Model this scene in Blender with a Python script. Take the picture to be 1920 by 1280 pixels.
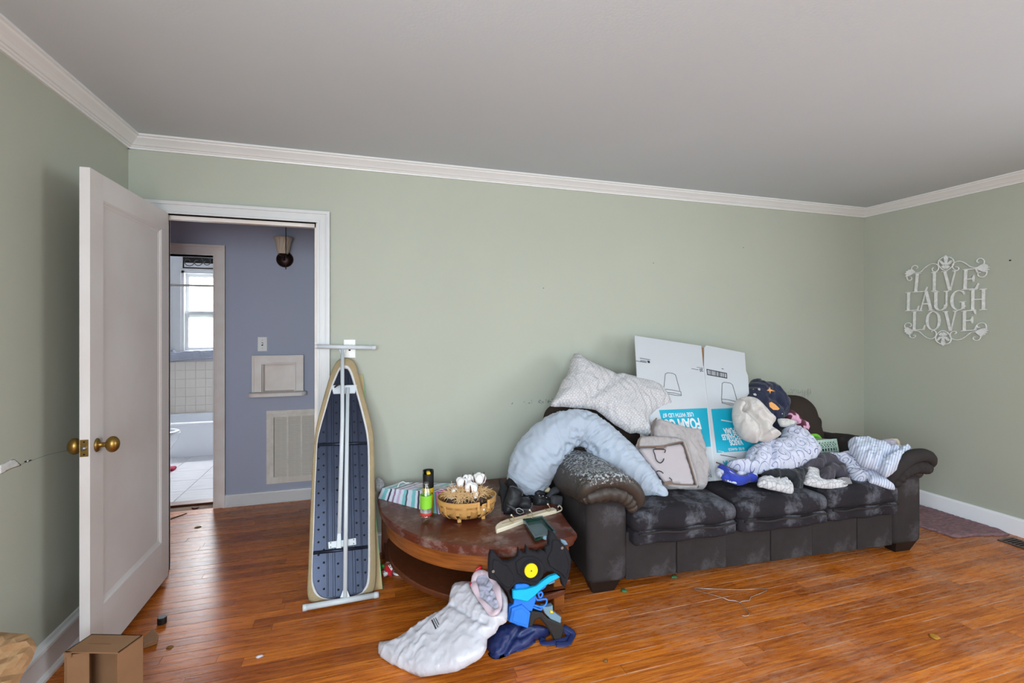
import bpy, bmesh, math, random
import numpy as np
from mathutils import Vector, Matrix, geometry

# ------------------------------------------------------------------ scene, camera, light
for o in list(bpy.data.objects):
    bpy.data.objects.remove(o, do_unlink=True)
SC = bpy.context.scene
COL = SC.collection
def lin(v):
    v = v / 255.0
    return v / 12.92 if v <= 0.04045 else ((v + 0.055) / 1.055) ** 2.4
def rgb(r, g, b): return (lin(r), lin(g), lin(b), 1.0)

F_PX, YAW, HZ, CAM_H = 892.67, 0.300058, 616.93, 1.412      # focal length in px of the 1920 frame, heading, horizon row, eye height
cam = bpy.data.cameras.new('camera')
cam.sensor_width = 36.0; cam.lens = F_PX / 1920 * 36; cam.shift_y = -(640 - HZ) / 1920
cam.clip_start = 0.05; cam.clip_end = 100
camo = bpy.data.objects.new('camera', cam); COL.objects.link(camo)
camo.location = (0, 0, CAM_H); camo.rotation_euler = (math.pi / 2, 0, -YAW)
SC.camera = camo

W = bpy.data.worlds.new('sky'); SC.world = W; W.use_nodes = True
nt = W.node_tree; nt.nodes.clear()
wo = nt.nodes.new('ShaderNodeOutputWorld'); bg = nt.nodes.new('ShaderNodeBackground')
wtc = nt.nodes.new('ShaderNodeTexCoord'); wsep = nt.nodes.new('ShaderNodeSeparateXYZ'); wr_ = nt.nodes.new('ShaderNodeValToRGB')
wr_.color_ramp.elements[0].position = 0.44; wr_.color_ramp.elements[0].color = (0.16, 0.17, 0.10, 1)
wr_.color_ramp.elements[1].position = 0.56; wr_.color_ramp.elements[1].color = (0.78, 0.88, 1.0, 1)
wma = nt.nodes.new('ShaderNodeMath'); wma.operation = 'MULTIPLY_ADD'; wma.inputs[1].default_value = .5; wma.inputs[2].default_value = .5
nt.links.new(wtc.outputs['Generated'], wsep.inputs[0]); nt.links.new(wsep.outputs['Z'], wma.inputs[0])
nt.links.new(wma.outputs[0], wr_.inputs['Fac']); nt.links.new(wr_.outputs['Color'], bg.inputs['Color'])
bg.inputs['Strength'].default_value = 2.2
nt.links.new(bg.outputs[0], wo.inputs['Surface'])

def area(name, loc, rot, sx, sy, power, col=(1, 1, 1), spread=180):
    l = bpy.data.lights.new(name, 'AREA'); l.shape = 'RECTANGLE'; l.size = sx; l.size_y = sy; l.energy = power; l.color = col
    l.spread = math.radians(spread)
    o = bpy.data.objects.new(name, l); COL.objects.link(o); o.location = loc; o.rotation_euler = rot; return o
# daylight entering by the windows, the left one made up (one lamp in each opening, as large as the opening)
R90 = math.pi / 2
area('daylight_front_a', (-0.35, -1.97, 1.45), (R90, 0, 0), 1.3, 1.55, 112, (0.79, 0.91, 1.0))
area('daylight_front_b', (2.25, -1.97, 1.45), (R90, 0, 0), 1.5, 1.55, 22, (0.79, 0.91, 1.0))
area('daylight_right', (4.34, -0.35, 1.45), (R90, 0, R90), 1.4, 1.55, 85, (0.86, 0.95, 1.0))
area('added_fill_left', (-1.32, -0.75, 1.45), (R90, 0, -R90), 1.4, 1.55, 128, (0.82, 0.93, 1.0))  # added lamp in a made-up window, lifts the right wall and evens the light
area('daylight_bath', (-1.70, 7.75, 2.75), (math.radians(40), 0, math.pi), 1.2, 1.0, 720, (0.90, 0.96, 1.0))
SC.view_settings.view_transform = 'Standard'; SC.view_settings.look = 'None'
SC.view_settings.gamma = 1.0; SC.view_settings.use_curve_mapping = False
SC.view_settings.exposure = -0.20
SC.cycles.use_denoising = True
SC.cycles.max_bounces = 10; SC.cycles.diffuse_bounces = 6; SC.cycles.transparent_max_bounces = 12
SC.cycles.sample_clamp_indirect = 6.0
SC.cycles.caustics_reflective = False; SC.cycles.caustics_refractive = False

# ------------------------------------------------------------------ measuring helpers: a pixel of the photograph to a point on a known surface
_s, _c = math.sin(YAW), math.cos(YAW)
def ray(px, py):
    t = (px - 960) / F_PX
    return Vector((_s + t * _c, _c - t * _s, (HZ - py) / F_PX))
EYE = Vector((0, 0, CAM_H))
def onX(px, py, x): v = ray(px, py); return EYE + v * (x / v.x)
def onY(px, py, y): v = ray(px, py); return EYE + v * (y / v.y)
def onZ(px, py, z): v = ray(px, py); return EYE + v * ((z - CAM_H) / v.z)
class Frame:                      # a plane in space with its own axes
    def __init__(s, o, n, up=(0, 0, 1)):
        s.o = Vector(o); s.n = Vector(n).normalized()
        s.u = Vector(up).cross(s.n)
        if s.u.length < 1e-5: s.u = Vector((1, 0, 0))
        s.u.normalize(); s.v = s.n.cross(s.u).normalized()
    def hit(s, px, py):
        d = ray(px, py); k = (s.o - EYE).dot(s.n) / d.dot(s.n)
        p = EYE + d * k - s.o
        return (p.dot(s.u), p.dot(s.v))
    def at(s, a, b, h=0.0): return s.o + s.u * a + s.v * b + s.n * h
def zm(pts, x0, y0, k): return [(x0 + a / k, y0 + b / k) for a, b in pts]

# ------------------------------------------------------------------ materials
MATS = {}
def M(name, col, rough=0.6, metal=0.0, var=0.0, vscale=8.0, bump=0.0, bscale=60.0, col2=None, stretch=(1, 1, 1), spec=0.5, trans=0.0, ior=1.45, coat=0.0, sheen=0.0, dust=None):
    m = bpy.data.materials.new(name); m.use_nodes = True; t = m.node_tree; b = t.nodes['Principled BSDF']
    b.inputs['Base Color'].default_value = col; b.inputs['Roughness'].default_value = rough; b.inputs['Metallic'].default_value = metal
    b.inputs['Specular IOR Level'].default_value = spec; b.inputs['IOR'].default_value = ior
    b.inputs['Transmission Weight'].default_value = trans; b.inputs['Coat Weight'].default_value = coat
    if sheen: b.inputs['Sheen Weight'].default_value = sheen
    tc = t.nodes.new('ShaderNodeTexCoord'); mp = t.nodes.new('ShaderNodeMapping'); mp.inputs['Scale'].default_value = stretch
    t.links.new(tc.outputs['Object'], mp.inputs[0])
    out = None
    if var > 0:
        n = t.nodes.new('ShaderNodeTexNoise'); n.inputs['Scale'].default_value = vscale; n.inputs['Detail'].default_value = 6
        t.links.new(mp.outputs[0], n.inputs['Vector'])
        r = t.nodes.new('ShaderNodeValToRGB'); r.color_ramp.elements[0].position = .3; r.color_ramp.elements[1].position = .7
        c2 = col2 or tuple(max(0, c * (1 - var)) for c in col[:3]) + (1,)
        r.color_ramp.elements[0].color = c2; r.color_ramp.elements[1].color = col
        t.links.new(n.outputs['Fac'], r.inputs['Fac']); t.links.new(r.outputs['Color'], b.inputs['Base Color']); out = r.outputs['Color']
    if dust:                     # (colour, noise scale, low, high, strength)
        n = t.nodes.new('ShaderNodeTexNoise'); n.inputs['Scale'].default_value = dust[1]; n.inputs['Detail'].default_value = 9; n.inputs['Roughness'].default_value = .68
        t.links.new(tc.outputs['Object'], n.inputs['Vector'])
        mr = t.nodes.new('ShaderNodeMapRange'); mr.inputs['From Min'].default_value = dust[2]; mr.inputs['From Max'].default_value = dust[3]; mr.inputs['To Max'].default_value = dust[4]
        t.links.new(n.outputs['Fac'], mr.inputs['Value'])
        mx = t.nodes.new('ShaderNodeMix'); mx.data_type = 'RGBA'
        t.links.new(mr.outputs[0], mx.inputs['Factor']); mx.inputs['B'].default_value = dust[0]
        if out: t.links.new(out, mx.inputs['A'])
        else: mx.inputs['A'].default_value = col
        t.links.new(mx.outputs['Result'], b.inputs['Base Color'])
    if bump > 0:
        n = t.nodes.new('ShaderNodeTexNoise'); n.inputs['Scale'].default_value = bscale; n.inputs['Detail'].default_value = 5
        t.links.new(mp.outputs[0], n.inputs['Vector'])
        bp = t.nodes.new('ShaderNodeBump'); bp.inputs['Strength'].default_value = bump; bp.inputs['Distance'].default_value = .01
        t.links.new(n.outputs['Fac'], bp.inputs['Height']); t.links.new(bp.outputs[0], b.inputs['Normal'])
    MATS[name] = m
    return m
def nodes_of(m): return m.node_tree, m.node_tree.nodes['Principled BSDF']

# ------------------------------------------------------------------ mesh building
ROOT = {}                         # object -> world matrix
def build(name, verts, faces, mat, parent=None, smooth=False, uvs=None, kind=None, mats=None, midx=None):
    v = np.array([tuple(p) for p in verts], dtype=float)
    lo, hi = v.min(0), v.max(0)
    org = Vector(((lo[0] + hi[0]) / 2, (lo[1] + hi[1]) / 2, lo[2]))
    pm = ROOT[parent] if parent is not None else Matrix.Identity(4)
    rot = pm.to_3x3().to_4x4()
    wm = Matrix.Translation(org) @ rot
    inv = np.array(wm.inverted())
    lv = v @ inv[:3, :3].T + inv[:3, 3]
    me = bpy.data.meshes.new(name)
    me.from_pydata([tuple(p) for p in lv], [], faces)
    if uvs is not None:
        ul = me.uv_layers.new(name='UVMap')
        for lp in me.loops: ul.data[lp.index].uv = uvs[lp.vertex_index]
    me.materials.append(mat)
    for mm in mats or []: me.materials.append(mm)
    if midx is not None:
        for p, i in zip(me.polygons, midx): p.material_index = i
    if smooth:
        for p in me.polygons: p.use_smooth = True
    me.update()
    o = bpy.data.objects.new(name, me); COL.objects.link(o)
    if parent is not None:
        o.parent = parent; o.matrix_local = pm.inverted() @ wm
    else: o.matrix_world = wm
    ROOT[o] = wm
    if kind: o['kind'] = kind
    return o
def empty(name, loc, rz=0.0):
    o = bpy.data.objects.new(name, None); COL.objects.link(o)
    o.location = loc; o.rotation_euler = (0, 0, rz); o.empty_display_size = .05
    ROOT[o] = Matrix.Translation(Vector(loc)) @ Matrix.Rotation(rz, 4, 'Z')
    return o
def tag(o, label=None, cat=None, group=None, kind=None):
    if label: o['label'] = label
    if cat: o['category'] = cat
    if group: o['group'] = group
    if kind: o['kind'] = kind
    return o

class MB:
    """collects shapes and links them as one mesh object"""
    def __init__(s): s.v = []; s.f = []; s.mi = []; s.cur = 0
    def add(s, v, f):
        b = len(s.v); s.v += [Vector(p) for p in v]; s.f += [tuple(i + b for i in q) for q in f]; s.mi += [s.cur] * len(f); return s
    def box(s, lo, hi, m=None):
        x0, y0, z0 = lo; x1, y1, z1 = hi
        v = [Vector(p) for p in ((x0, y0, z0), (x1, y0, z0), (x1, y1, z0), (x0, y1, z0), (x0, y0, z1), (x1, y0, z1), (x1, y1, z1), (x0, y1, z1))]
        if m is not None: v = [m @ p for p in v]
        return s.add(v, [(0, 3, 2, 1), (4, 5, 6, 7), (0, 1, 5, 4), (1, 2, 6, 5), (2, 3, 7, 6), (3, 0, 4, 7)])
    def rbox(s, lo, hi, r, m=None, seg=3, mid=1, fn=None):
        lo, hi = np.array(lo, float), np.array(hi, float)
        c = (lo + hi) / 2; h = (hi - lo) / 2; r = min(r, h.min() * .999)
        ax = []
        for k in range(3):
            a = [-h[k] + r * (1 - math.cos(math.pi / 2 * i / seg)) if False else -h[k] + r * i / seg for i in range(seg + 1)]
            b = [(-h[k] + r) + (2 * (h[k] - r)) * i / (mid + 1) for i in range(1, mid + 1)]
            ax.append(a + b + [-q for q in reversed(a)])
        idx = {}; vs = []; fs = []
        def vid(i, j, k):
            key = (i, j, k)
            if key not in idx:
                p = np.array([ax[0][i], ax[1][j], ax[2][k]])
                q = np.clip(p, -h + r, h - r); d = p - q; n = np.linalg.norm(d)
                if n > 1e-9: p = q + d / n * r
                if fn is not None: p = np.array(fn(p, h))
                P = Vector(p + c)
                idx[key] = len(vs); vs.append(m @ P if m is not None else P)
            return idx[key]
        N = [len(a) for a in ax]
        for i in range(N[0] - 1):
            for j in range(N[1] - 1):
                fs.append((vid(i, j, 0), vid(i, j + 1, 0), vid(i + 1, j + 1, 0), vid(i + 1, j, 0)))
                K = N[2] - 1; fs.append((vid(i, j, K), vid(i + 1, j, K), vid(i + 1, j + 1, K), vid(i, j + 1, K)))
        for i in range(N[0] - 1):
            for k in range(N[2] - 1):
                fs.append((vid(i, 0, k), vid(i + 1, 0, k), vid(i + 1, 0, k + 1), vid(i, 0, k + 1)))
                J = N[1] - 1; fs.append((vid(i, J, k), vid(i, J, k + 1), vid(i + 1, J, k + 1), vid(i + 1, J, k)))
        for j in range(N[1] - 1):
            for k in range(N[2] - 1):
                fs.append((vid(0, j, k), vid(0, j, k + 1), vid(0, j + 1, k + 1), vid(0, j + 1, k)))
                I = N[0] - 1; fs.append((vid(I, j, k), vid(I, j + 1, k), vid(I, j + 1, k + 1), vid(I, j, k + 1)))
        return s.add(vs, fs)
    def sweep(s, path, rad, n=10, closed=False, cap=True, flat=None, round_ends=False, fn=None):
        """tube along a path; rad a number or list; flat=(normal vector, ratio) squashes it along that normal"""
        P = [Vector(p) for p in path]; L = len(P)
        R = [rad] * L if isinstance(rad, (int, float)) else list(rad)
        if round_ends and not closed:
            t0 = (P[0] - P[1]).normalized(); t1 = (P[-1] - P[-2]).normalized()
            pre = [(P[0] + t0 * R[0] * math.sin(a), R[0] * max(math.cos(a), .05)) for a in (1.5, 1.15, .8, .4)]
            post = [(P[-1] + t1 * R[-1] * math.sin(a), R[-1] * max(math.cos(a), .05)) for a in (.4, .8, 1.15, 1.5)]
            P = [p for p, _ in pre] + P + [p for p, _ in post]; R = [r for _, r in pre] + R + [r for _, r in post]; L = len(P)
        T = []
        for i in range(L):
            a = P[(i - 1) % L] if (closed or i > 0) else P[i]; b = P[(i + 1) % L] if (closed or i < L - 1) else P[i]
            d = b - a; T.append(d.normalized() if d.length > 1e-9 else (T[-1] if T else Vector((0, 0, 1))))
        if flat is not None: nn = Vector(flat[0]).normalized()
        else: nn = Vector((0, 0, 1)) if abs(T[0].z) < .9 else Vector((1, 0, 0))
        nn = (nn - T[0] * nn.dot(T[0])).normalized()
        vs = []
        for i in range(L):
            if flat is not None: nn = Vector(flat[0])
            nn = nn - T[i] * nn.dot(T[i])
            nn = nn.normalized() if nn.length > 1e-6 else T[i].orthogonal().normalized()
            bb = T[i].cross(nn)
            q = flat[1] if flat is not None else 1.0
            for k in range(n):
                a = 2 * math.pi * k / n
                p = P[i] + (nn * math.cos(a) * q + bb * math.sin(a)) * R[i]
                if fn is not None: p = fn(p, i / (L - 1), a, P[i])
                vs.append(p)
        fs = []
        for i in range(L if closed else L - 1):
            j = (i + 1) % L
            for k in range(n):
                fs.append((i * n + k, i * n + (k + 1) % n, j * n + (k + 1) % n, j * n + k))
        if cap and not closed:
            fs.append(tuple(reversed(range(n)))); fs.append(tuple((L - 1) * n + k for k in range(n)))
        return s.add(vs, fs)
    def lathe(s, prof, n=24, m=None, cap=True):
        vs = []; fs = []
        for r, z in prof:
            for k in range(n):
                a = 2 * math.pi * k / n; p = Vector((r * math.cos(a), r * math.sin(a), z)); vs.append(m @ p if m is not None else p)
        L = len(prof)
        for i in range(L - 1):
            for k in range(n): fs.append((i * n + k, i * n + (k + 1) % n, (i + 1) * n + (k + 1) % n, (i + 1) * n + k))
        if cap:
            if prof[0][0] > 1e-6: fs.append(tuple(reversed(range(n))))
            if prof[-1][0] > 1e-6: fs.append(tuple((L - 1) * n + k for k in range(n)))
        return s.add(vs, fs)
    def prism(s, pts, fr, h0, h1, bevel=0.0):
        """outline in the plane of a Frame, raised from h0 to h1 along its normal"""
        pts = list(pts)
        ar = sum(pts[i - 1][0] * pts[i][1] - pts[i][0] * pts[i - 1][1] for i in range(len(pts)))
        if ar < 0: pts.reverse()
        tri = geometry.tessellate_polygon([[Vector((a, b, 0)) for a, b in pts]])
        n = len(pts)
        rings = [(pts, h0), (pts, h1)]
        if bevel:
            ins = offset(pts, -bevel); rings = [(pts, h0), (pts, h1 - bevel), (ins, h1)]
        vs = []; fs = []
        for r, h in rings: vs += [fr.at(a, b, h) for a, b in r]
        for i in range(len(rings) - 1):
            for k in range(n): fs.append((i * n + k, i * n + (k + 1) % n, (i + 1) * n + (k + 1) % n, (i + 1) * n + k))
        K = (len(rings) - 1) * n
        for a, b, c in tri:
            A, B, C = pts[a], pts[b], pts[c]
            if (B[0] - A[0]) * (C[1] - A[1]) - (B[1] - A[1]) * (C[0] - A[0]) < 0: b, c = c, b
            fs.append((a + K, b + K, c + K)); fs.append((c, b, a))
        return s.add(vs, fs)
    def build(s, name, mat, parent=None, smooth=False, kind=None, mats=None):
        return build(name, s.v, s.f, mat, parent, smooth, None, kind, mats, s.mi if mats else None)
def offset(pts, d):
    n = len(pts); out = []
    for i in range(n):
        p0, p1, p2 = (np.array(pts[(i + k) % n], float) for k in (-1, 0, 1))
        a = p1 - p0; b = p2 - p1
        a /= max(np.linalg.norm(a), 1e-9); b /= max(np.linalg.norm(b), 1e-9)
        na = np.array([a[1], -a[0]]); nb = np.array([b[1], -b[0]]); m = na + nb; k = max(m @ m, .6)
        out.append(tuple(p1 + m * 2 * d / k))
    return out
def cat(pts, k=4, closed=True):
    """smooth curve through points"""
    P = [np.array(tuple(p), float) for p in pts]; n = len(P); out = []
    rng = range(n) if closed else range(n - 1)
    for i in rng:
        if closed: p0, p1, p2, p3 = P[i - 1], P[i], P[(i + 1) % n], P[(i + 2) % n]
        else: p0, p1, p2, p3 = P[max(i - 1, 0)], P[i], P[i + 1], P[min(i + 2, n - 1)]
        for j in range(k):
            t = j / k
            out.append(tuple(.5 * ((2 * p1) + (-p0 + p2) * t + (2 * p0 - 5 * p1 + 4 * p2 - p3) * t * t + (-p0 + 3 * p1 - 3 * p2 + p3) * t ** 3)))
    if not closed: out.append(tuple(P[-1]))
    return out
def seg_dist(p, a, b):
    d = b - a; L = max(float(d @ d), 1e-12)
    t = np.clip(((p - a) @ d) / L, 0, 1); return np.linalg.norm(p - a - t[:, None] * d, axis=1)
def poly_dist(p, line, closed=True):
    L = [np.array(q, float) for q in line]; n = len(L); r = np.full(len(p), 1e9)
    for i in range(n if closed else n - 1): r = np.minimum(r, seg_dist(p, L[i], L[(i + 1) % n]))
    return r
def wrinkle(seed, amp, freq, ang=0.0, spread=.5, n=3):
    freq = freq * 1.8 if freq < 80 else freq
    rg = random.Random(seed); comp = [(ang + rg.uniform(-spread, spread), freq * rg.uniform(.55, 1.7), rg.uniform(0, 6.3), rg.uniform(.6, 1.4), rg.uniform(0, 6.3)) for _ in range(n)]
    def f(p):
        h = np.zeros(len(p))
        for a, fr, ph, w, ph2 in comp:
            s = p[:, 0] * math.cos(a) + p[:, 1] * math.sin(a); q = -p[:, 0] * math.sin(a) + p[:, 1] * math.cos(a)
            s = s + .018 * np.sin(q * fr * .6 + ph2) * 6 / max(freq / 30, 1) * .5
            h += w * (1 - np.abs(np.sin(s * fr * .5 + ph + .8 * np.sin(q * fr * .13 + ph2)))) ** 1.8 * (0.65 + .35 * np.sin(q * fr * .15 + ph2 * 2))
        return amp * h / n ** .75
    return f
def puff(name, outline, fr, tf, tb, mat, parent=None, R=.05, res=.02, wr=(), creases=(), smooth_k=4, base=None, bw=.35, warp=None, smooth=True, kind=None, prof=.5):
    """soft closed body: outline in a Frame, swelling tf in front and tb behind, with wrinkles"""
    ol = cat(outline, smooth_k) if smooth_k > 1 else list(outline)
    P = np.array(ol); seg = np.linalg.norm(np.roll(P, -1, 0) - P, axis=1)
    pts = []
    for i in range(len(P)):
        m = max(1, int(round(seg[i] / res)))
        for j in range(m): pts.append(tuple(P[i] + (P[(i + 1) % len(P)] - P[i]) * j / m))
    # drop near duplicates
    bd = [pts[0]]
    for q in pts[1:]:
        if math.dist(q, bd[-1]) > res * .35: bd.append(q)
    if math.dist(bd[0], bd[-1]) < res * .35: bd.pop()
    lo, hi = np.array(bd).min(0), np.array(bd).max(0)
    gx = np.arange(lo[0], hi[0], res); gy = np.arange(lo[1], hi[1], res * .866)
    G = np.array([(x + (res / 2 if k % 2 else 0), y) for k, y in enumerate(gy) for x in gx])
    B = np.array(bd); ins = np.zeros(len(G), bool); j = len(B) - 1
    for i in range(len(B)):
        c = ((B[i, 1] > G[:, 1]) != (B[j, 1] > G[:, 1])) & (G[:, 0] < (B[j, 0] - B[i, 0]) * (G[:, 1] - B[i, 1]) / (B[j, 1] - B[i, 1] + 1e-15) + B[i, 0])
        ins ^= c; j = i
    G = G[ins]; G = G[poly_dist(G, bd) > res * .5] if len(G) else G
    allp = [Vector(q) for q in bd] + [Vector(q) for q in G]
    r = geometry.delaunay_2d_cdt(allp, [], [list(range(len(bd)))], 1, 1e-7)
    V = np.array([tuple(q) for q in r[0]]); T = [tuple(t) for t in r[2] if len(t) == 3]
    d = poly_dist(V, bd); k = np.clip(d / R, 0, 1); pf = (1 - (1 - k) ** 2) ** prof
    zf = tf * pf; zb = -tb * pf
    edge = np.clip(d / (R * bw), 0, 1)
    for w in wr: zf = zf + w(V) * edge
    for line, depth, wid in creases:
        zf = zf - depth * np.exp(-(poly_dist(V, line, False) / wid) ** 2) * edge
    if base is not None:
        bz = base(V); zf = zf + bz; zb = zb + bz
    else: bz = np.zeros(len(V))
    n = len(V); bmask = d < res * .01
    vs = [fr.at(V[i, 0], V[i, 1], zf[i] if not bmask[i] else bz[i]) for i in range(n)]
    mp = {}; uv = [tuple(q) for q in V]
    for i in range(n):
        if bmask[i]: mp[i] = i
        else: mp[i] = len(vs); vs.append(fr.at(V[i, 0], V[i, 1], min(zb[i], zf[i] - .001))); uv.append(tuple(V[i]))
    fs = []
    for a, b, c in T:
        A, Bq, Cq = V[a], V[b], V[c]
        if (Bq[0] - A[0]) * (Cq[1] - A[1]) - (Bq[1] - A[1]) * (Cq[0] - A[0]) < 0: b, c = c, b
        fs.append((a, b, c)); fs.append((mp[c], mp[b], mp[a]))
    if warp is not None: vs = [warp(p) for p in vs]
    return build(name, vs, fs, mat, parent, smooth, uv, kind)
def text_part(name, s, fr, a, b, cap_h, mat, parent, flip=False, bold=0.0, sx=1.0, depth=.0006, width=None):
    """lettering as thin relief; a,b the start of the baseline in the Frame; flip turns it upside down"""
    cu = bpy.data.curves.new('t', 'FONT'); cu.body = s; cu.size = 1.0; cu.offset = bold; cu.extrude = 0.0; cu.resolution_u = 3
    ob = bpy.data.objects.new('t', cu); COL.objects.link(ob)
    dg = bpy.context.evaluated_depsgraph_get(); me = bpy.data.meshes.new_from_object(ob.evaluated_get(dg))
    vv = [tuple(v.co) for v in me.vertices]; ff = [tuple(p.vertices) for p in me.polygons]
    bpy.data.objects.remove(ob, do_unlink=True); bpy.data.curves.remove(cu); bpy.data.meshes.remove(me)
    if not vv: return None
    xs = [v[0] for v in vv]; ys = [v[1] for v in vv]
    k = cap_h / .69; kx = k * sx if width is None else width / (max(xs) - min(xs)); g = -1 if flip else 1
    return build(name, [fr.at(a + g * (v[0] - min(xs)) * kx, b + g * v[1] * k, depth) for v in vv], ff, mat, parent)
def stroke(mb, pts, fr, w, h0=0.0, h1=.0006):
    """a flat drawn line in a Frame"""
    for (a0, b0), (a1, b1) in zip(pts[:-1], pts[1:]):
        d = Vector((a1 - a0, b1 - b0)); L = d.length
        if L < 1e-6: continue
        d /= L; n = Vector((-d.y, d.x)) * w / 2; e = d * w * .4
        mb.prism([(a0 - e.x + n.x, b0 - e.y + n.y), (a0 - e.x - n.x, b0 - e.y - n.y), (a1 + e.x - n.x, b1 + e.y - n.y), (a1 + e.x + n.x, b1 + e.y + n.y)], fr, h0, h1)
# ------------------------------------------------------------------ the room: materials
SAGE = M('sage_wall_paint', rgb(176, 180, 167), .55, var=.05, vscale=1.3, bump=.05, bscale=180, spec=.35)
CEIL = M('ceiling_paint', rgb(196, 205, 212), .8, var=.05, vscale=.9, bump=.06, bscale=90, spec=.2)
TRIM = M('white_trim_paint', rgb(222, 222, 222), .35, var=.03, vscale=6)
TRIM2 = M('worn_white_trim_paint', rgb(238, 232, 227), .4, var=.06, vscale=7, col2=rgb(226, 214, 205))
DOORW = M('door_paint', rgb(216, 213, 213), .42, var=.07, vscale=2.2, col2=rgb(204, 197, 194))
BLUEW = M('hall_blue_paint', rgb(172, 177, 196), .55, var=.05, vscale=1.5)
BATHW = M('bathroom_white_paint', rgb(225, 226, 230), .5, var=.03)
BRASS = M('aged_brass', rgb(150, 118, 60), .32, .9, var=.25, vscale=30)
STEEL = M('dull_steel', rgb(150, 150, 150), .35, .9)
DARK = M('dark_hollow', rgb(18, 16, 15), .9)
CREAMT = M('cream_wall_tile', rgb(232, 222, 210), .18, var=.05, vscale=5)
GROUT = M('tile_grout', rgb(226, 206, 190), .9)
FTILE = M('pale_floor_tile', rgb(226, 223, 224), .25, var=.08, vscale=9, col2=rgb(205, 203, 206), stretch=(.4, 3, 1))
FGROUT = M('floor_grout', rgb(128, 122, 118), .9)
PORC = M('porcelain', rgb(238, 240, 244), .12)
PLASTW = M('white_plate_plastic', rgb(236, 235, 232), .35)

def plank_material(edges=True):
    m = M('oak_plank', rgb(160, 84, 34), .33, spec=.45); t, b = nodes_of(m); N = t.nodes; L = t.links
    geo = N.new('ShaderNodeNewGeometry'); oi = N.new('ShaderNodeObjectInfo')
    ad = N.new('ShaderNodeVectorMath'); ad.operation = 'MULTIPLY_ADD'
    cmb = N.new('ShaderNodeCombineXYZ'); L.new(oi.outputs['Random'], cmb.inputs[0]); L.new(oi.outputs['Random'], cmb.inputs[2]); L.new(oi.outputs['Random'], cmb.inputs[1])
    L.new(cmb.outputs[0], ad.inputs[0]); ad.inputs[1].default_value = (41, 0, 57); L.new(geo.outputs['Position'], ad.inputs[2])
    mp = N.new('ShaderNodeMapping'); mp.inputs['Scale'].default_value = (1.6, 26, 1); L.new(ad.outputs[0], mp.inputs[0])
    g = N.new('ShaderNodeTexNoise'); g.inputs['Scale'].default_value = 3.2; g.inputs['Detail'].default_value = 7; g.inputs['Distortion'].default_value = .9
    L.new(mp.outputs[0], g.inputs['Vector'])
    rmp = N.new('ShaderNodeValToRGB'); e = rmp.color_ramp.elements
    e[0].position = .28; e[0].color = rgb(136, 68, 20); e[1].position = .72; e[1].color = rgb(212, 130, 46)
    e2 = rmp.color_ramp.elements.new(.5); e2.color = rgb(186, 102, 34)
    L.new(g.outputs['Fac'], rmp.inputs['Fac'])
    # plank to plank tone
    pr = N.new('ShaderNodeValToRGB'); pr.color_ramp.elements[0].color = (.62, .52, .46, 1); pr.color_ramp.elements[1].color = (1.16, 1.12, 1.0, 1)
    q = pr.color_ramp.elements.new(.45); q.color = (.98, .94, .9, 1)
    L.new(oi.outputs['Random'], pr.inputs['Fac'])
    mul = N.new('ShaderNodeMix'); mul.data_type = 'RGBA'; mul.blend_type = 'MULTIPLY'; mul.inputs['Factor'].default_value = 1
    L.new(rmp.outputs[0], mul.inputs['A']); L.new(pr.outputs[0], mul.inputs['B'])
    # worn, dusty patches, mostly in front of the sofa
    n1 = N.new('ShaderNodeTexNoise'); n1.inputs['Scale'].default_value = 2.3; n1.inputs['Detail'].default_value = 3; L.new(geo.outputs['Position'], n1.inputs['Vector'])
    mp2 = N.new('ShaderNodeMapping'); mp2.inputs['Scale'].default_value = (.45, 1.7, 1); L.new(geo.outputs['Position'], mp2.inputs[0])
    n2 = N.new('ShaderNodeTexNoise'); n2.inputs['Scale'].default_value = 34; n2.inputs['Detail'].default_value = 8; n2.inputs['Roughness'].default_value = .75; L.new(mp2.outputs[0], n2.inputs['Vector'])
    sx = N.new('ShaderNodeSeparateXYZ'); L.new(geo.outputs['Position'], sx.inputs[0])
    mr = N.new('ShaderNodeMapRange'); mr.inputs['From Min'].default_value = .2; mr.inputs['From Max'].default_value = 2.0; mr.inputs['To Min'].default_value = .03; mr.inputs['To Max'].default_value = .16; L.new(sx.outputs['X'], mr.inputs['Value'])
    a1 = N.new('ShaderNodeMath'); a1.operation = 'MULTIPLY'; L.new(n1.outputs['Fac'], a1.inputs[0]); L.new(n2.outputs['Fac'], a1.inputs[1])
    a2 = N.new('ShaderNodeMath'); a2.operation = 'ADD'; L.new(a1.outputs[0], a2.inputs[0]); L.new(mr.outputs[0], a2.inputs[1])
    m3 = N.new('ShaderNodeMapRange'); m3.inputs['From Min'].default_value = .37; m3.inputs['From Max'].default_value = .62; m3.inputs['To Max'].default_value = .55; L.new(a2.outputs[0], m3.inputs['Value'])
    mx = N.new('ShaderNodeMix'); mx.data_type = 'RGBA'; L.new(m3.outputs[0], mx.inputs['Factor']); L.new(mul.outputs['Result'], mx.inputs['A']); mx.inputs['B'].default_value = rgb(196, 160, 138)
    tcn = N.new('ShaderNodeTexCoord'); so_ = N.new('ShaderNodeSeparateXYZ'); L.new(tcn.outputs['Object'], so_.inputs[0])
    def mth(op, a, b_=None):
        q_ = N.new('ShaderNodeMath'); q_.operation = op
        for i, v in enumerate((a, b_)):
            if v is None: continue
            if isinstance(v, (int, float)): q_.inputs[i].default_value = v
            else: L.new(v, q_.inputs[i])
        return q_.outputs[0]
    ed = mth('ABSOLUTE', mth('SUBTRACT', so_.outputs['Y'], .5))
    n4 = N.new('ShaderNodeTexNoise'); n4.inputs['Scale'].default_value = 9; n4.inputs['Detail'].default_value = 6; L.new(mp2.outputs[0], n4.inputs['Vector'])
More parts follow.
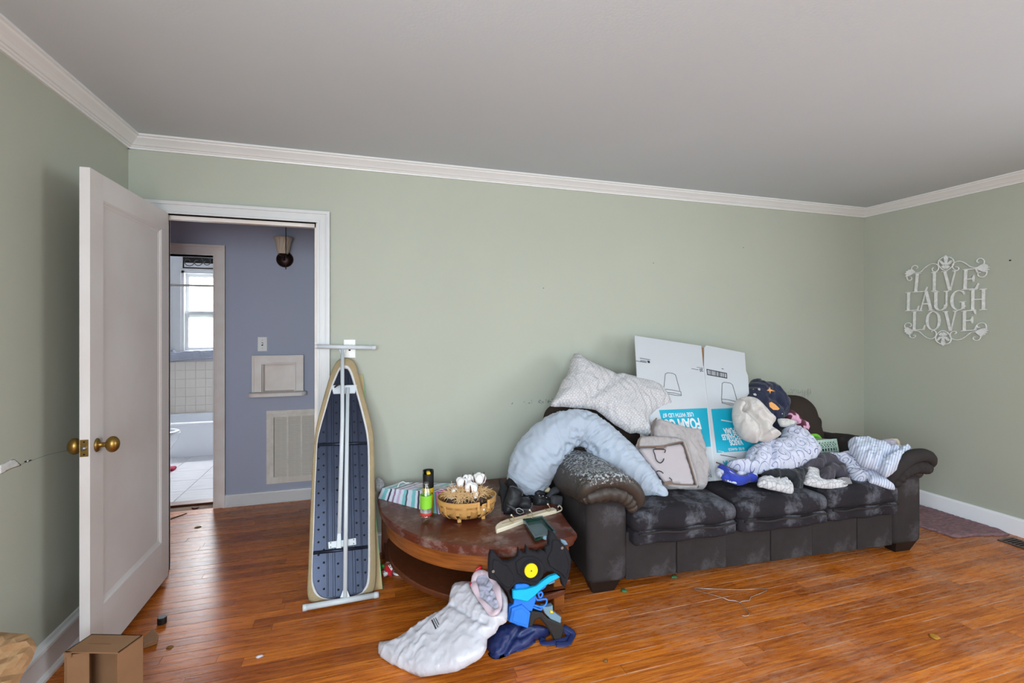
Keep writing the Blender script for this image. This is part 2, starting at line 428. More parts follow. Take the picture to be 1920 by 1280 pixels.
    edm = N.new('ShaderNodeMapRange'); edm.inputs['From Min'].default_value = .455; edm.inputs['From Max'].default_value = .49; L.new(ed, edm.inputs['Value'])
    nm_ = N.new('ShaderNodeMapRange'); nm_.inputs['From Min'].default_value = .46; nm_.inputs['From Max'].default_value = .60; nm_.inputs['To Max'].default_value = .55; L.new(n4.outputs['Fac'], nm_.inputs['Value'])
    seam = mth('MULTIPLY', edm.outputs[0], nm_.outputs[0])
    px_ = N.new('ShaderNodeMapRange'); px_.inputs['From Min'].default_value = .1; px_.inputs['From Max'].default_value = 1.1; L.new(sx.outputs['X'], px_.inputs['Value'])
    sc_ = N.new('ShaderNodeMix'); sc_.data_type = 'RGBA'; L.new(px_.outputs[0], sc_.inputs['Factor']); sc_.inputs['A'].default_value = rgb(84, 44, 22); sc_.inputs['B'].default_value = rgb(214, 178, 152)
    mxs = N.new('ShaderNodeMix'); mxs.data_type = 'RGBA'; L.new(seam, mxs.inputs['Factor']); L.new(mx.outputs['Result'], mxs.inputs['A']); L.new(sc_.outputs['Result'], mxs.inputs['B'])
    L.new((mxs if edges else mx).outputs['Result'], b.inputs['Base Color'])
    rr = N.new('ShaderNodeMapRange'); rr.inputs['To Min'].default_value = .17; rr.inputs['To Max'].default_value = .40; L.new(n2.outputs['Fac'], rr.inputs['Value']); L.new(rr.outputs[0], b.inputs['Roughness'])
    bp = N.new('ShaderNodeBump'); bp.inputs['Strength'].default_value = .22; bp.inputs['Distance'].default_value = .004; L.new(g.outputs['Fac'], bp.inputs['Height']); L.new(bp.outputs[0], b.inputs['Normal'])
    return m
PLANK = plank_material(); PLANK_FAR = plank_material(False)
GAPM = M('dusty_floor_gap', rgb(150, 120, 96), .9, var=.75, vscale=3.5, col2=rgb(62, 34, 18))

# ------------------------------------------------------------------ room shell
XL, XR, YB, YF, HC = -1.248, 4.27, 3.14, -1.9, 2.475
YH0, YH1 = 3.26, 4.29                       # hall behind the doorway
def wall(name, mat, boxes, label):
    mb = MB()
    for lo, hi in boxes: mb.box(lo, hi)
    return tag(mb.build(name, mat, kind='structure'), label)
DX0, DX1, DZ = -1.100, -0.285, 2.065
wb = wall('wall_back', SAGE, [((XL - .12, YB, 0), (DX0, YH0, HC)), ((DX1, YB, 0), (XR + .12, YH0, HC)), ((DX0, YB, DZ), (DX1, YH0, HC))], 'sage green back wall with the doorway to the hall')
wl = wall('wall_left', SAGE, [((XL - .12, -.05, 0), (XL, YB, HC)), ((XL - .12, YF - .12, 0), (XL, -1.45, HC)), ((XL - .12, -1.45, 0), (XL, -.05, .675)), ((XL - .12, -1.45, 2.225), (XL, -.05, HC))], 'sage green wall behind the open door')
wr = wall('wall_right', SAGE, [((XR, .35, 0), (XR + .12, YB, HC)), ((XR, YF - .12, 0), (XR + .12, -1.05, HC)), ((XR, -1.05, 0), (XR + .12, .35, .675)), ((XR, -1.05, 2.225), (XR + .12, .35, HC))], 'sage green right wall carrying the lettered sign')
wf = wall('wall_front', SAGE, [((XL, YF - .12, 0), (-1.0, YF, HC)), ((.3, YF - .12, 0), (1.5, YF, HC)), ((3.0, YF - .12, 0), (XR, YF, HC)),
     ((-1.0, YF - .12, 0), (.3, YF, .675)), ((1.5, YF - .12, 0), (3.0, YF, .675)), ((-1.0, YF - .12, 2.225), (.3, YF, HC)), ((1.5, YF - .12, 2.225), (3.0, YF, HC))], 'sage green front wall with two windows behind the viewer')
tag(MB().box((XL - .12, YF - .12, HC), (XR + .12, YH0, HC + .1)).build('ceiling', CEIL, kind='structure'), 'pale grey plaster ceiling')

def casement(name, lo, hi, axis, label):
    """a sash window in an opening; axis 'y' for front/back walls, 'x' for the right wall"""
    w = empty(name, ((lo[0] + hi[0]) / 2, (lo[1] + hi[1]) / 2, lo[2])); tag(w, label, kind='structure')
    def b(mb, a0, a1, z0, z1, t=0):
        if axis == 'y': mb.box((a0, lo[1] + t, z0), (a1, hi[1] - t, z1))
        else: mb.box((lo[0] + t, a0, z0), (hi[0] - t, a1, z1))
    A0, A1 = (lo[0], hi[0]) if axis == 'y' else (lo[1], hi[1])
    m = MB(); b(m, A0, A0 + .05, lo[2], hi[2]); b(m, A1 - .05, A1, lo[2], hi[2]); b(m, A0 + .05, A1 - .05, lo[2], lo[2] + .05); b(m, A0 + .05, A1 - .05, hi[2] - .05, hi[2]); m.build('window_frame', TRIM, w)
    zc = (lo[2] + hi[2]) / 2; m = MB(); b(m, A0 + .05, A1 - .05, zc - .025, zc + .025); m.build('meeting_rail', TRIM, w)
    return w
GLASS = bpy.data.materials.new('clear_window_glass'); GLASS.use_nodes = True
_t = GLASS.node_tree; _t.nodes.clear(); _o = _t.nodes.new('ShaderNodeOutputMaterial'); _mx = _t.nodes.new('ShaderNodeMixShader'); _tr = _t.nodes.new('ShaderNodeBsdfTransparent'); _gl = _t.nodes.new('ShaderNodeBsdfGlossy')
_gl.inputs['Roughness'].default_value = .03; _mx.inputs[0].default_value = .06
_t.links.new(_tr.outputs[0], _mx.inputs[1]); _t.links.new(_gl.outputs[0], _mx.inputs[2]); _t.links.new(_mx.outputs[0], _o.inputs[0])
for nm, lo, hi, ax, lb in (('window_1', (-1.0, -2.02, .675), (.3, -1.985, 2.225), 'y', 'white sash window behind the viewer on the left'),
                           ('window_2', (1.5, -2.02, .675), (3.0, -1.985, 2.225), 'y', 'white sash window behind the viewer on the right'),
                           ('window_3', (4.355, -1.05, .675), (4.39, .35, 2.225), 'x', 'white sash window in the right wall nearest the viewer'),
                           ('window_added', (-1.368, -1.45, .675), (-1.335, -.05, 2.225), 'x', 'made-up white sash window in the left wall, added for the fill light')):  # made-up window, houses the added lamp on the left
    w = casement(nm, lo, hi, ax, lb)
    c = .01
    if ax == 'y': MB().box((lo[0] + .05, lo[1] + c, lo[2] + .05), (hi[0] - .05, lo[1] + c + .004, hi[2] - .05)).build('pane', GLASS, w)
    else: MB().box((hi[0] - c - .004, lo[1] + .05, lo[2] + .05), (hi[0] - c, hi[1] - .05, hi[2] - .05)).build('pane', GLASS, w)

# crown moulding: cove with fillets, one run per wall
prof = [(0, 0), (.078, 0), (.078, -.010), (.070, -.013), (.066, -.020), (.052, -.030), (.040, -.040), (.031, -.050), (.024, -.052), (.020, -.058), (.014, -.059), (.012, -.068), (0, -.068)]
def run(name, p0, p1, inward, prof, mat, z, label, kind='structure', parent=None):
    p0, p1, iw = Vector(p0), Vector(p1), Vector(inward); mb = MB(); n = len(prof)
    vs = [p + iw * a + Vector((0, 0, z + b)) for p in (p0, p1) for a, b in prof]
    fs = [(k, (k + 1) % n, n + (k + 1) % n, n + k) for k in range(n)] + [tuple(range(n)), tuple(range(2 * n - 1, n - 1, -1))]
    mb.add(vs, fs); o = mb.build(name, mat, parent, kind=kind if parent is None else None); bm = bmesh.new(); bm.from_mesh(o.data); bmesh.ops.recalc_face_normals(bm, faces=bm.faces); bm.to_mesh(o.data); bm.free()
    return tag(o, label) if label else o
run('trim_1', (XL, YB, 0), (XR, YB, 0), (0, -1, 0), prof, TRIM, HC, 'white crown moulding along the back wall')
run('trim_2', (XL, YF, 0), (XL, 1.72, 0), (1, 0, 0), [(a * 1.12, b * 1.1) for a, b in prof], TRIM, HC, 'nearer length of white crown moulding on the left wall')
run('trim_3', (XL, 1.72, 0), (XL, YB, 0), (1, 0, 0), prof, TRIM, HC, 'farther length of white crown moulding on the left wall')
run('trim_4', (XR, YF, 0), (XR, YB, 0), (-1, 0, 0), prof, TRIM, HC, 'white crown moulding along the right wall')
run('trim_5', (XL, YF, 0), (XR, YF, 0), (0, 1, 0), prof, TRIM, HC, 'white crown moulding along the front wall')
base = [(0, 0), (.016, 0), (.016, .108), (.012, .118), (0, .122)]
baseL = [(0, 0), (.030, 0), (.030, .012), (.022, .024), (.017, .026), (.017, .112), (.024, .118), (.022, .128), (.012, .134), (.008, .144), (0, .146)]
run('baseboard_right', (XR, YF, 0), (XR, YB, 0), (-1, 0, 0), base, M('window_lit_baseboard', rgb(240, 241, 246), .35), 0, 'plain white baseboard along the right wall')  # lighter copy of the trim paint, with window light put into its colour
run('baseboard_left', (XL, YF, 0), (XL, YB, 0), (1, 0, 0), baseL, TRIM, 0, 'white baseboard with shoe moulding along the left wall')
run('baseboard_back', (-.207, YB, 0), (XR, YB, 0), (0, -1, 0), base, TRIM, 0, 'plain white baseboard along the back wall')
run('baseboard_front', (XL, YF, 0), (XR, YF, 0), (0, 1, 0), base, TRIM, 0, 'plain white baseboard along the front wall')

# floor: strip oak planks laid along the back wall
fl = MB().box((XL - .12, YF - .12, -.06), (XR + .12, YH0, -.002)).box((-2.4, YH0, -.06), (1.0, YH1 + .12, -.002)).build('floor', GAPM, kind='structure'); tag(fl, 'worn orange oak strip floor with dusty gaps')
unit = bpy.data.meshes.new('plank')

unit.from_pydata([(x, y, z) for z in (0, 1) for y in (0, 1) for x in (0, 1)], [], [(0, 2, 3, 1), (4, 5, 7, 6), (0, 1, 5, 4), (1, 3, 7, 5), (3, 2, 6, 7), (2, 0, 4, 6)])
unit.materials.append(PLANK)
rng = random.Random(5); PW = .057; npl = 0; rest = MB()
y = YH1 - PW
while y > YF - .06:
    hall = y > YB - .02
    x0, x1 = ((-2.0, .3) if hall else (XL, XR)); x = x0 - rng.uniform(0, .9); y0 = y
    while x < x1:
        L_ = rng.uniform(.7, 1.9); a, b2 = max(x, x0), min(x + L_, x1); x += L_
        if b2 - a < .05: continue
        dz = rng.uniform(-.0006, .0006); g = .0009
        if y > .88 and npl < 300:
            o = bpy.data.objects.new('plank', unit); COL.objects.link(o); o.parent = fl
            o.matrix_local = ROOT[fl].inverted() @ Matrix.Translation((a + g, y0 + g, -.02)) @ Matrix.Diagonal((b2 - a - 2 * g, PW - 2 * g, .02 + dz, 1)); npl += 1
        else: rest.box((a + g, y0 + g, -.02), (b2 - g, y0 + PW - g, dz))
    y -= PW
rest.build('plank_rows', PLANK_FAR, fl, kind='stuff')

# ------------------------------------------------------------------ doorway: jamb, stop and casing
tr = empty('trim_6', ((DX0 + DX1) / 2, YB, 0)); tag(tr, 'white moulded door casing around the hall doorway', kind='structure')
def casing(mb, x0, x1, z1, w, y, s):       # s = -1 faces the room, +1 faces away; three stepped layers
    for a, b, t in ((0, w, .014), (0, .010, .019), (w - .018, w, .024), (.013, .02, .017)):
        ylo, yhi = (y - t, y + t * .1) if s < 0 else (y - t * .1, y + t)
        mb.box((x1 + a, ylo, 0), (x1 + b, yhi, z1 + b)); mb.box((x0 - b, ylo, 0), (x0 - a, yhi, z1 + b)); mb.box((x0 - a, ylo, z1 + a), (x1 + a, yhi, z1 + b))
mb = MB(); casing(mb, DX0 + .004, DX1 + .010, DZ - .003, .07, YB, -1); mb.build('casing', M('casing_paint', rgb(206, 207, 208), .35, var=.03, vscale=6), tr)
mb = MB(); mb.box((DX0 - .02, YB - .004, 0), (DX0, YH0 + .002, DZ)).box((DX1, YB - .004, 0), (DX1 + .02, YH0 + .002, DZ)).box((DX0 - .02, YB - .004, DZ), (DX1 + .02, YH0 + .002, DZ + .02)); mb.build('jamb', TRIM2, tr)
mb = MB(); mb.box((DX0, YB + .045, 0), (DX0 + .012, YB + .085, DZ)).box((DX1 - .012, YB + .045, 0), (DX1, YB + .085, DZ)).box((DX0, YB + .045, DZ - .022), (DX1, YB + .085, DZ)); mb.build('door_stop', TRIM2, tr)
mb = MB(); casing(mb, DX0 + .004, DX1 + .010, DZ - .003, .07, YH0, 1); mb.build('hall_casing', TRIM, tr)
mb = MB(); mb.box((DX1 - .001, YB + .012, .92), (DX1 + .0, YB + .04, 1.0)); mb.build('strike_plate', BRASS, tr)

# ------------------------------------------------------------------ the open door
d0 = empty('door_1', (-1.0725, 2.74, .03)); tag(d0, 'white one-panel interior door standing open against the left wall', kind='structure')
fx, bx_ = -1.055, -1.09; ya, yb2, za, zb = 2.33, 3.128, .03, 2.062
pa, pb, pz0, pz1 = 2.432, 3.036, .25, 1.955
mb = MB(); mb.box((bx_, ya, za), (fx, pa, zb)); mb.build('stile', DOORW, d0)
mb = MB(); mb.box((bx_, pb, za), (fx, yb2, zb)); mb.build('stile', DOORW, d0)
mb = MB(); mb.box((bx_, pa, pz1), (fx, pb, zb)); mb.build('rail', DOORW, d0)
mb = MB(); mb.box((bx_, pa, za), (fx, pb, pz0)); mb.build('rail', DOORW, d0)
mb = MB(); mb.box((bx_ + .010, pa, pz0), (fx - .011, pb, pz1)); mb.build('panel', DOORW, d0)
mb = MB(); w = .024
P_in = [(pa + w, pz0 + w), (pb - w, pz0 + w), (pb - w, pz1 - w), (pa + w, pz1 - w)]; P_out = [(pa, pz0), (pb, pz0), (pb, pz1), (pa, pz1)]
for sx_, xs in ((1, fx), (-1, bx_)):
    steps = [(0.0, xs - .001 * sx_), (.35, xs - .004 * sx_), (.4, xs - .006 * sx_), (.9, xs - .0095 * sx_), (1.0, xs - .0105 * sx_)]
    vs = []; fs = []
    for k, xx in steps: vs += [(xx, a0 + (a1 - a0) * k, b0 + (b1 - b0) * k) for (a0, b0), (a1, b1) in zip(P_out, P_in)]
    for i in range(len(steps) - 1):
        for k in range(4): q = (i * 4 + k, i * 4 + (k + 1) % 4, i * 4 + 4 + (k + 1) % 4, i * 4 + 4 + k); fs.append(q if sx_ > 0 else tuple(reversed(q)))
    mb.add(vs, fs)
mb.build('moulding', DOORW, d0)
zk, yk = .935, onX(181, 840, fx).y
for sgn, xs in ((1, fx), (-1, bx_)):
    mb = MB(); T = Matrix.Translation((xs, yk, zk)) @ Matrix.Rotation(sgn * R90, 4, 'Y')
    prof_r = [(.0, 0.0), (.024, 0), (.026, .003), (.022, .008), (.012, .010), (.009, .014), (.009, .030), (.012, .034)]
    mb.lathe([(r * 1.0, z) for r, z in prof_r], 20, T @ Matrix.Diagonal((1.12, .85, 1, 1)))
    k = mb.build('knob_rose', BRASS, d0, smooth=True)
    mb = MB(); ball = [(math.sin(a) * .028 + .0001, (.058 if sgn > 0 else .040) - math.cos(a) * .026) for a in [i * math.pi / 12 for i in range(13)]]
    mb.lathe(ball, 20, T @ Matrix.Diagonal((1.2, .85, .95, 1))); mb.build('knob', BRASS, d0, smooth=True)
lp = MB().box((-1.088, ya - .0015, zk - .034), (-1.060, ya + .001, zk + .034)).build('latch_plate', BRASS, d0)
mb = MB(); mb.sweep([(-1.074, ya, zk), (-1.074, ya - .009, zk)], .0085, 12); mb.build('latch_bolt', STEEL, lp, smooth=True)
for q in (-.025, .025): MB().sweep([(-1.074, ya - .001, zk + q), (-1.074, ya - .0022, zk + q)], .0035, 8).build('screw', DARK, lp)

# ------------------------------------------------------------------ hall beyond the doorway
BX0, BX1, BZ = -1.95, -1.139, 1.992         # bathroom doorway in the hall's far wall
wall('wall_hall_far', BLUEW, [((BX1, YH1, 0), (-.793, YH1 + .12, HC)), ((-.552, YH1, 0), (1.0, YH1 + .12, HC)), ((-.793, YH1, 0), (-.552, YH1 + .12, .890)), ((-.793, YH1, 1.130), (-.552, YH1 + .12, HC)), ((-.793, YH1 + .10, .890), (-.552, YH1 + .12, 1.130)), ((-2.4, YH1, 0), (BX0, YH1 + .12, HC)), ((BX0, YH1, BZ), (BX1, YH1 + .12, HC))], 'blue grey hall wall seen through the doorway')
wall('wall_hall_left', BLUEW, [((-2.5, YH0, 0), (-2.4, YH1, HC))], 'blue grey end wall of the hall on the left')
wall('wall_hall_right', BLUEW, [((.9, YH0, 0), (1.0, YH1, HC))], 'blue grey end wall of the hall on the right')
wall('wall_hall_near', BLUEW, [((DX1 + .09, YH0, 0), (.9, YH0 + .01, HC)), ((-2.4, YH0, 0), (DX0 - .09, YH0 + .01, HC)), ((DX0 - .09, YH0, DZ + .09), (DX1 + .09, YH0 + .01, HC))], 'blue grey hall side of the doorway wall')
wall('ceiling_hall', CEIL, [((-2.5, YH0, HC), (1.0, YH1 + .12, HC + .1))], 'plain hall ceiling above the doorway')
run('baseboard_hall', (-1.057, YH1, 0), (.9, YH1, 0), (0, -1, 0), [(0, 0), (.022, 0), (.022, .010), (.016, .014), (.016, .085), (.014, .095), (0, .098)], TRIM, 0, 'white baseboard under the hall return grille')
tb = empty('trim_7', (-1.5, YH1, 0)); tag(tb, 'white moulded casing around the bathroom doorway', kind='structure')
mb = MB(); casing(mb, BX0, BX1, BZ, .082, YH1, -1); mb.build('casing', TRIM2, tb)
mb = MB(); mb.box((BX0 - .02, YH1 - .003, 0), (BX0, YH1 + .13, BZ)).box((BX1, YH1 - .003, 0), (BX1 + .015, YH1 + .13, BZ)).box((BX0, YH1 - .003, BZ), (BX1, YH1 + .13, BZ + .015)); mb.build('jamb', TRIM2, tb)
th = MB(); th.rbox((BX0, 4.40, -.004), (BX1, 4.50, .014), .006); tag(th.build('threshold', M('threshold_wood', rgb(128, 70, 38), .4, var=.3, vscale=20, stretch=(1, 8, 1)), kind='structure'), 'varnished wooden threshold of the bathroom doorway')

# light switch in the hall
def switch(name, c, n, label):
    fr = Frame(c, n); s_ = empty(name, c); tag(s_, label, 'light switch')
    w_, h_ = .035, .058
    MB().prism([(-w_, -h_), (w_, -h_), (w_, h_), (-w_, h_)], fr, 0, .006, .003).build('switch_plate', PLASTW, s_)
    return s_, fr
s_, fr = switch('light_switch', (-.793, YH1, 1.291), (0, -1, 0), 'white light switch on the blue hall wall')
tg = MB().prism([(-.006, -.013), (.006, -.013), (.006, .013), (-.006, .013)], fr, .006, .0065).build('toggle_slot', DARK, s_)
MB().prism([(-.0045, -.004), (.0045, -.004), (.0045, .009), (-.0045, .009)], fr, .0065, .017).build('toggle', PLASTW, tg)
for q in (-.033, .033): MB().prism([(.003 * math.cos(a), q + .003 * math.sin(a)) for a in [i * math.pi / 4 for i in range(8)]], fr, .006, .0072).build('screw', STEEL, s_)
s_, fr = switch('light_switch', (-.090, YB, 1.290), (0, -1, 0), 'white switch plate on the sage wall behind the ironing board')
for q in (-.033, .033): MB().prism([(.003 * math.cos(a), q + .003 * math.sin(a)) for a in [i * math.pi / 4 for i in range(8)]], fr, .006, .0072).build('screw', STEEL, s_)
tg = MB().prism([(-.006, -.013), (.006, -.013), (.006, .013), (-.006, .013)], fr, .006, .0065).build('toggle_slot', DARK, s_)
MB().prism([(-.0045, -.004), (.0045, -.004), (.0045, .009), (-.0045, .009)], fr, .0065, .017).build('toggle', PLASTW, tg)

# telephone niche
nx0, nx1, nz0, nz1 = -.863, -.482, .885, 1.200
ni = empty('telephone_niche', ((nx0 + nx1) / 2, YH1, nz0)); tag(ni, 'white framed telephone niche with a small rounded shelf in the hall', 'wall niche')
mb = MB(); W_ = .07
for a, b, t in ((0, W_, .022), (W_ - .014, W_, .036), (0, .010, .034)):
    i0, i1, iz = nx0 + W_, nx1 - W_, nz1 - W_
    mb.box((i0 - b, YH1 - t, nz0 + .02), (i0 - a, YH1, iz + b)); mb.box((i1 + a, YH1 - t, nz0 + .02), (i1 + b, YH1, iz + b)); mb.box((i0 - a, YH1 - t, iz + a), (i1 + a, YH1, iz + b))
mb.build('niche_frame', TRIM2, ni)
i0, i1, iz, t_ = nx0 + W_, nx1 - W_, nz1 - W_, .006
MB().box((i0, YH1 + .070, nz0 + .012), (i1, YH1 + .076, iz)).build('back_panel', TRIM2, ni)
mb = MB(); mb.box((i0, YH1 - .012, nz0 + .012), (i0 + t_, YH1 + .070, iz)).box((i1 - t_, YH1 - .012, nz0 + .012), (i1, YH1 + .070, iz)).box((i0 + t_, YH1 - .012, iz - t_), (i1 - t_, YH1 + .070, iz)); mb.build('niche_lining', TRIM2, ni)
MB().box((i0 + t_, YH1 - .002, nz0 + .0125), (i1 - t_, YH1 + .070, nz0 + .019)).build('niche_floor', TRIM2, ni)
fr = Frame((0, YH1, nz0 - .012), (0, 0, 1), up=(0, 1, 0))
frs = Frame((0, 0, nz0 - .012), (0, 0, 1)); frs.u = Vector((1, 0, 0)); frs.v = Vector((0, 1, 0))
c0, c1 = nx0 - .025, nx1 + .025
mb = MB(); mb.prism([(c0, YH1), (c0, YH1 - .035)] + [(c0 + .05 - .05 * math.cos(a), YH1 - .045 - .05 * math.sin(a)) for a in (.3, .8, 1.2, 1.57)] + [(c1 - .05 + .05 * math.sin(a), YH1 - .045 - .05 * math.cos(a)) for a in (0, .4, .8, 1.27)] + [(c1, YH1 - .035), (c1, YH1)], frs, 0, .03, .006); mb.build('shelf', TRIM2, ni)

# return air grille
gx0, gx1, gz0, gz1 = -.762, -.238, .153, .748
GR = M('grille_enamel', rgb(234, 229, 221), .4, var=.06, vscale=12, col2=rgb(214, 204, 190))
ga = empty('return_air_grille', ((gx0 + gx1) / 2, YH1, gz0)); tag(ga, 'off-white return air grille low on the blue hall wall', 'vent grille')
mb = MB()
mb.box((gx0, YH1 - .010, gz0), (gx0 + .028, YH1, gz1)).box((gx1 - .028, YH1 - .010, gz0), (gx1, YH1, gz1)).box((gx0 + .028, YH1 - .010, gz0), (gx1 - .028, YH1, gz0 + .028)).box((gx0 + .028, YH1 - .010, gz1 - .028), (gx1 - .028, YH1, gz1)); mb.build('outer_frame', GR, ga)
i0, i1, j0, j1 = gx0 + .028, gx1 - .028, gz0 + .028, gz1 - .028
mb = MB(); mb.box((i0, YH1 - .014, j0), (i0 + .026, YH1 - .002, j1)).box((i1 - .026, YH1 - .014, j0), (i1, YH1 - .002, j1)).box((i0 + .026, YH1 - .014, j0), (i1 - .026, YH1 - .002, j0 + .026)).box((i0 + .026, YH1 - .014, j1 - .026), (i1 - .026, YH1 - .002, j1)); mb.build('door_frame', GR, ga)
a0, a1, b0, b1 = i0 + .026, i1 - .026, j0 + .026, j1 - .026
MB().box((a0, YH1 - .003, b0), (a1, YH1 - .001, b1)).build('filter', M('dusty_filter', rgb(120, 112, 104), .9), ga)
nc = 4; cw = (a1 - a0) / nc
for k in range(1, nc): MB().box((a0 + k * cw - .006, YH1 - .014, b0), (a0 + k * cw + .006, YH1 - .004, b1)).build('mullion', GR, ga)
sl = None; nsl = 34
for k in range(nc):
    for i in range(nsl):
        z_ = b0 + (i + .5) * (b1 - b0) / nsl
        if sl is None:
            mb = MB(); x_a, x_b = a0 + .004, a0 + cw - .004
            mb.add([(x_a, YH1 - .013, z_ - .006), (x_b, YH1 - .013, z_ - .006), (x_b, YH1 - .004, z_ + .004), (x_a, YH1 - .004, z_ + .004), (x_a, YH1 - .013, z_ - .003), (x_b, YH1 - .013, z_ - .003), (x_b, YH1 - .004, z_ + .007), (x_a, YH1 - .004, z_ + .007)],
                   [(0, 3, 2, 1), (4, 5, 6, 7), (0, 1, 5, 4), (1, 2, 6, 5), (2, 3, 7, 6), (3, 0, 4, 7)]); sl = mb.build('louver', GR, ga); sl0 = ROOT[ga].inverted() @ ROOT[sl]; zb0 = z_
        else:
            o = sl.copy(); COL.objects.link(o); o.parent = ga; o.matrix_local = Matrix.Translation((k * cw, 0, z_ - zb0)) @ sl0

# wall sconce
BRONZE = M('dark_bronze', rgb(52, 34, 28), .35, .6)
SHADE = M('ribbed_frosted_shade', rgb(214, 196, 174), .4, trans=.0, var=.15, vscale=10, bump=.4, bscale=18, stretch=(3, 3, .3))
sc_ = empty('wall_sconce', (-.627, YH1 - .03, 1.93)); tag(sc_, 'bronze wall sconce with an upturned ribbed glass shade', 'wall lamp')
T = Matrix.Translation((-.627, YH1, 1.985)) @ Matrix.Rotation(R90, 4, 'X')
mb = MB(); mb.lathe([(0, .03), (.02, .03), (.045, .022), (.060, .012), (.066, 0)], 28, T); mb.build('backplate', BRONZE, sc_, smooth=True)
mb = MB(); mb.sweep([(-.627, YH1 - .02, 1.98), (-.627, YH1 - .06, 1.975), (-.627, YH1 - .085, 1.99), (-.627, YH1 - .085, 2.03)], .010, 10); mb.lathe([(.004, 1.995), (.022, 2.0), (.032, 2.015), (.034, 2.035)], 20, Matrix.Translation((-.627, YH1 - .085, 0))); mb.build('arm', BRONZE, sc_, smooth=True)
mb = MB(); n = 72; vs = []; fs = []; pr_ = [(.036, 2.018), (.044, 2.04), (.050, 2.07), (.055, 2.10), (.064, 2.13), (.074, 2.148), (.070, 2.148), (.060, 2.13), (.050, 2.10), (.040, 2.04)]
for i, (r, z) in enumerate(pr_):
    for k in range(n):
        a = 2 * math.pi * k / n + i * .09; rr = r + .0022 * math.cos(k * math.pi / 2) * (1 if i < 6 else 0)
        vs.append((-.627 + rr * math.cos(a), YH1 - .085 + rr * math.sin(a), z))
for i in range(len(pr_) - 1):
    for k in range(n): fs.append((i * n + k, i * n + (k + 1) % n, (i + 1) * n + (k + 1) % n, (i + 1) * n + k))
mb.add(vs, fs); mb.build('lamp_shade', SHADE, sc_, smooth=True)
pc = onY(536, 505, 4.05)
mb = MB(); mb.sweep([(pc.x, 4.05, HC), (pc.x, 4.05, pc.z + .10)], .003, 8)
z_ = pc.z + .10
mb.sweep([(pc.x, 4.05, z_), (pc.x, 4.05, pc.z + .03)], .0018, 6); mb.lathe([(.0001, pc.z), (.004, pc.z + .002), (.0045, pc.z + .02), (.002, pc.z + .034)], 10, Matrix.Translation((pc.x, 4.05, 0)))
tag(mb.build('pull_cord', BRONZE), 'dark pull cord hanging from the hall ceiling before the sconce', 'pull cord')

# ------------------------------------------------------------------ bathroom beyond the hall
YT, YW = 6.059, 6.809
X0b, X1b = -2.9, -.9
bf = MB().box((X0b, 4.41, -.06), (X1b, YW, -.003)).build('floor_bathroom', FGROUT, kind='structure'); tag(bf, 'pale square tile floor of the bathroom')
ts = .335; tu = None
for i in range(-1, 7):
    for j in range(0, 6):
        xa = -2.9 + i * ts + .07; yv = 4.475 + j * ts
        lo_ = (max(xa, X0b) + .0025, yv + .0025, -.003); hi_ = (min(xa + ts, X1b) - .0025, min(yv + ts, YT + .02) - .0025, .004)
        if hi_[0] - lo_[0] < .03 or hi_[1] - lo_[1] < .03: continue
        MB().box(lo_, hi_).build('tile', FTILE, bf)
wx0, wx1, wz0, wz1 = -2.16, -1.22, 1.13, 2.135
wbk = wall('wall_bathroom_far', BATHW, [((X0b, YW, 0), (wx0, YW + .12, HC)), ((wx1, YW, 0), (X1b, YW + .12, HC)), ((wx0, YW, 0), (wx1, YW + .12, wz0)), ((wx0, YW, wz1), (wx1, YW + .12, HC))], 'white far bathroom wall with tile above the tub')
wall('wall_bathroom_left', BATHW, [((X0b - .1, 4.41, 0), (X0b, YW + .12, HC))], 'white left bathroom wall')
wall('wall_bathroom_right', BATHW, [((X1b, 4.41, 0), (X1b + .1, YW + .12, HC))], 'white right bathroom wall')
wall('wall_bathroom_near', BATHW, [((X0b, 4.41, 0), (BX0 - .01, 4.42, HC)), ((BX1 + .02, 4.41, 0), (X1b, 4.42, HC)), ((BX0 - .01, 4.41, BZ + .02), (BX1 + .02, 4.42, HC))], 'white bathroom side of the hall wall')
wall('ceiling_bathroom', BATHW, [((X0b - .1, 4.41, HC), (X1b + .1, YW + .12, HC + .1))], 'white bathroom ceiling')
gr_ = MB().box((X0b, YW - .004, .36), (X1b, YW, 1.015)).build('grout_bed', GROUT, wbk)
tt = .1085
for i in range(0, 18):
    for j in range(6):
        xa = X0b + i * tt + .03; za_ = .364 + j * tt
        mb = MB(); mb.rbox((xa + .001, YW - .008, za_ + .001), (xa + tt - .001, YW - .002, za_ + tt - .001), .002, seg=1, mid=0); mb.build('wall_tile', CREAMT, wbk)
mb = MB(); mb.box((X0b, YW - .012, .345), (X1b, YW - .003, .362)); mb.build('caulk_line', M('mouldy_caulk', rgb(96, 82, 68), .9, var=.7, vscale=26, col2=rgb(40, 34, 30)), wbk)
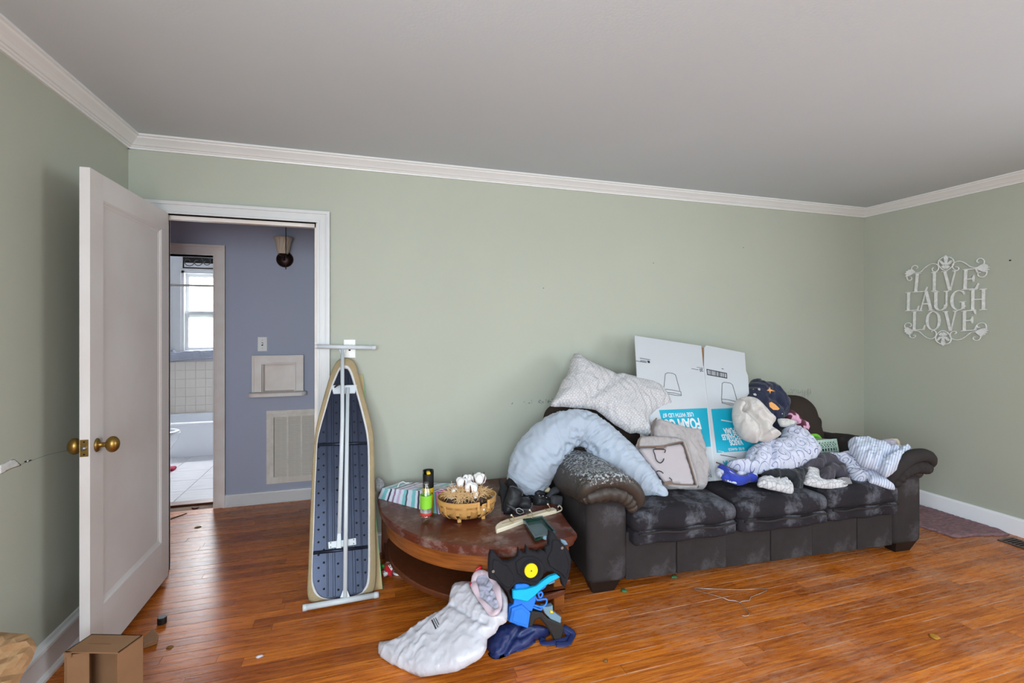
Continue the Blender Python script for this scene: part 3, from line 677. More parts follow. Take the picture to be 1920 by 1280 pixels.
# tub
tubo = empty('bathtub', ((X0b + X1b) / 2, (YT + YW) / 2, 0)); tag(tubo, 'white built-in bathtub below the bathroom window', 'bathtub')
mb = MB(); mb.rbox((X0b + .005, YT + .012, 0), (X1b - .005, YT + .05, .36), .01); mb.build('apron', PORC, tubo, smooth=True)
mb = MB(); mb.rbox((X0b + .005, YT - .006, .345), (X1b - .005, YT + .085, .380), .017, seg=4); mb.rbox((X0b + .005, YW - .07, .345), (X1b - .005, YW - .014, .380), .012); mb.rbox((X0b + .005, YT + .05, .345), (X0b + .1, YW - .02, .38), .012).rbox((X1b - .1, YT + .05, .345), (X1b - .005, YW - .02, .38), .012); mb.build('rim', PORC, tubo, smooth=True)
mb = MB(); mb.add([(X0b + .1, YT + .08, .36), (X1b - .1, YT + .08, .36), (X1b - .1, YW - .07, .36), (X0b + .1, YW - .07, .36), (X0b + .22, YT + .14, .05), (X1b - .2, YT + .14, .05), (X1b - .2, YW - .13, .05), (X0b + .22, YW - .13, .05)],
   [(0, 1, 5, 4), (1, 2, 6, 5), (2, 3, 7, 6), (3, 0, 4, 7), (4, 5, 6, 7)]); mb.build('basin', PORC, tubo)
# toilet: only the tip of the bowl shows past the door
tip = onZ(337, 811, .40); tcx, tcy = tip.x - .235, tip.y + .02
to = empty('toilet', (tcx, tcy, 0)); tag(to, 'white toilet bowl partly hidden by the open door', 'toilet')
mb = MB(); mb.lathe([(.10, 0), (.105, .02), (.085, .10), (.09, .18), (.13, .27), (.165, .34), (.178, .385), (.180, .40), (.165, .405), (.13, .395), (.10, .30), (.03, .24)], 36, Matrix.Translation((tcx, tcy, 0)) @ Matrix.Diagonal((1.28, 1, 1, 1))); mb.build('bowl', PORC, to, smooth=True)
mb = MB(); fr = Frame((tcx, tcy, .407), (0, 0, 1)); fr.u = Vector((1, 0, 0)); fr.v = Vector((0, 1, 0))
mb.sweep([fr.at(.20 * math.cos(a), .155 * math.sin(a), .006) for a in [i * math.pi / 16 for i in range(32)]], .026, 10, closed=True, flat=((0, 0, 1), .4)); mb.build('seat', PORC, to, smooth=True)
mb = MB(); mb.rbox((tcx - .43, tcy - .22, .40), (tcx - .23, tcy + .22, .74), .02); mb.rbox((tcx - .44, tcy - .23, .742), (tcx - .22, tcy + .23, .775), .012); mb.build('tank', PORC, to, smooth=True)
mb = MB(); mb.rbox((tcx - .30, tcy - .11, .15), (tcx - .15, tcy + .11, .40), .03); mb.build('bowl_neck', PORC, to, smooth=True)
# bathroom window
wn = empty('window_4', ((wx0 + wx1) / 2, YW, wz0)); tag(wn, 'white sash window with a frosted lower pane over the bathtub', kind='structure')
FROST = bpy.data.materials.new('frosted_glass'); FROST.use_nodes = True
_t = FROST.node_tree; _t.nodes.clear(); _o = _t.nodes.new('ShaderNodeOutputMaterial'); _mx = _t.nodes.new('ShaderNodeMixShader'); _tl = _t.nodes.new('ShaderNodeBsdfTranslucent'); _tr = _t.nodes.new('ShaderNodeBsdfTransparent')
_tl.inputs['Color'].default_value = (.95, .97, 1, 1); _mx.inputs[0].default_value = .22
_t.links.new(_tl.outputs[0], _mx.inputs[1]); _t.links.new(_tr.outputs[0], _mx.inputs[2]); _t.links.new(_mx.outputs[0], _o.inputs[0])
mb = MB(); cw_ = .095
mb.box((wx0 - cw_, YW - .018, wz0), (wx0, YW, wz1 + cw_)).box((wx1, YW - .018, wz0), (wx1 + cw_, YW, wz1 + cw_)).box((wx0, YW - .018, wz1), (wx1, YW, wz1 + cw_)); mb.build('casing', TRIM, wn)
mb = MB(); mb.box((wx0, YW, wz0), (wx0 + .03, YW + .12, wz1)).box((wx1 - .03, YW, wz0), (wx1, YW + .12, wz1)).box((wx0, YW, wz1 - .03), (wx1, YW + .12, wz1)).box((wx0, YW, wz0), (wx1, YW + .12, wz0 + .02)); mb.build('window_frame', TRIM, wn)
zm_ = 1.615
def sash(z0, z1, y_, pane):
    mb = MB(); x0_, x1_ = wx0 + .03, wx1 - .03; t = .035
    mb.box((x0_, y_, z0), (x0_ + t, y_ + .03, z1)).box((x1_ - t, y_, z0), (x1_, y_ + .03, z1)).box((x0_ + t, y_, z0), (x1_ - t, y_ + .03, z0 + t)).box((x0_ + t, y_, z1 - t), (x1_ - t, y_ + .03, z1)); s = mb.build('sash', TRIM, wn)
    MB().box((x0_ + t, y_ + .012, z0 + t), (x1_ - t, y_ + .017, z1 - t)).build('pane', pane, s)
sash(wz0 + .02, zm_ + .02, YW + .035, FROST); HAZY = FROST.copy(); HAZY.name = 'hazy_glass'; HAZY.node_tree.nodes['Mix Shader'].inputs[0].default_value = .72
sash(zm_ - .02, wz1 - .03, YW + .07, HAZY)
mb = MB(); mb.rbox((wx0 - .12, YW - .045, wz0 - .028), (wx1 + .12, YW + .03, wz0), .008); mb.build('sill', TRIM, wn)
mb = MB(); r_ = onY(360, 535, YT + .05); mb.sweep([(X0b + .002, YT + .05, r_.z), (X1b - .002, YT + .05, r_.z)], .0125, 12); tag(mb.build('shower_rod', M('brushed_rod', rgb(168, 162, 152), .35, .8), smooth=True), 'metal shower curtain rod across the bathroom window', 'curtain rod')
pl_ = [onY(a, b, YW - .05) for a, b in ((341, 476), (341, 502))]
px0, pz1_, pz0_ = pl_[0].x, pl_[0].z, pl_[1].z
po = empty('wall_plaque', (px0 + .25, YW, pz0_)); tag(po, 'dark embossed metal plaque above the bathroom window', 'wall art')
PLQ = M('dark_embossed_metal', rgb(44, 42, 42), .4, .5, var=.6, vscale=9, bump=1.0, bscale=14)
mb = MB(); mb.box((px0 + .012, YW - .014, pz0_ + .012), (px0 + .488, YW, pz1_ - .012)); mb.build('panel', PLQ, po)
mb = MB(); mb.box((px0, YW - .022, pz0_), (px0 + .014, YW, pz1_)).box((px0 + .486, YW - .022, pz0_), (px0 + .5, YW, pz1_)).box((px0 + .014, YW - .022, pz0_), (px0 + .486, YW, pz0_ + .014)).box((px0 + .014, YW - .022, pz1_ - .014), (px0 + .486, YW, pz1_)); mb.build('frame', BRONZE, po)
mb = MB()
for k in range(5):
    cx_ = px0 + .06 + k * .095; cz_ = (pz0_ + pz1_) / 2
    mb.sweep([(cx_ + (.012 + .005 * i) * math.cos(i * .55 + k), YW - .016, cz_ + (.012 + .0048 * i) * math.sin(i * .55 + k)) for i in range(12)], .006, 6)
mb.build('scroll_relief', M('worn_relief_metal', rgb(84, 80, 78), .45, .5), po, smooth=True)
sh = [onY(a, b, YW - .06) for a, b in ((312, 655), (312, 676), (405, 672), (405, 653))]
fr = Frame((-1.9, YW - .045, 1.09), (0, -1, .05))
ol = [fr.hit(*q) for q in ((300, 657), (322, 656), (327, 653), (331, 660), (345, 657), (360, 656), (400, 655), (425, 654), (425, 674), (400, 673), (370, 674), (340, 676), (300, 677))]
tag(puff('sill_cloth', ol, fr, .025, .01, M('grey_plastic_sheet', rgb(172, 176, 190), .35, var=.15, vscale=8), R=.03, res=.014, wr=[wrinkle(3, .02, 60, 1.2)]), 'crumpled grey sheet lying along the bathroom window sill', 'cloth')
fr = Frame((-1.85, 5.56, .02), (0, -.3, 1), up=(0, 1, 0)); fr.u = Vector((1, 0, 0)); fr.v = Vector((0, 1, .3)).normalized(); 
o_ = onZ(322, 880, .01)
mb = MB(); mb.rbox((o_.x - .10, o_.y - .05, .004), (o_.x + .03, o_.y + .05, .035), .014, seg=3, mid=2); tag(mb.build('red_slipper', M('dark_red_plush', rgb(150, 24, 60), .8), smooth=True), 'small dark red soft item on the bathroom tiles', 'slipper')
# a leafy shrub outside the bathroom window
LEAF = M('outdoor_leaf', rgb(206, 220, 204), .6, var=.4, vscale=3)
tro = empty('garden_tree', (-2.6, 9.6, -1.0)); tag(tro, 'pale green leafy tree outside the upper bathroom pane', 'tree')
rg = random.Random(8); mb = MB()
for k in range(2200):
    u_, v_, w_ = rg.gauss(0, .9), rg.gauss(0, .5), rg.gauss(0, .8); c_ = Vector((-2.6 + u_, 9.6 + v_, 2.35 + w_)); q = Matrix.Rotation(rg.uniform(0, 6.28), 3, 'Z') @ Matrix.Rotation(rg.uniform(0, 3), 3, 'X')
    s_l = rg.uniform(.06, .12); mb.add([c_ + q @ Vector(p) * s_l for p in ((-1, 0, 0), (0, -.45, .1), (1, 0, 0), (0, .45, .1))], [(0, 1, 2, 3)])
mb.build('foliage', LEAF, tro)
mb = MB(); mb.sweep([(-2.6, 9.6, -1), (-2.55, 9.6, 1.2), (-2.6, 9.6, 2.6)], [.12, .1, .05], 10); mb.build('trunk', M('bark', rgb(96, 82, 70), .9), tro)
# ------------------------------------------------------------------ sofa
SOFA_A = math.radians(-4.0); SOFA_O = Vector((1.115, 2.262, 0))
SM = Matrix.Translation(SOFA_O) @ Matrix.Rotation(SOFA_A, 4, 'Z')
def sofa_pt(x, y, z): return SM @ Vector((x, y, z))
DUSTC = rgb(150, 152, 160)
SUEDE = M('charcoal_microsuede', rgb(56, 51, 51), .9, var=.3, vscale=5, bump=.15, bscale=220, dust=(rgb(128, 128, 136), 4.5, .54, .9, .6), spec=.2)
SUEDE2 = M('dusty_seat_microsuede', rgb(44, 41, 46), .9, var=.3, vscale=6, bump=.15, bscale=220, dust=(rgb(150, 154, 166), 5.0, .50, .78, .75), spec=.2)
BROWNS = M('brown_back_microsuede', rgb(58, 48, 43), .9, var=.2, vscale=4, bump=.12, bscale=200, spec=.2)
LEATH = M('speckled_brown_leather', rgb(62, 53, 47), .5, var=.2, vscale=6, bump=.2, bscale=60)
# paint flecks that lie on top of the arm
_t, _b = nodes_of(LEATH)
_tc = _t.nodes.new('ShaderNodeTexCoord'); _nz = _t.nodes.new('ShaderNodeTexNoise'); _nz.inputs['Scale'].default_value = 75; _nz.inputs['Detail'].default_value = 6; _nz.inputs['Roughness'].default_value = .7
_t.links.new(_tc.outputs['Object'], _nz.inputs['Vector'])
_n2 = _t.nodes.new('ShaderNodeTexNoise'); _n2.inputs['Scale'].default_value = 5; _t.links.new(_tc.outputs['Object'], _n2.inputs['Vector'])
_se = _t.nodes.new('ShaderNodeSeparateXYZ'); _t.links.new(_tc.outputs['Object'], _se.inputs[0])
_mz = _t.nodes.new('ShaderNodeMapRange'); _mz.inputs['From Min'].default_value = .13; _mz.inputs['From Max'].default_value = .22; _mz.inputs['To Min'].default_value = -.12; _mz.inputs['To Max'].default_value = .10; _t.links.new(_se.outputs['Z'], _mz.inputs['Value'])
_ad = _t.nodes.new('ShaderNodeMath'); _ad.operation = 'ADD'; _t.links.new(_nz.outputs['Fac'], _ad.inputs[0]); _t.links.new(_mz.outputs[0], _ad.inputs[1])
_mr = _t.nodes.new('ShaderNodeMapRange'); _mr.inputs['From Min'].default_value = .57; _mr.inputs['From Max'].default_value = .66; _mr.inputs['To Max'].default_value = .9; _t.links.new(_ad.outputs[0], _mr.inputs['Value'])
_mx = _t.nodes.new('ShaderNodeMix'); _mx.data_type = 'RGBA'; _t.links.new(_mr.outputs[0], _mx.inputs['Factor']); _mx.inputs['B'].default_value = rgb(176, 184, 190)
_src = _b.inputs['Base Color'].links[0].from_socket; _t.links.new(_src, _mx.inputs['A']); _t.links.new(_mx.outputs['Result'], _b.inputs['Base Color'])
FOOT = M('black_foot', rgb(24, 21, 20), .5)
so = empty('sofa', tuple(SOFA_O), SOFA_A); tag(so, 'dark dusty three-seat microsuede sofa heaped with bedding and clothes', 'sofa')
cuts = [.225, .53, .84, 1.14, 1.43, 1.76, 2.035]
for a, b in zip(cuts[:-1], cuts[1:]):
    def fold(p, h, k=a): return (p[0], p[1] + .004 * math.sin(p[0] * 40 + k * 9) * (1 if p[1] < 0 else 0), p[2])
    MB().rbox((a + .0004, .015, .065), (b - .0004, .14, .32), .004, SM, 3, 5, fold).build('front_panel', SUEDE, so, smooth=True)
MB().box((.2, .1, .08), (2.06, .84, .30), SM).build('seat_deck', SUEDE, so)
MB().rbox((0.01, .70, .08), (2.245, .86, .74), .05, SM).build('backrest', SUEDE, so, smooth=True)
def armfn(p, h): return (p[0] * (1 + .04 * math.sin((p[2] / h[2] + 1) * 1.57)), p[1], p[2])
for x0, x1 in ((.005, .228), (2.032, 2.25)):
    MB().rbox((x0, 0, .065), (x1, .84, .50), .035, SM, 4, 4, armfn).build('arm_panel', SUEDE, so, smooth=True)
def roll(x0, x1, sgn):
    """pillow top of an arm; sgn +1 when the seat lies towards +x"""
    hx = (x1 - x0) / 2
    def fn(p, h):
        t = p[0] / h[0]; s = p[1] / h[1]
        z = p[2] - .030 * t * t - (.035 if t * sgn > 0 else .0) * t * t - .05 * max(0, s) ** 2 + (.012 * math.cos(s * 5 + t * 3))
        x = p[0] + .010 * math.sin(s * 6)
        y_ = p[1] + (.012 * math.sin(t * 9) if s < -.8 else 0)
        return (x, y_, z)
    o = MB().rbox((x0, -.015, .47), (x1, .80, .655), .088, SM, 6, 8, fn).build('arm_pillow', LEATH if sgn > 0 else SUEDE, so, smooth=True)
    cx = (x0 + x1) / 2; X = lambda q: cx + sgn * q
    # the rolled front edge: an outer lip folded over an inner, pleated one
    lip = [(X(-.150), .015, .535), (X(-.145), -.02, .580), (X(-.105), -.034, .618), (X(-.03), -.038, .632), (X(.06), -.038, .615), (X(.13), -.034, .565), (X(.165), -.02, .505), (X(.155), .01, .465)]
    lip = [sofa_pt(*p) for p in cat(lip, 5, False)]
    MB().sweep(lip, [.022 + .020 * math.sin(math.pi * min(1, (i + 3) / (len(lip) + 5))) for i in range(len(lip))], 12, round_ends=True).build('rolled_edge', LEATH if sgn > 0 else SUEDE, o, smooth=True)
    inn = [(X(-.135), .0, .530), (X(-.10), -.022, .545), (X(-.03), -.026, .560), (X(.05), -.026, .545), (X(.10), -.024, .512), (X(.125), -.016, .470)]
    inn = [sofa_pt(*p) for p in cat(inn, 8, False)]
    rr = [.030 + .0035 * math.sin(i * 1.3) + .012 * math.sin(math.pi * i / (len(inn) - 1)) for i in range(len(inn))]
    MB().sweep(inn, rr, 12, round_ends=True).build('pleated_edge', LEATH if sgn > 0 else SUEDE, o, smooth=True)
roll(-.062, .297, 1); roll(1.985, 2.305, -1)
for i, (x0, x1, y0, z1) in enumerate(((.236, .878, -.050, .440), (.882, 1.500, -.045, .440), (1.504, 2.055, -.022, .452))):
    def fn(p, h, i=i):
        t, s = p[0] / h[0], p[1] / h[1]
        z = p[2]
        if z > 0: z += .028 * (1 - t * t) * (1 - .5 * s * s) + .006 * math.sin(t * 7 + i) * math.cos(s * 5)
        else: z += .006 * math.sin(t * 9 + i)
        y = p[1] - (.012 * (1 - t * t) if s < -.6 else 0)
        return (p[0], y, z)
    c = MB().rbox((x0, y0, .335), (x1, .58, z1), .045, SM, 5, 8, fn).build('seat_cushion', SUEDE2, so, smooth=True)
    def fn2(p, h, i=i):
        t, s = p[0] / h[0], p[1] / h[1]
        return (p[0], p[1] - (.010 * (1 - t * t) if s < -.6 else 0), p[2] + .005 * math.sin(t * 8 + i * 2))
    MB().rbox((x0 + .006, y0 + .008, .268), (x1 - .006, .56, .345), .022, SM, 3, 8, fn2).build('lower_band', SUEDE2, c, smooth=True)
    MB().sweep([sofa_pt(x0 + .03 + (x1 - x0 - .06) * k / 12, y0 - .008 - .012 * (1 - (k / 6 - 1) ** 2), .338 + .005 * math.sin((k / 6 - 1) * 8 + i * 2)) for k in range(13)], .006, 6).build('piping', SUEDE, c, smooth=True)
for x0, x1 in ((-.03, .70), (.70, 1.40), (1.40, 2.10)):
    def fn(p, h):
        t, q = p[0] / h[0], p[2] / h[2]
        y = p[1] + .17 * (q + 1) * .5 + (-.04 * (1 - t * t) * (1 - q * q) if p[1] < 0 else 0)
        return (p[0], y, p[2] + .02 * (1 - t * t) * (q > 0))
    c = MB().rbox((x0 + .003, .44, .42), (x1 - .003, .66, .895), .10, SM, 6, 6, fn).build('back_cushion', BROWNS, so, smooth=True)
    if x0 > 1:
        MB().sweep([sofa_pt(x1 - .14 - .03 * ((k - 6) / 6) ** 2, .428 + .17 * k / 12 + .02 * (k < 2) + .13 * max(0, (k - 10) / 2) ** 2, .46 + .40 * k / 12 + .01) for k in range(13)], .004, 6).build('stitched_seam', BROWNS, c, smooth=True)
for x0, x1, y0 in ((.02, .20, .02), (2.07, 2.24, .02), (.02, .20, .72), (2.07, 2.24, .72)):
    mb = MB(); t = .028
    mb.add([SM @ Vector(p) for p in ((x0 + t, y0 + t, 0), (x1 - t, y0 + t, 0), (x1 - t, y0 + .12 - t, 0), (x0 + t, y0 + .12 - t, 0), (x0, y0, .075), (x1, y0, .075), (x1, y0 + .12, .075), (x0, y0 + .12, .075))],
           [(0, 3, 2, 1), (4, 5, 6, 7), (0, 1, 5, 4), (1, 2, 6, 5), (2, 3, 7, 6), (3, 0, 4, 7)]); mb.build('foot', FOOT, so)

# ------------------------------------------------------------------ wedge-shaped side table
WOOD_T = M('dusty_mahogany_top', rgb(98, 46, 29), .35, var=.35, vscale=6, stretch=(1, 5, 1), dust=(rgb(176, 156, 150), 9, .50, .74, .6))
WOOD_A = M('honey_apron_wood', rgb(158, 92, 40), .35, var=.4, vscale=5, stretch=(1.2, 1.2, 14), col2=rgb(112, 60, 24))
WOOD_D = M('dark_leg_wood', rgb(104, 54, 30), .4, var=.3, vscale=7, stretch=(6, 6, 1), dust=(rgb(150, 125, 112), 12, .6, .85, .5))
tb_ = empty('wedge_table', (.6, 2.65, 0)); tag(tb_, 'low reddish wooden quarter-round table with a curved apron beside the sofa', 'table')
plan = [(.072, 2.95), (.075, 2.88), (.088, 2.70), (.147, 2.528), (.229, 2.383), (.331, 2.270), (.443, 2.190), (.580, 2.124), (.727, 2.096), (.862, 2.100), (.972, 2.128), (1.008, 2.165), (1.024, 2.32), (1.056, 2.52), (1.085, 2.80), (1.088, 3.115), (.085, 3.115)]
HF = Frame((0, 0, 0), (0, 0, 1)); HF.u = Vector((1, 0, 0)); HF.v = Vector((0, 1, 0))
pc_ = cat(plan[:12], 5, False)[:-1] + plan[11:]
mb = MB(); mb.prism(offset(pc_, -.004), HF, .372, .380); mb.prism(pc_, HF, .380, .402, .008); mb.build('table_top', WOOD_T, tb_, smooth=False)
mb = MB(); mb.prism(offset(pc_, -.014), HF, .352, .373, .004); mb.build('top_moulding', WOOD_T, tb_)
ap = offset(pc_, -.040); mb = MB(); ap2 = offset(pc_, -.058)
nfr = len(cat(plan[:12], 5, False))
vs = []; fs = []
for k in range(nfr):
    for (a, b), z in ((ap[k], .352), (ap[k], .262), (ap2[k], .262), (ap2[k], .352)): vs.append((a, b, z))
for k in range(nfr - 1):
    for j in range(4): fs.append((k * 4 + j, k * 4 + (j + 1) % 4, k * 4 + 4 + (j + 1) % 4, k * 4 + 4 + j))
fs += [(0, 1, 2, 3), tuple((nfr - 1) * 4 + j for j in (3, 2, 1, 0))]
mb.add(vs, fs); o = mb.build('apron', WOOD_A, tb_); bm = bmesh.new(); bm.from_mesh(o.data); bmesh.ops.recalc_face_normals(bm, faces=bm.faces); bm.to_mesh(o.data); bm.free()
MB().box((.12, 3.06, .262), (1.05, 3.078, .352)).build('rear_apron', WOOD_D, tb_)
sp = offset(pc_, -.055); mb = MB(); mb.prism(sp, HF, .098, .122, .006); mb.build('lower_shelf', WOOD_D, tb_)
lg = onZ(1048, 1143, 0)
for (x, y), w_, mt in (((lg.x, lg.y + .025), .058, WOOD_A), ((.125, 3.055), .05, WOOD_D), ((1.035, 3.055), .05, WOOD_D)):
    MB().rbox((x - w_ / 2, y - w_ / 2, 0), (x + w_ / 2, y + w_ / 2, .352), .005, seg=1, mid=0).build('leg', mt, tb_)
MB().rbox((.985, 2.25, .095), (1.012, 3.05, .125), .006, seg=1, mid=0).build('stretcher', WOOD_D, tb_)
MB().rbox((.112, 2.78, .075), (.138, 3.05, .097), .006, seg=1, mid=0).build('stretcher', WOOD_D, tb_)

# ------------------------------------------------------------------ ironing board leaning on the wall, underside out
KHAKI = M('khaki_board_cover', rgb(170, 152, 118), .9, var=.18, vscale=14, bump=.3, bscale=160)
ELAST = M('white_elastic_hem', rgb(214, 214, 216), .8, var=.08, vscale=20)
PAN = M('blue_steel_pan', rgb(46, 52, 70), .3, .6, var=.25, vscale=5)
ENAM = M('white_enamel_tube', rgb(206, 214, 220), .25)
IA = onZ(640, 1118, .045) + Vector((0, .035, 0)); IU = Vector((.9955, .085, 0)).normalized()
it = Vector((0.0, 3.085, 1.235)) - Vector((0, IA.y, IA.z)); it = Vector((0, it.y, it.z)).normalized()
IN = IU.cross(it).normalized()
IF = Frame(IA, IN); IF.u = IU; IF.v = IN.cross(IU).normalized()
ib = empty('ironing_board', (IA.x, IA.y, 0)); tag(ib, 'folded ironing board with blue steel underside leaning by the doorway', 'ironing board')
zI = lambda pts: [IF.hit(*q) for q in zm(pts, 550, 620, 2.37)]
outer = zI([(230, 117), (200, 128), (175, 165), (150, 240), (125, 330), (101, 430), (87, 560), (80, 700), (72, 900), (66, 1060), (62, 1165), (80, 1205), (150, 1198), (330, 1168), (362, 1145), (370, 1050), (367, 900), (363, 700), (358, 480), (338, 370), (310, 268), (290, 190), (275, 140), (252, 121)])
inner = zI([(228, 166), (208, 172), (190, 212), (170, 262), (142, 360), (122, 430), (108, 495), (103, 600), (98, 700), (92, 900), (86, 1060), (92, 1130), (125, 1182), (200, 1190), (290, 1170), (315, 1145), (330, 1090), (332, 900), (332, 700), (328, 490), (302, 360), (274, 258), (258, 205), (244, 172)])
def resamp(pts, n):
    c = np.array(cat(pts, 8)); s = np.r_[0, np.cumsum(np.linalg.norm(np.roll(c, -1, 0) - c, axis=1))]; c = np.vstack([c, c[:1]])
    return [(np.interp(t, s, c[:, 0]), np.interp(t, s, c[:, 1])) for t in np.linspace(0, s[-1], n, endpoint=False)]
NO = 160; ro, ri = resamp(outer, NO), resamp(inner, NO)
def loft(mb, rings, fr, jit=0):
    n = len(rings[0][0]); vs = []; fs = []
    for i, (r, h) in enumerate(rings):
        vs += [fr.at(a, b, h + (jit * math.sin(k * 2.3 + i) * (0 < i < len(rings) - 1))) for k, (a, b) in enumerate(r)]
    for i in range(len(rings) - 1):
        for k in range(n): fs.append((i * n + k, i * n + (k + 1) % n, (i + 1) * n + (k + 1) % n, (i + 1) * n + k))
    mb.add(vs, fs)
mixr = lambda t: [(a * (1 - t) + c * t, b * (1 - t) + d * t) for (a, b), (c, d) in zip(ro, ri)]
mb = MB(); loft(mb, [(mixr(.5), -.034), (mixr(.1), -.034), (mixr(0), -.026), (mixr(0), -.008), (mixr(.2), .002), (mixr(.75), .002)], IF, .0018); mb.prism(ro[::2], IF, -.036, -.033); mb.build('cover', KHAKI, ib, smooth=True)
mb = MB(); loft(mb, [(mixr(.72), .000), (mixr(.78), .005), (mixr(.95), .005), (mixr(1.0), -.003), (mixr(1.0), -.012)], IF, .0015); mb.build('elastic_hem', ELAST, ib, smooth=True)
mb = MB(); mb.prism(mixr(.9)[::2], IF, -.030, -.014); pan = mb.build('steel_pan', PAN, ib)
def u_at(px, py): return IF.hit(px, py)
def lim(u_, lo=True):           # extent of the pan along the board at a given u
    vs = [(a, b) for a, b in ri]; c = []
    for (a0, b0), (a1, b1) in zip(vs, vs[1:] + vs[:1]):
        if (a0 - u_) * (a1 - u_) <= 0 and abs(a1 - a0) > 1e-9: c.append(b0 + (b1 - b0) * (u_ - a0) / (a1 - a0))
    return min(c) + .01, max(c) - .01
ub = lambda zx: IF.hit(550 + zx / 2.37, 620 + 700 / 2.37)[0]
for zx, w_ in ((150, .008), (177, .012), (262, .016), (297, .008)):
    u_ = ub(zx); lo_, hi_ = lim(u_)
    MB().prism([(u_ - w_ / 2, lo_), (u_ + w_ / 2, lo_), (u_ + w_ / 2, hi_), (u_ - w_ / 2, hi_)], IF, -.014, -.006, .002).build('rib', PAN, pan)
for zx in (112, 135, 195, 278, 310):
    u_ = ub(zx); lo_, hi_ = lim(u_); k = int((hi_ - lo_) / .062)
    for i in range(k):
        q = lo_ + .03 + i * .062 + (.02 if zx in (112, 310) else 0)
        if q > hi_ - .01: continue
        MB().prism([(u_ + .0058 * math.cos(a), q + .0058 * math.sin(a)) for a in [j * math.pi / 4 for j in range(8)]], IF, -.0142, -.0136).build('vent_hole', DARK, pan)
for za, zb_ in (((108, 505), (327, 498)), ((84, 988), (332, 960))):
    a, b = zI([za, zb_]); MB().sweep([IF.at(*a, -.004), IF.at(*b, -.004)], .0085, 10, flat=(IF.n, .7)).build('cross_bar', PAN, ib, smooth=True)
def zi3(p, h): return IF.at(*zI([p])[0], h)
HT = .030
mb = MB(); mb.sweep([zi3((100, 77), HT), zi3((362, 82), HT)], .0125, 14); mb.build('foot_bar', ENAM, ib, smooth=True)
mb = MB(); mb.sweep([zi3((60, 1224), .028), zi3((358, 1172), .028)], .0145, 14); mb.build('foot_bar', ENAM, ib, smooth=True)
for a, b, r_ in (((345, 81.6), (365, 82), .0140), ((98, 77), (104, 77.1), .0132), ((42, 1228), (62, 1224), .016), ((356, 1172), (376, 1169), .016)):
    MB().sweep([zi3(a, HT if a[1] < 500 else .028), zi3(b, HT if a[1] < 500 else .028)], r_, 14).build('end_cap', ENAM, ib, smooth=True)
mb = MB(); mb.sweep([zi3((217, 90), HT), zi3((217, 400), HT - .004), zi3((204, 900), .012)], .0112, 12); mb.build('leg_tube', ENAM, ib, smooth=True)
mb = MB(); mb.sweep([zi3((229, 1180), .028), zi3((234, 700), .026), zi3((241, 255), .012)], .0112, 12); mb.build('leg_tube', ENAM, ib, smooth=True)
mb = MB(); mb.prism(zI([(195, 900), (211, 860), (213, 965), (190, 967)]), IF, .004, .014, .002); mb.build('leg_end', ENAM, ib)
mb = MB(); mb.prism(zI([(168, 243), (282, 241), (274, 278), (178, 281)]), IF, -.008, .006, .002); mb.build('bracket', ENAM, ib)
br = MB(); br.prism(zI([(154, 938), (278, 920), (280, 950), (156, 968)]), IF, -.008, .006, .002); br = br.build('bracket', ENAM, ib)
for q in ((166, 942), (166, 960), (268, 928), (268, 945)):
    a, b = zI([q])[0]; MB().prism([(a + .003 * math.cos(t), b + .003 * math.sin(t)) for t in [j * math.pi / 3 for j in range(6)]], IF, .006, .0068).build('screw', DARK, br)
mb = MB(); mb.sweep([zi3((232, 243), .022), zi3((205, 243), .030), zi3((192, 250), .034), zi3((182, 258), .034)], .005, 8); mb.build('release_lever', FOOT, ib, smooth=True)
mb = MB()
for s_ in (-1, 1): mb.prism(zI([(217 + s_ * 5, 92), (217 + s_ * 14, 90), (217 + s_ * 6, 118)]), IF, .020, .034)
mb.build('gusset', ENAM, ib)
mb = MB()
for s_ in (-1, 1): mb.prism(zI([(229 + s_ * 5, 1180), (229 + s_ * 22, 1182), (229 + s_ * 6, 1140)]), IF, .018, .032)
mb.build('gusset', ENAM, ib)
# board leaning behind it
SHEET = M('raw_board_sheet', rgb(196, 172, 130), .8, var=.1, vscale=6); GREENE = M('green_painted_edge', rgb(120, 190, 130), .6)
bd0 = onZ(700, 1110, .002); bt0 = onY(680, 702, 3.115)
lb = empty('leaning_board', (bd0.x, bd0.y, 0)); tag(lb, 'thin tan board with a green edge leaning behind the ironing board', 'board')
pr = onZ(716, 1104, .002); tp = onY(680, 702, 3.128)
q0 = Vector((pr.x - .26, pr.y - .02, .002)); q1 = Vector((pr.x, pr.y, .002)); q2 = Vector((tp.x, 3.128, tp.z)); q3 = Vector((tp.x - .20, 3.128, tp.z))
nb = (q1 - q0).cross(q3 - q0).normalized() * .008
MB().add([q0, q1, q2, q3, q0 - nb, q1 - nb, q2 - nb, q3 - nb], [(0, 1, 2, 3), (7, 6, 5, 4), (0, 4, 5, 1), (1, 5, 6, 2), (2, 6, 7, 3), (3, 7, 4, 0)]).build('sheet', SHEET, lb)
e = Vector((.0035, 0, 0)); MB().add([q1, q1 + e, q2 + e, q2, q1 - nb, q1 + e - nb, q2 + e - nb, q2 - nb], [(0, 1, 2, 3), (7, 6, 5, 4), (0, 4, 5, 1), (1, 5, 6, 2), (2, 6, 7, 3), (3, 7, 4, 0)]).build('green_edge', GREENE, lb)

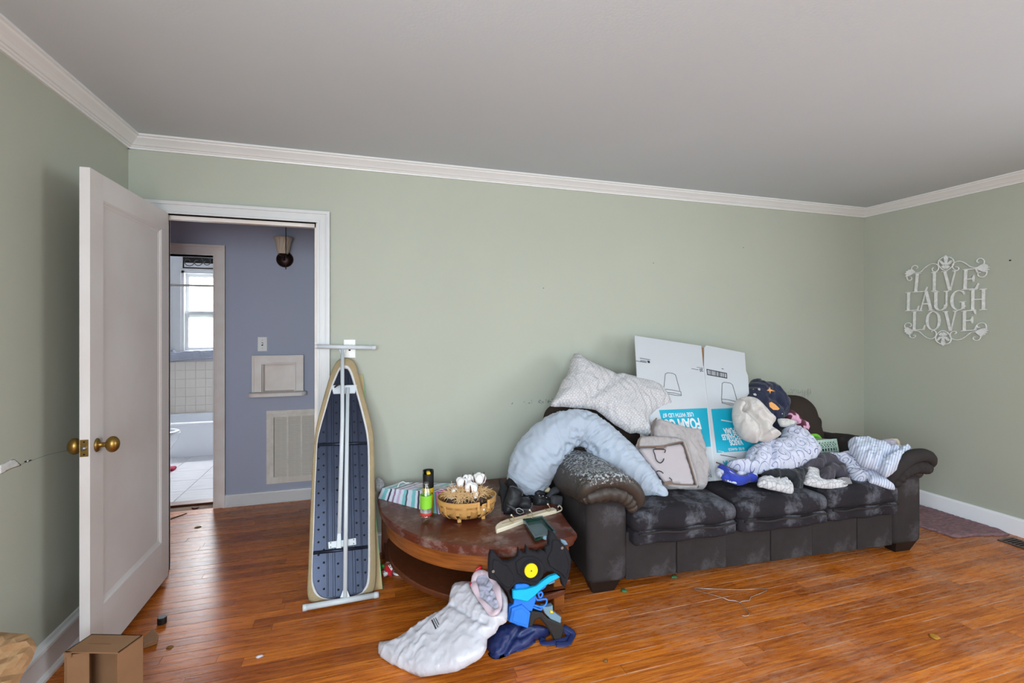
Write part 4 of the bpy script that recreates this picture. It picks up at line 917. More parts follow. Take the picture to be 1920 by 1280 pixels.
# ------------------------------------------------------------------ flattened cup carton on the sofa
CARD = M('white_faced_cardboard', rgb(190, 194, 199), .6, var=.03, vscale=5); KRAFT = M('kraft_cardboard', rgb(148, 110, 78), .85, var=.12, vscale=9)
TEAL = M('teal_print', rgb(0, 160, 188), .55); INK = M('black_print', rgb(40, 40, 44), .6); WPRINT = M('white_print', rgb(214, 218, 222), .55)
nl = Vector((0, -.90, .46)).normalized(); CN = (Matrix.Rotation(SOFA_A, 3, 'Z') @ nl)
CF = Frame(sofa_pt(.9, .272, .462), CN)
co = empty('cup_carton', tuple(sofa_pt(1.0, .29, .46))); tag(co, 'flattened white and teal foam cup carton propped upright on the sofa', 'carton')
zC = lambda pts: [CF.hit(*q) for q in zm(pts, 1170, 620, 4.265)]
BT = CF.v.dot(Vector((0, 0, 0)));
L0 = zC([(84, 38), (618, 120), (632, 280), (100, 215)])
botv = .004
def at_bottom(a): return (a, botv)
pA = zC([(84, 38)])[0]; pB = zC([(618, 120)])[0]; pC = zC([(634, 284)])[0]; pD = zC([(728, 1190)])[0]
fold_b = (pD[0], botv)
left_b = (zC([(137, 1150)])[0][0], botv)
panelA = [pA, pB, pC, fold_b, left_b]
mb = MB(); mb.prism(panelA, CF, -.007, 0); pa_ = mb.build('front_panel', CARD, co)
qB = zC([(640, 290)])[0]; qC = zC([(642, 135)])[0]; qD = zC([(660, 116)])[0]; qE = zC([(966, 176)])[0]; qF = zC([(976, 320)])[0]; qG = zC([(992, 360)])[0]
rb_ = (zC([(1035, 1150)])[0][0], botv)
mb = MB(); mb.prism([qB, qC, qD, qE, qF, qG, rb_, fold_b], CF, -.007, -.0005); pb_ = mb.build('side_panel', CARD, co)
gap = zC([(622, 130), (640, 133), (640, 284), (632, 282)]); mb = MB(); mb.prism([(a, b) for a, b in gap], CF, -.0125, -.008); mb.build('inner_face', KRAFT, co)
mb = MB(); mb.prism([(pA[0] + .01, botv), (pA[0] + .01, pA[1] - .06), (qE[0] - .01, qE[1] - .04), (rb_[0] - .02, botv)], CF, -.016, -.009); mb.build('rear_panel', KRAFT, co)
mb = MB(); stroke(mb, [pC, fold_b], CF, .004, -.0006, .0004); mb.build('fold_line', M('card_fold', rgb(206, 208, 214), .7), co)
t1 = zC([(664, 617), (695, 925), (372, 870)]); tl = zC([(100, 520)])[0]
mb = MB(); a_, b_, c_ = t1; mb.prism([a_, b_, (pA[0] + .05, b_[1] + (a_[1] - b_[1]) * 0), (pA[0] + .045, a_[1])], CF, 0, .0004); mb.build('teal_block', TEAL, pa_)
lowT = zC([(640, 975), (640, 1040)]); mb = MB(); mb.prism([lowT[0], lowT[1], (pA[0] + .06, lowT[1][1]), (pA[0] + .06, lowT[0][1])], CF, 0, .0004); mb.build('teal_block', TEAL, pa_)
t2 = zC([(697, 625), (742, 975)]); rx = qG[0] + .02
mb = MB(); mb.prism([t2[0], t2[1], (rx, t2[1][1]), (rx, t2[0][1])], CF, -.0004, .0002); mb.build('teal_block', TEAL, pb_)
def ctext(s, start, end, cap, mat, par, bold=.02):
    a = zC([start])[0]; b = zC([end])[0]; text_part('lettering', s, CF, a[0], a[1], cap, mat, par, True, bold, width=abs(a[0] - b[0]), depth=.0010)
pxm = lambda p, q: abs(zC([p])[0][1] - zC([q])[0][1])
ctext('FOAM CUPS', (597, 700), (228, 640), pxm((590, 698), (590, 782)), WPRINT, pa_, .04)
ctext('USE WITH LID #7', (550, 652), (290, 610), pxm((550, 652), (550, 684)), WPRINT, pa_, .02)
ctext('VASOS', (942, 868), (830, 850), pxm((930, 866), (930, 908)), WPRINT, pb_, .04)
ctext('DESECHABLES', (968, 820), (762, 786), pxm((800, 786), (800, 828)), WPRINT, pb_, .04)
ctext('DE ESPUMA', (962, 772), (778, 742), pxm((800, 742), (800, 784)), WPRINT, pb_, .04)
ctext('16 OZ \u2022 BLANCO', (958, 932), (822, 908), pxm((880, 912), (880, 932)), WPRINT, pb_, .02)
ctext('FOAM', (900, 1034), (780, 1014), pxm((800, 1020), (800, 1068)), TEAL, pb_, .04)
ctext('20', (628, 303), (600, 299), pxm((615, 302), (615, 326)), INK, pa_, .02)
def fine_print(a, b, th, mat, par, seed):
    """a line of print too small to read, as a row of short dashes"""
    rg = random.Random(seed); mb = MB(); t = 0.0
    while t < 1:
        e = min(1, t + rg.uniform(.05, .16)); q = zC([(a[0] + (b[0] - a[0]) * k, a[1] + (b[1] - a[1]) * k) for k in (t, e)]); stroke(mb, q, CF, th, 0, .0008); t = e + .03
    mb.build('fine_print', mat, par, kind='stuff')
fine_print((128, 218), (207, 232), .004, INK, pa_, 1); fine_print((132, 234), (180, 241), .0025, INK, pa_, 2); fine_print((130, 241), (180, 248), .0025, INK, pa_, 3); fine_print((98, 240), (180, 254), .004, INK, pa_, 4)
mb = MB(); mb.prism(zC([(184, 238), (205, 240), (208, 258), (192, 258)]), CF, 0, .0008); mb.build('printed_mark', INK, pa_)
fine_print((540, 302), (596, 312), .003, INK, pa_, 5); fine_print((582, 291), (630, 297), .0025, INK, pa_, 6); fine_print((780, 714), (862, 728), .008, WPRINT, pb_, 7); fine_print((756, 960), (796, 968), .006, WPRINT, pb_, 8); fine_print((772, 992), (900, 1014), .004, INK, pb_, 9); fine_print((782, 302), (795, 306), .004, INK, pb_, 10)
def cstroke(lines, par, wd=.0032):
    mb = MB()
    for ln in lines: stroke(mb, zC(ln), CF, wd, 0, .0008)
    mb.build('cup_drawing', INK, par)
cstroke([[(318, 465), (330, 345), (350, 335), (390, 340), (412, 353), (447, 480)], [(318, 465), (380, 472), (455, 487), (458, 518), (415, 516), (330, 500), (322, 490), (318, 465)], [(330, 490), (400, 497), (452, 510)]], pa_)
cstroke([[(780, 545), (785, 420), (800, 411), (850, 418), (868, 432), (905, 560)], [(780, 545), (830, 550), (905, 568), (905, 596), (850, 592), (785, 578), (780, 545)], [(788, 570), (850, 580), (903, 590)]], pb_)
cstroke([[(663, 308), (820, 340), (822, 378), (668, 350), (663, 308)]], pb_, .006)
rg = random.Random(4)
mb = MB()
for k in range(26):
    x_ = 676 + k * 5.2; w_ = rg.choice((1.2, 2.2, 3.4)); y_ = 315 + (x_ - 676) * .19
    mb.prism(zC([(x_, y_), (x_ + w_, y_), (x_ + w_, y_ + 36), (x_, y_ + 36)]), CF, -.0004, .0004)
mb.build('barcode', INK, pb_, kind='stuff')
mb = MB()
for ln in ([(660, 1100), (690, 1150), (655, 1190)], [(665, 1105), (700, 1170)], [(650, 1150), (700, 1170), (690, 1110)]): stroke(mb, zC(ln), CF, .0015, 0, .0008)
mb.build('printed_sketch', INK, pa_)
# ------------------------------------------------------------------ printed fabrics (patterns follow the cloth's own UV)
def fabric(name, base, rough=.85, var=.06, bump=.25, pattern=None, ink=None, scale=30, width=.1, ang=0.0, col2=None, sheen=.15, crumple=0.0):
    m = M(name, base, rough, sheen=sheen); t, b = nodes_of(m); N, L = t.nodes, t.links
    uv = N.new('ShaderNodeUVMap'); mp = N.new('ShaderNodeMapping'); mp.inputs['Rotation'].default_value = (0, 0, ang); L.new(uv.outputs[0], mp.inputs[0])
    n = N.new('ShaderNodeTexNoise'); n.inputs['Scale'].default_value = 9; n.inputs['Detail'].default_value = 4; L.new(uv.outputs[0], n.inputs['Vector'])
    r = N.new('ShaderNodeValToRGB'); r.color_ramp.elements[0].position = .35; r.color_ramp.elements[1].position = .65
    r.color_ramp.elements[0].color = col2 or tuple(c * (1 - var) for c in base[:3]) + (1,); r.color_ramp.elements[1].color = base; L.new(n.outputs['Fac'], r.inputs['Fac'])
    col = r.outputs['Color']
    def math_(op, a, b_=None):
        q = N.new('ShaderNodeMath'); q.operation = op
        for i, v in enumerate((a, b_)):
            if v is None: continue
            if isinstance(v, (int, float)): q.inputs[i].default_value = v
            else: L.new(v, q.inputs[i])
        return q.outputs[0]
    mask = None
    if pattern == 'lattice':
        v = N.new('ShaderNodeTexVoronoi'); v.feature = 'DISTANCE_TO_EDGE'; v.inputs['Scale'].default_value = scale; v.inputs['Randomness'].default_value = .35; L.new(mp.outputs[0], v.inputs['Vector'])
        mask = math_('LESS_THAN', v.outputs['Distance'], width)
    elif pattern == 'rings':
        v = N.new('ShaderNodeTexVoronoi'); v.inputs['Scale'].default_value = scale; v.inputs['Randomness'].default_value = .25; L.new(mp.outputs[0], v.inputs['Vector'])
        a = math_('ABSOLUTE', math_('SUBTRACT', v.outputs['Distance'], .42)); mask = math_('LESS_THAN', a, width)
    elif pattern == 'stripes':
        s = N.new('ShaderNodeSeparateXYZ'); L.new(mp.outputs[0], s.inputs[0])
        f = math_('FRACT', math_('MULTIPLY', s.outputs['X'], scale)); mask = math_('LESS_THAN', f, width)
    elif pattern == 'scrolls':
        v = N.new('ShaderNodeTexVoronoi'); v.inputs['Scale'].default_value = scale; v.inputs['Randomness'].default_value = .6; L.new(mp.outputs[0], v.inputs['Vector'])
        sb = N.new('ShaderNodeVectorMath'); sb.operation = 'SUBTRACT'; sc = N.new('ShaderNodeVectorMath'); sc.operation = 'SCALE'; sc.inputs['Scale'].default_value = scale
        L.new(mp.outputs[0], sb.inputs[0]); L.new(v.outputs['Position'], sb.inputs[1]); L.new(sb.outputs[0], sc.inputs[0])
        s = N.new('ShaderNodeSeparateXYZ'); L.new(sc.outputs[0], s.inputs[0])
        th = math_('DIVIDE', math_('ARCTAN2', s.outputs['Y'], s.outputs['X']), 6.28319)
        rad = math_('MULTIPLY', v.outputs['Distance'], 3.4)
        f = math_('FRACT', math_('ADD', th, rad)); mask = math_('LESS_THAN', f, width)
    elif pattern == 'stars':
        v = N.new('ShaderNodeTexVoronoi'); v.inputs['Scale'].default_value = scale; L.new(mp.outputs[0], v.inputs['Vector'])
        sz = math_('MULTIPLY', math_('POWER', N.new('ShaderNodeSeparateColor').outputs[0], 1), width)
        sp = t.nodes.new('ShaderNodeSeparateColor'); L.new(v.outputs['Color'], sp.inputs[0])
        sz = math_('MULTIPLY', math_('POWER', sp.outputs[0], 3.0), width); mask = math_('LESS_THAN', v.outputs['Distance'], sz)
    elif pattern == 'patch':
        v = N.new('ShaderNodeTexNoise'); v.inputs['Scale'].default_value = scale; v.inputs['Detail'].default_value = 1; L.new(mp.outputs[0], v.inputs['Vector']); mask = math_('GREATER_THAN', v.outputs['Fac'], width)
    elif pattern == 'bands':
        s = N.new('ShaderNodeSeparateXYZ'); L.new(mp.outputs[0], s.inputs[0])
        f = math_('FRACT', math_('MULTIPLY', s.outputs['X'], scale)); rp = N.new('ShaderNodeValToRGB'); rp.color_ramp.interpolation = 'CONSTANT'
        while len(rp.color_ramp.elements) > 1: rp.color_ramp.elements.remove(rp.color_ramp.elements[-1])
        for i, (p, c) in enumerate(ink):
            e = rp.color_ramp.elements[0] if i == 0 else rp.color_ramp.elements.new(p)
            e.position = p; e.color = c
        L.new(f, rp.inputs['Fac']); col = rp.outputs['Color']
    if mask is not None:
        mx = N.new('ShaderNodeMix'); mx.data_type = 'RGBA'; L.new(mask, mx.inputs['Factor']); L.new(col, mx.inputs['A']); mx.inputs['B'].default_value = ink; col = mx.outputs['Result']
    L.new(col, b.inputs['Base Color'])
    if bump:
        q = N.new('ShaderNodeTexNoise'); q.inputs['Scale'].default_value = 55; q.inputs['Detail'].default_value = 5; L.new(uv.outputs[0], q.inputs['Vector'])
        bp = N.new('ShaderNodeBump'); bp.inputs['Strength'].default_value = bump; bp.inputs['Distance'].default_value = .006; L.new(q.outputs['Fac'], bp.inputs['Height']); L.new(bp.outputs[0], b.inputs['Normal'])
        if bump >= .2:          # soft creases running across the weave
            wv = N.new('ShaderNodeTexWave'); wv.inputs['Scale'].default_value = 5.5; wv.inputs['Distortion'].default_value = 11; wv.inputs['Detail'].default_value = 3; wv.inputs['Detail Scale'].default_value = 1.3; L.new(mp.outputs[0], wv.inputs['Vector'])
            b2 = N.new('ShaderNodeBump'); b2.inputs['Strength'].default_value = .55; b2.inputs['Distance'].default_value = .012; L.new(wv.outputs['Fac'], b2.inputs['Height']); L.new(bp.outputs[0], b2.inputs['Normal']); L.new(b2.outputs[0], b.inputs['Normal'])
    if crumple:
        src = None
        for k_, (sc_, ds_) in enumerate(((14, .016), (38, .006))):
            vo = N.new('ShaderNodeTexVoronoi'); vo.feature = 'F1'; vo.inputs['Scale'].default_value = sc_; vo.inputs['Randomness'].default_value = 1; ns = N.new('ShaderNodeTexNoise'); ns.inputs['Scale'].default_value = 6
            ad_ = N.new('ShaderNodeVectorMath'); ad_.operation = 'MULTIPLY_ADD'; L.new(uv.outputs[0], ns.inputs['Vector']); L.new(ns.outputs['Color'], ad_.inputs[0]); ad_.inputs[1].default_value = (.06, .06, 0); L.new(uv.outputs[0], ad_.inputs[2]); L.new(ad_.outputs[0], vo.inputs['Vector'])
            b3 = N.new('ShaderNodeBump'); b3.inputs['Strength'].default_value = crumple; b3.inputs['Distance'].default_value = ds_; L.new(vo.outputs['Distance'], b3.inputs['Height'])
            if src is not None: L.new(src, b3.inputs['Normal'])
            src = b3.outputs[0]
        L.new(src, b.inputs['Normal'])
    return m
NAVYI = rgb(86, 92, 140)
F_HEX = fabric('grey_lattice_cotton', rgb(202, 201, 203), pattern='rings', ink=rgb(172, 170, 175), scale=46, width=.07, bump=.2)
F_WHITE = fabric('white_pillow_ticking', rgb(172, 182, 197), var=.05, bump=.35)
F_GREY = fabric('taupe_canvas', rgb(172, 166, 166), var=.06, bump=.2, col2=rgb(160, 154, 154)); F_BRN = fabric('brown_binding', rgb(118, 98, 88), bump=.1)
F_BEIGE = fabric('beige_quilted_lining', rgb(202, 198, 194), var=.06, bump=.3)
F_NAVY = fabric('navy_star_print', rgb(32, 38, 62), pattern='stars', ink=rgb(232, 226, 216), scale=26, width=.20, bump=.2)
F_ORNG = fabric('orange_print', rgb(228, 164, 98), bump=.1)
F_PINK = fabric('maroon_pink_print', rgb(92, 36, 54), pattern='patch', ink=rgb(222, 166, 196), scale=14, width=.52, bump=.2)
F_SCR = fabric('white_scroll_print', rgb(198, 202, 220), pattern='scrolls', ink=NAVYI, scale=13, width=.10, bump=.3)
F_SCR2 = fabric('worn_scroll_print', rgb(200, 204, 220), pattern='scrolls', ink=rgb(104, 112, 150), scale=22, width=.18, bump=.3)
F_PLAIN = fabric('plain_white_sheet', rgb(202, 203, 218), bump=.25)
F_STR = fabric('white_blue_pinstripe', rgb(204, 212, 228), pattern='stripes', ink=rgb(150, 160, 188), scale=75, width=.28, ang=.5, bump=.25)
F_STR2 = fabric('blue_grey_pinstripe', rgb(196, 204, 224), pattern='stripes', ink=rgb(150, 158, 182), scale=60, width=.35, ang=1.3, bump=.25)
F_ROY = fabric('royal_blue_jersey', rgb(44, 62, 170), bump=.2); F_WJ = fabric('white_jersey', rgb(202, 205, 220), bump=.2)
F_BLK = fabric('black_cotton', rgb(30, 32, 38), bump=.3); F_CHAR = fabric('charcoal_twill', rgb(62, 58, 68), bump=.2)
F_CRM = fabric('cream_hatched_cotton', rgb(204, 203, 205), pattern='lattice', ink=rgb(156, 156, 164), scale=42, width=.06, bump=.3)
F_TAN = fabric('tan_cloth', rgb(206, 190, 168), bump=.3); F_LIL = fabric('lilac_grey_cloth', rgb(172, 166, 182), bump=.3)

def SFr(x, y, z, n): return Frame(sofa_pt(x, y, z), Matrix.Rotation(SOFA_A, 3, 'Z') @ Vector(n))
# grey patterned pillow leaning on the back cushion and wall
fr = SFr(.35, .42, .78, (.05, -.80, .60)); k = 7.11
pil = [fr.hit(*q) for q in zm([(395, 168), (450, 185), (560, 260), (700, 330), (830, 388), (940, 432), (1010, 430), (1100, 455), (1230, 482), (1380, 520), (1500, 565), (1560, 610), (1620, 690), (1680, 800), (1708, 884), (1640, 885), (1520, 930), (1440, 985), (1402, 1030), (1400, 1100), (1420, 1200), (1415, 1260), (1320, 1247), (1230, 1217), (1150, 1227), (1050, 1172), (920, 1092), (820, 1010), (740, 950), (690, 915), (560, 895), (400, 885), (250, 870), (88, 865), (130, 770), (190, 660), (240, 520), (290, 470), (330, 380), (350, 250), (385, 215)], 1020, 640, k)]
cr1 = [fr.hit(*q) for q in zm([(940, 460), (800, 600), (560, 780)], 1020, 640, k)]; cr2 = [fr.hit(*q) for q in zm([(1010, 530), (850, 640), (600, 790)], 1020, 640, k)]
p_ = puff('patterned_pillow', pil, fr, .085, .045, F_HEX, R=.14, res=.016, smooth_k=2, wr=[wrinkle(11, .010, 40, .9), wrinkle(12, .006, 70, 2.2)], creases=[(cr1, .022, .018), (cr2, .016, .016)])
tag(p_, 'pale grey circle-print pillow leaning on the sofa back', 'pillow')
# long white body pillow bent over the arm
bp_px = [(975, 925, 2.735, 26), (985, 905, 2.73, 40), (1000, 872, 2.725, 47), (1024, 838, 2.725, 47), (1056, 812, 2.72, 43), (1088, 804, 2.70, 38), (1112, 815, 2.665, 37), (1138, 838, 2.61, 38), (1166, 864, 2.54, 38), (1194, 890, 2.47, 34), (1218, 909, 2.41, 27), (1236, 920, 2.365, 17)]
path = [onY(a, b, c) for a, b, c, _ in bp_px]; rad = [r_ * (p.x * _s + p.y * _c) / F_PX for p, (_, _, _, r_) in zip(path, bp_px)]
cc = cat([tuple(p) + (r,) for p, r in zip(path, rad)], 18, False)
path = [Vector(q[:3]) for q in cc]; rad = [q[3] for q in cc]
rg = random.Random(2); ph = [rg.uniform(0, 6) for _ in range(8)]
crotch = onY(1080, 832, 2.62)
from mathutils import noise as MN
def pw(p, t, a, c):
    d = p - c; L_ = max(d.length, .03)
    q = Vector((p.x * 9 + 3 * t, p.y * 9, p.z * 9)); w = .018 * abs(MN.noise(q * 1.6)) + .012 * abs(MN.noise(Vector((t * 60 + 2.2 * math.sin(a + ph[0]), a * 1.1, 1.0))))
    w += .006 * abs(MN.noise(Vector((t * 130 + 3 * math.sin(a * 1.5), a * 1.6, 5.0))))
    fade = 1 + .9 * math.exp(-((p - crotch).length / .16) ** 2)
    near = math.exp(-((p - crotch).length / .12) ** 2)
    return c + d * (1 - w * fade / L_ - .20 * near)
mb = MB(); mb.sweep(path, rad, 72, round_ends=True, fn=pw); bpo = mb.build('body_pillow', F_WHITE, smooth=True)
tag(bpo, 'long white body pillow bent in an arch over the sofa arm', 'pillow')

# folded canvas closet organiser with hooks
of = SFr(.55, .235, .50, (0, -.88, .48))
kz = 8.53; Z = lambda pts: zm(pts, 1180, 780, kz)
og = empty('closet_organizer', tuple(sofa_pt(.62, .2, .46))); tag(og, 'folded taupe canvas closet organizer with black hooks on the sofa seat', 'organizer')
H = lambda pts, f=of: [f.hit(*q) for q in Z(pts)]
puff('canvas_body', H([(400, 55), (560, 90), (700, 140), (900, 190), (1060, 215), (1110, 290), (1150, 400), (1185, 520), (1190, 680), (1242, 790), (1225, 950), (1200, 1150), (1100, 1192), (900, 1200), (700, 1200), (560, 1190), (450, 1100), (380, 800), (335, 640), (330, 420), (345, 240), (370, 120)]), of, .055, .015, F_GREY, og, R=.03, res=.014, smooth_k=2, wr=[wrinkle(21, .018, 55, .2), wrinkle(22, .010, 90, 1.3)])
of2 = Frame(of.at(0, 0, .075), of.n + Vector((-.08, 0, 0)))
puff('folded_layer', H([(175, 330), (420, 318), (640, 330), (820, 358), (900, 420), (985, 640), (1060, 900), (1110, 1140), (980, 1150), (800, 1160), (620, 1120), (520, 1000), (300, 740), (112, 505), (130, 420)], of2), of2, .018, .05, F_GREY, og, R=.02, res=.014, smooth_k=2, wr=[wrinkle(24, .008, 60, 1.0)])
of3 = Frame(of.at(0, 0, .098), of2.n)
fp = puff('front_panel', H([(125, 495), (430, 487), (560, 478), (850, 418), (940, 700), (1062, 1105), (700, 1088), (560, 1060), (420, 880), (250, 680)], of3), of3, .006, .006, fabric('taupe_panel', rgb(176, 168, 172), var=.03, bump=.08), og, R=.02, res=.02, smooth_k=1)
def tubepx(name, pts, f, h, r, mat, par, kk=3): return MB().sweep([f.at(*q, h) for q in cat(H(pts, f), kk, False)], r, 8).build(name, mat, par, smooth=True)
tubepx('binding', [(118, 495), (420, 487), (550, 478), (700, 440), (845, 412)], of3, .006, .004, F_BRN, og)
tubepx('binding', [(850, 418), (900, 560), (980, 820), (1062, 1105)], of3, .006, .004, F_BRN, og)
tubepx('binding', [(1062, 1105), (800, 1098), (695, 1088)], of3, .004, .003, F_BRN, og)
tubepx('binding', [(400, 55), (360, 130), (340, 240), (345, 330)], of, .03, .004, F_BRN, og)
tubepx('binding', [(170, 335), (130, 400), (118, 495)], of2, .03, .004, F_BRN, og)
for tabp in ([(412, 487), (548, 485), (540, 545), (412, 543)], [(548, 1055), (670, 1030), (700, 1090), (560, 1105)]):
    MB().prism(H(tabp, of3), of3, .004, .010).build('webbing_tab', F_BRN, fp)
BLKM = M('black_wire', rgb(34, 32, 36), .4)
tubepx('hook', [(552, 592), (552, 540), (380, 540), (395, 620), (420, 710), (480, 755), (525, 725), (540, 685)], of3, .012, .0028, BLKM, fp, 4)
tubepx('hook', [(420, 895), (455, 882), (500, 895), (530, 922)], of3, .012, .0028, BLKM, fp, 4)
tubepx('hook', [(625, 988), (650, 1010), (670, 1032)], of3, .012, .0028, BLKM, fp, 4)

# heap at the sofa's right end
kz4 = 8.0; Z4 = lambda pts: zm(pts, 1350, 700, kz4)
def heap(name, pts, f, tf, tb, mat, lab, catg, R=.05, res=.008, wr=(), cr=(), par=None, sk=2, bw=.35):
    o = puff(name, [f.hit(*q) for q in pts], f, tf, tb, mat, par, R=R, res=res, smooth_k=sk, wr=wr, creases=[([f.hit(*q) for q in ln], d_, w_) for ln, d_, w_ in cr], bw=bw, prof=.75)
    if lab: tag(o, lab, catg)
    return o
fN = SFr(1.35, .475, .75, (-.05, -.86, .50))
nv = heap('space_blanket', Z4([(448, 128), (500, 85), (560, 90), (610, 130), (700, 128), (780, 180), (860, 260), (940, 350), (1000, 420), (1022, 480), (1005, 560), (1000, 640), (930, 680), (900, 860), (850, 860), (760, 800), (600, 720), (420, 560), (300, 430), (310, 345), (400, 225)]), fN, .11, .06, F_NAVY, 'navy star-print blanket bunched on the sofa back', 'blanket', R=.09, wr=[wrinkle(31, .022, 35, .6), wrinkle(32, .012, 60, 2.0)], cr=[(Z4([(600, 420), (720, 470), (850, 600)]), .03, .02), (Z4([(450, 150), (600, 150), (700, 150)]), .015, .015)])
from mathutils.bvhtree import BVHTree
BVH = BVHTree.FromPolygons([ROOT[nv] @ v.co for v in nv.data.vertices], [tuple(p.vertices) for p in nv.data.polygons])
def on_blanket(name, pts, mat, h=.106):
    hs = []
    for q in Z4(pts):
        a, b = fN.hit(*q); r_ = BVH.ray_cast(EYE, (fN.at(a, b, 0) - EYE).normalized(), 9.0); hs.append((r_[0] if r_[0] is not None else fN.at(a, b, .08)) - (fN.at(a, b, 0) - EYE).normalized() * .003)
    c_ = sum(hs, Vector()) / len(hs); n = len(hs)
    r_ = BVH.ray_cast(EYE, (c_ - EYE).normalized(), 9.0)
    if r_[0] is not None: c_ = r_[0] - (c_ - EYE).normalized() * .003
    build(name, [c_] + hs, [(0, 1 + (k + 1) % n, 1 + k) for k in range(n)], mat, nv, True, [(0, 0)] * (n + 1))
on_blanket('printed_star', [(748, 195), (757, 235), (832, 268), (762, 262), (752, 305), (740, 262), (700, 255), (725, 238), (660, 205), (735, 228)], F_ORNG, .112)
on_blanket('printed_planet', [(735, 440), (770, 425), (820, 455), (870, 500), (895, 530), (870, 548), (800, 545), (745, 500)], F_ORNG, .108)
for q in ([(565, 225), (590, 215), (608, 235), (600, 255), (575, 250)], [(497, 300), (530, 295), (552, 318), (540, 335), (505, 325)]): on_blanket('printed_moon', q, F_BEIGE, .098)
fB = SFr(1.22, .20, .62, (-.35, -.85, .40))
heap('bedding_roll', Z4([(190, 560), (205, 470), (240, 410), (310, 362), (400, 345), (500, 360), (590, 410), (680, 510), (760, 600), (842, 680), (800, 750), (785, 795), (850, 845), (918, 912), (800, 990), (705, 1032), (590, 1005), (555, 1042), (470, 1030), (370, 990), (290, 900), (225, 790), (192, 670)]), fB, .085, .13, F_BEIGE, 'beige quilted bedding rolled into a loop on the heap', 'bedding', R=.06,
     wr=[wrinkle(41, .012, 50, .9), wrinkle(42, .008, 90, 2.1)], cr=[(Z4([(330, 395), (372, 430), (370, 500), (320, 590)]), .05, .013), (Z4([(360, 560), (450, 660), (560, 760), (600, 900), (590, 990)]), .06, .018), (Z4([(420, 430), (480, 560), (640, 720), (700, 760)]), .02, .012), (Z4([(780, 795), (700, 870), (640, 900)]), .025, .012)])
fP = SFr(1.62, .455, .66, (.10, -.9, .42))
heap('pink_print_cloth', Z4([(1000, 540), (1060, 560), (1120, 620), (1200, 690), (1280, 740), (1302, 800), (1290, 900), (1240, 890), (1170, 850), (1120, 780), (1060, 740), (980, 700), (960, 640)]), fP, .045, .05, F_PINK, 'maroon cloth with pink leaf print beside the navy blanket', 'cloth', R=.035, wr=[wrinkle(51, .012, 70, .9)])
fG = SFr(1.40, .27, .62, (-.1, -.8, .6))
heap('grey_lining_corner', Z4([(862, 680), (960, 670), (1060, 690), (1158, 715), (1120, 770), (1060, 800), (930, 800), (890, 760)]), fG, .02, .03, F_BEIGE, 'loose beige corner of cloth beside the navy blanket', 'cloth', R=.03, wr=[wrinkle(55, .01, 60, .2)])
fW = SFr(1.35, .15, .52, (-.08, -.66, .75))
heap('scroll_sheet', [(1362, 872), (1372, 864), (1395, 862), (1400, 848), (1410, 836), (1440, 826), (1462, 822), (1466, 806), (1480, 798), (1494, 806), (1505, 812), (1516, 820), (1527, 832), (1536, 848), (1531, 862), (1512, 872), (1496, 877), (1492, 883), (1470, 884), (1440, 886), (1420, 889), (1395, 886), (1378, 880)], fW, .075, .03, F_SCR, 'white sheet with blue scroll print spilling over the middle cushion', 'sheet', R=.07, wr=[wrinkle(61, .026, 32, .4), wrinkle(62, .014, 60, 1.5)], cr=[([(1440, 840), (1442, 860), (1440, 880)], .03, .012), ([(1415, 845), (1405, 865), (1400, 875)], .02, .01)])
fW2 = SFr(1.52, .20, .55, (0, -.72, .69))
heap('plain_sheet', [(1466, 822), (1470, 806), (1482, 800), (1496, 806), (1508, 814), (1518, 824), (1528, 836), (1537, 850), (1528, 862), (1508, 868), (1490, 866), (1472, 852), (1462, 838)], fW2, .065, .02, F_PLAIN, 'plain white folds of sheet left of the green basket', 'sheet', R=.045, wr=[wrinkle(65, .024, 36, 2.4), wrinkle(66, .012, 70, 2.0)])
k5 = 9.6; Z5 = lambda pts: zm(pts, 1340, 820, k5)
fS = SFr(1.1, .12, .478, (0, -.45, .9))
jr = heap('blue_jersey', Z5([(50, 535), (80, 518), (150, 545), (230, 590), (310, 650), (400, 705), (470, 715), (520, 705), (570, 675), (620, 662), (670, 690), (740, 725), (775, 760), (765, 790), (640, 800), (560, 835), (500, 850), (420, 852), (300, 812), (190, 780), (120, 740), (110, 700), (150, 660)]), fS, .035, .02, F_ROY, 'royal blue and white jersey lying on the middle cushion', 'jersey', R=.03, wr=[wrinkle(71, .012, 60, .8)])
fS2 = Frame(fS.at(0, 0, .022), fS.n)
heap('white_panel', Z5([(222, 610), (260, 600), (330, 650), (420, 710), (400, 735), (320, 700), (240, 650)]), fS2, .016, .012, F_WJ, None, None, R=.02, par=jr)
heap('white_trim', Z5([(185, 755), (260, 780), (330, 800), (395, 815), (395, 835), (300, 815), (200, 780)]), Frame(fS.at(0, 0, .008), fS.n), .012, .008, F_WJ, None, None, R=.012, par=jr)
heap('white_shirt', Z5([(40, 560), (110, 590), (200, 640), (150, 690), (140, 740), (60, 690), (20, 640)]), Frame(fS.at(0, .01, -.002), fS.n), .02, .012, F_WJ, 'white cloth corner under the blue jersey', 'cloth', R=.02)
heap('white_shirt', Z5([(380, 620), (520, 640), (700, 660), (780, 700), (720, 730), (620, 665), (560, 680), (500, 710), (430, 700)]), Frame(fS.at(0, .01, .002), fS.n), .025, .012, F_WJ, 'white cloth fold between the blue jersey and the scroll sheet', 'cloth', R=.02)
MB().sweep([fS.at(*fS.hit(*q), .016) for q in Z5([(10, 480), (240, 570), (500, 640), (860, 690), (950, 700)])], .0045, 8).build('wooden_rod', M('brown_rod', rgb(92, 66, 52), .5)); tag(bpy.data.objects['wooden_rod'], 'thin brown rod lying between the scroll sheet and the jersey', 'rod')
fK = SFr(1.30, .10, .482, (0, -.5, .87))
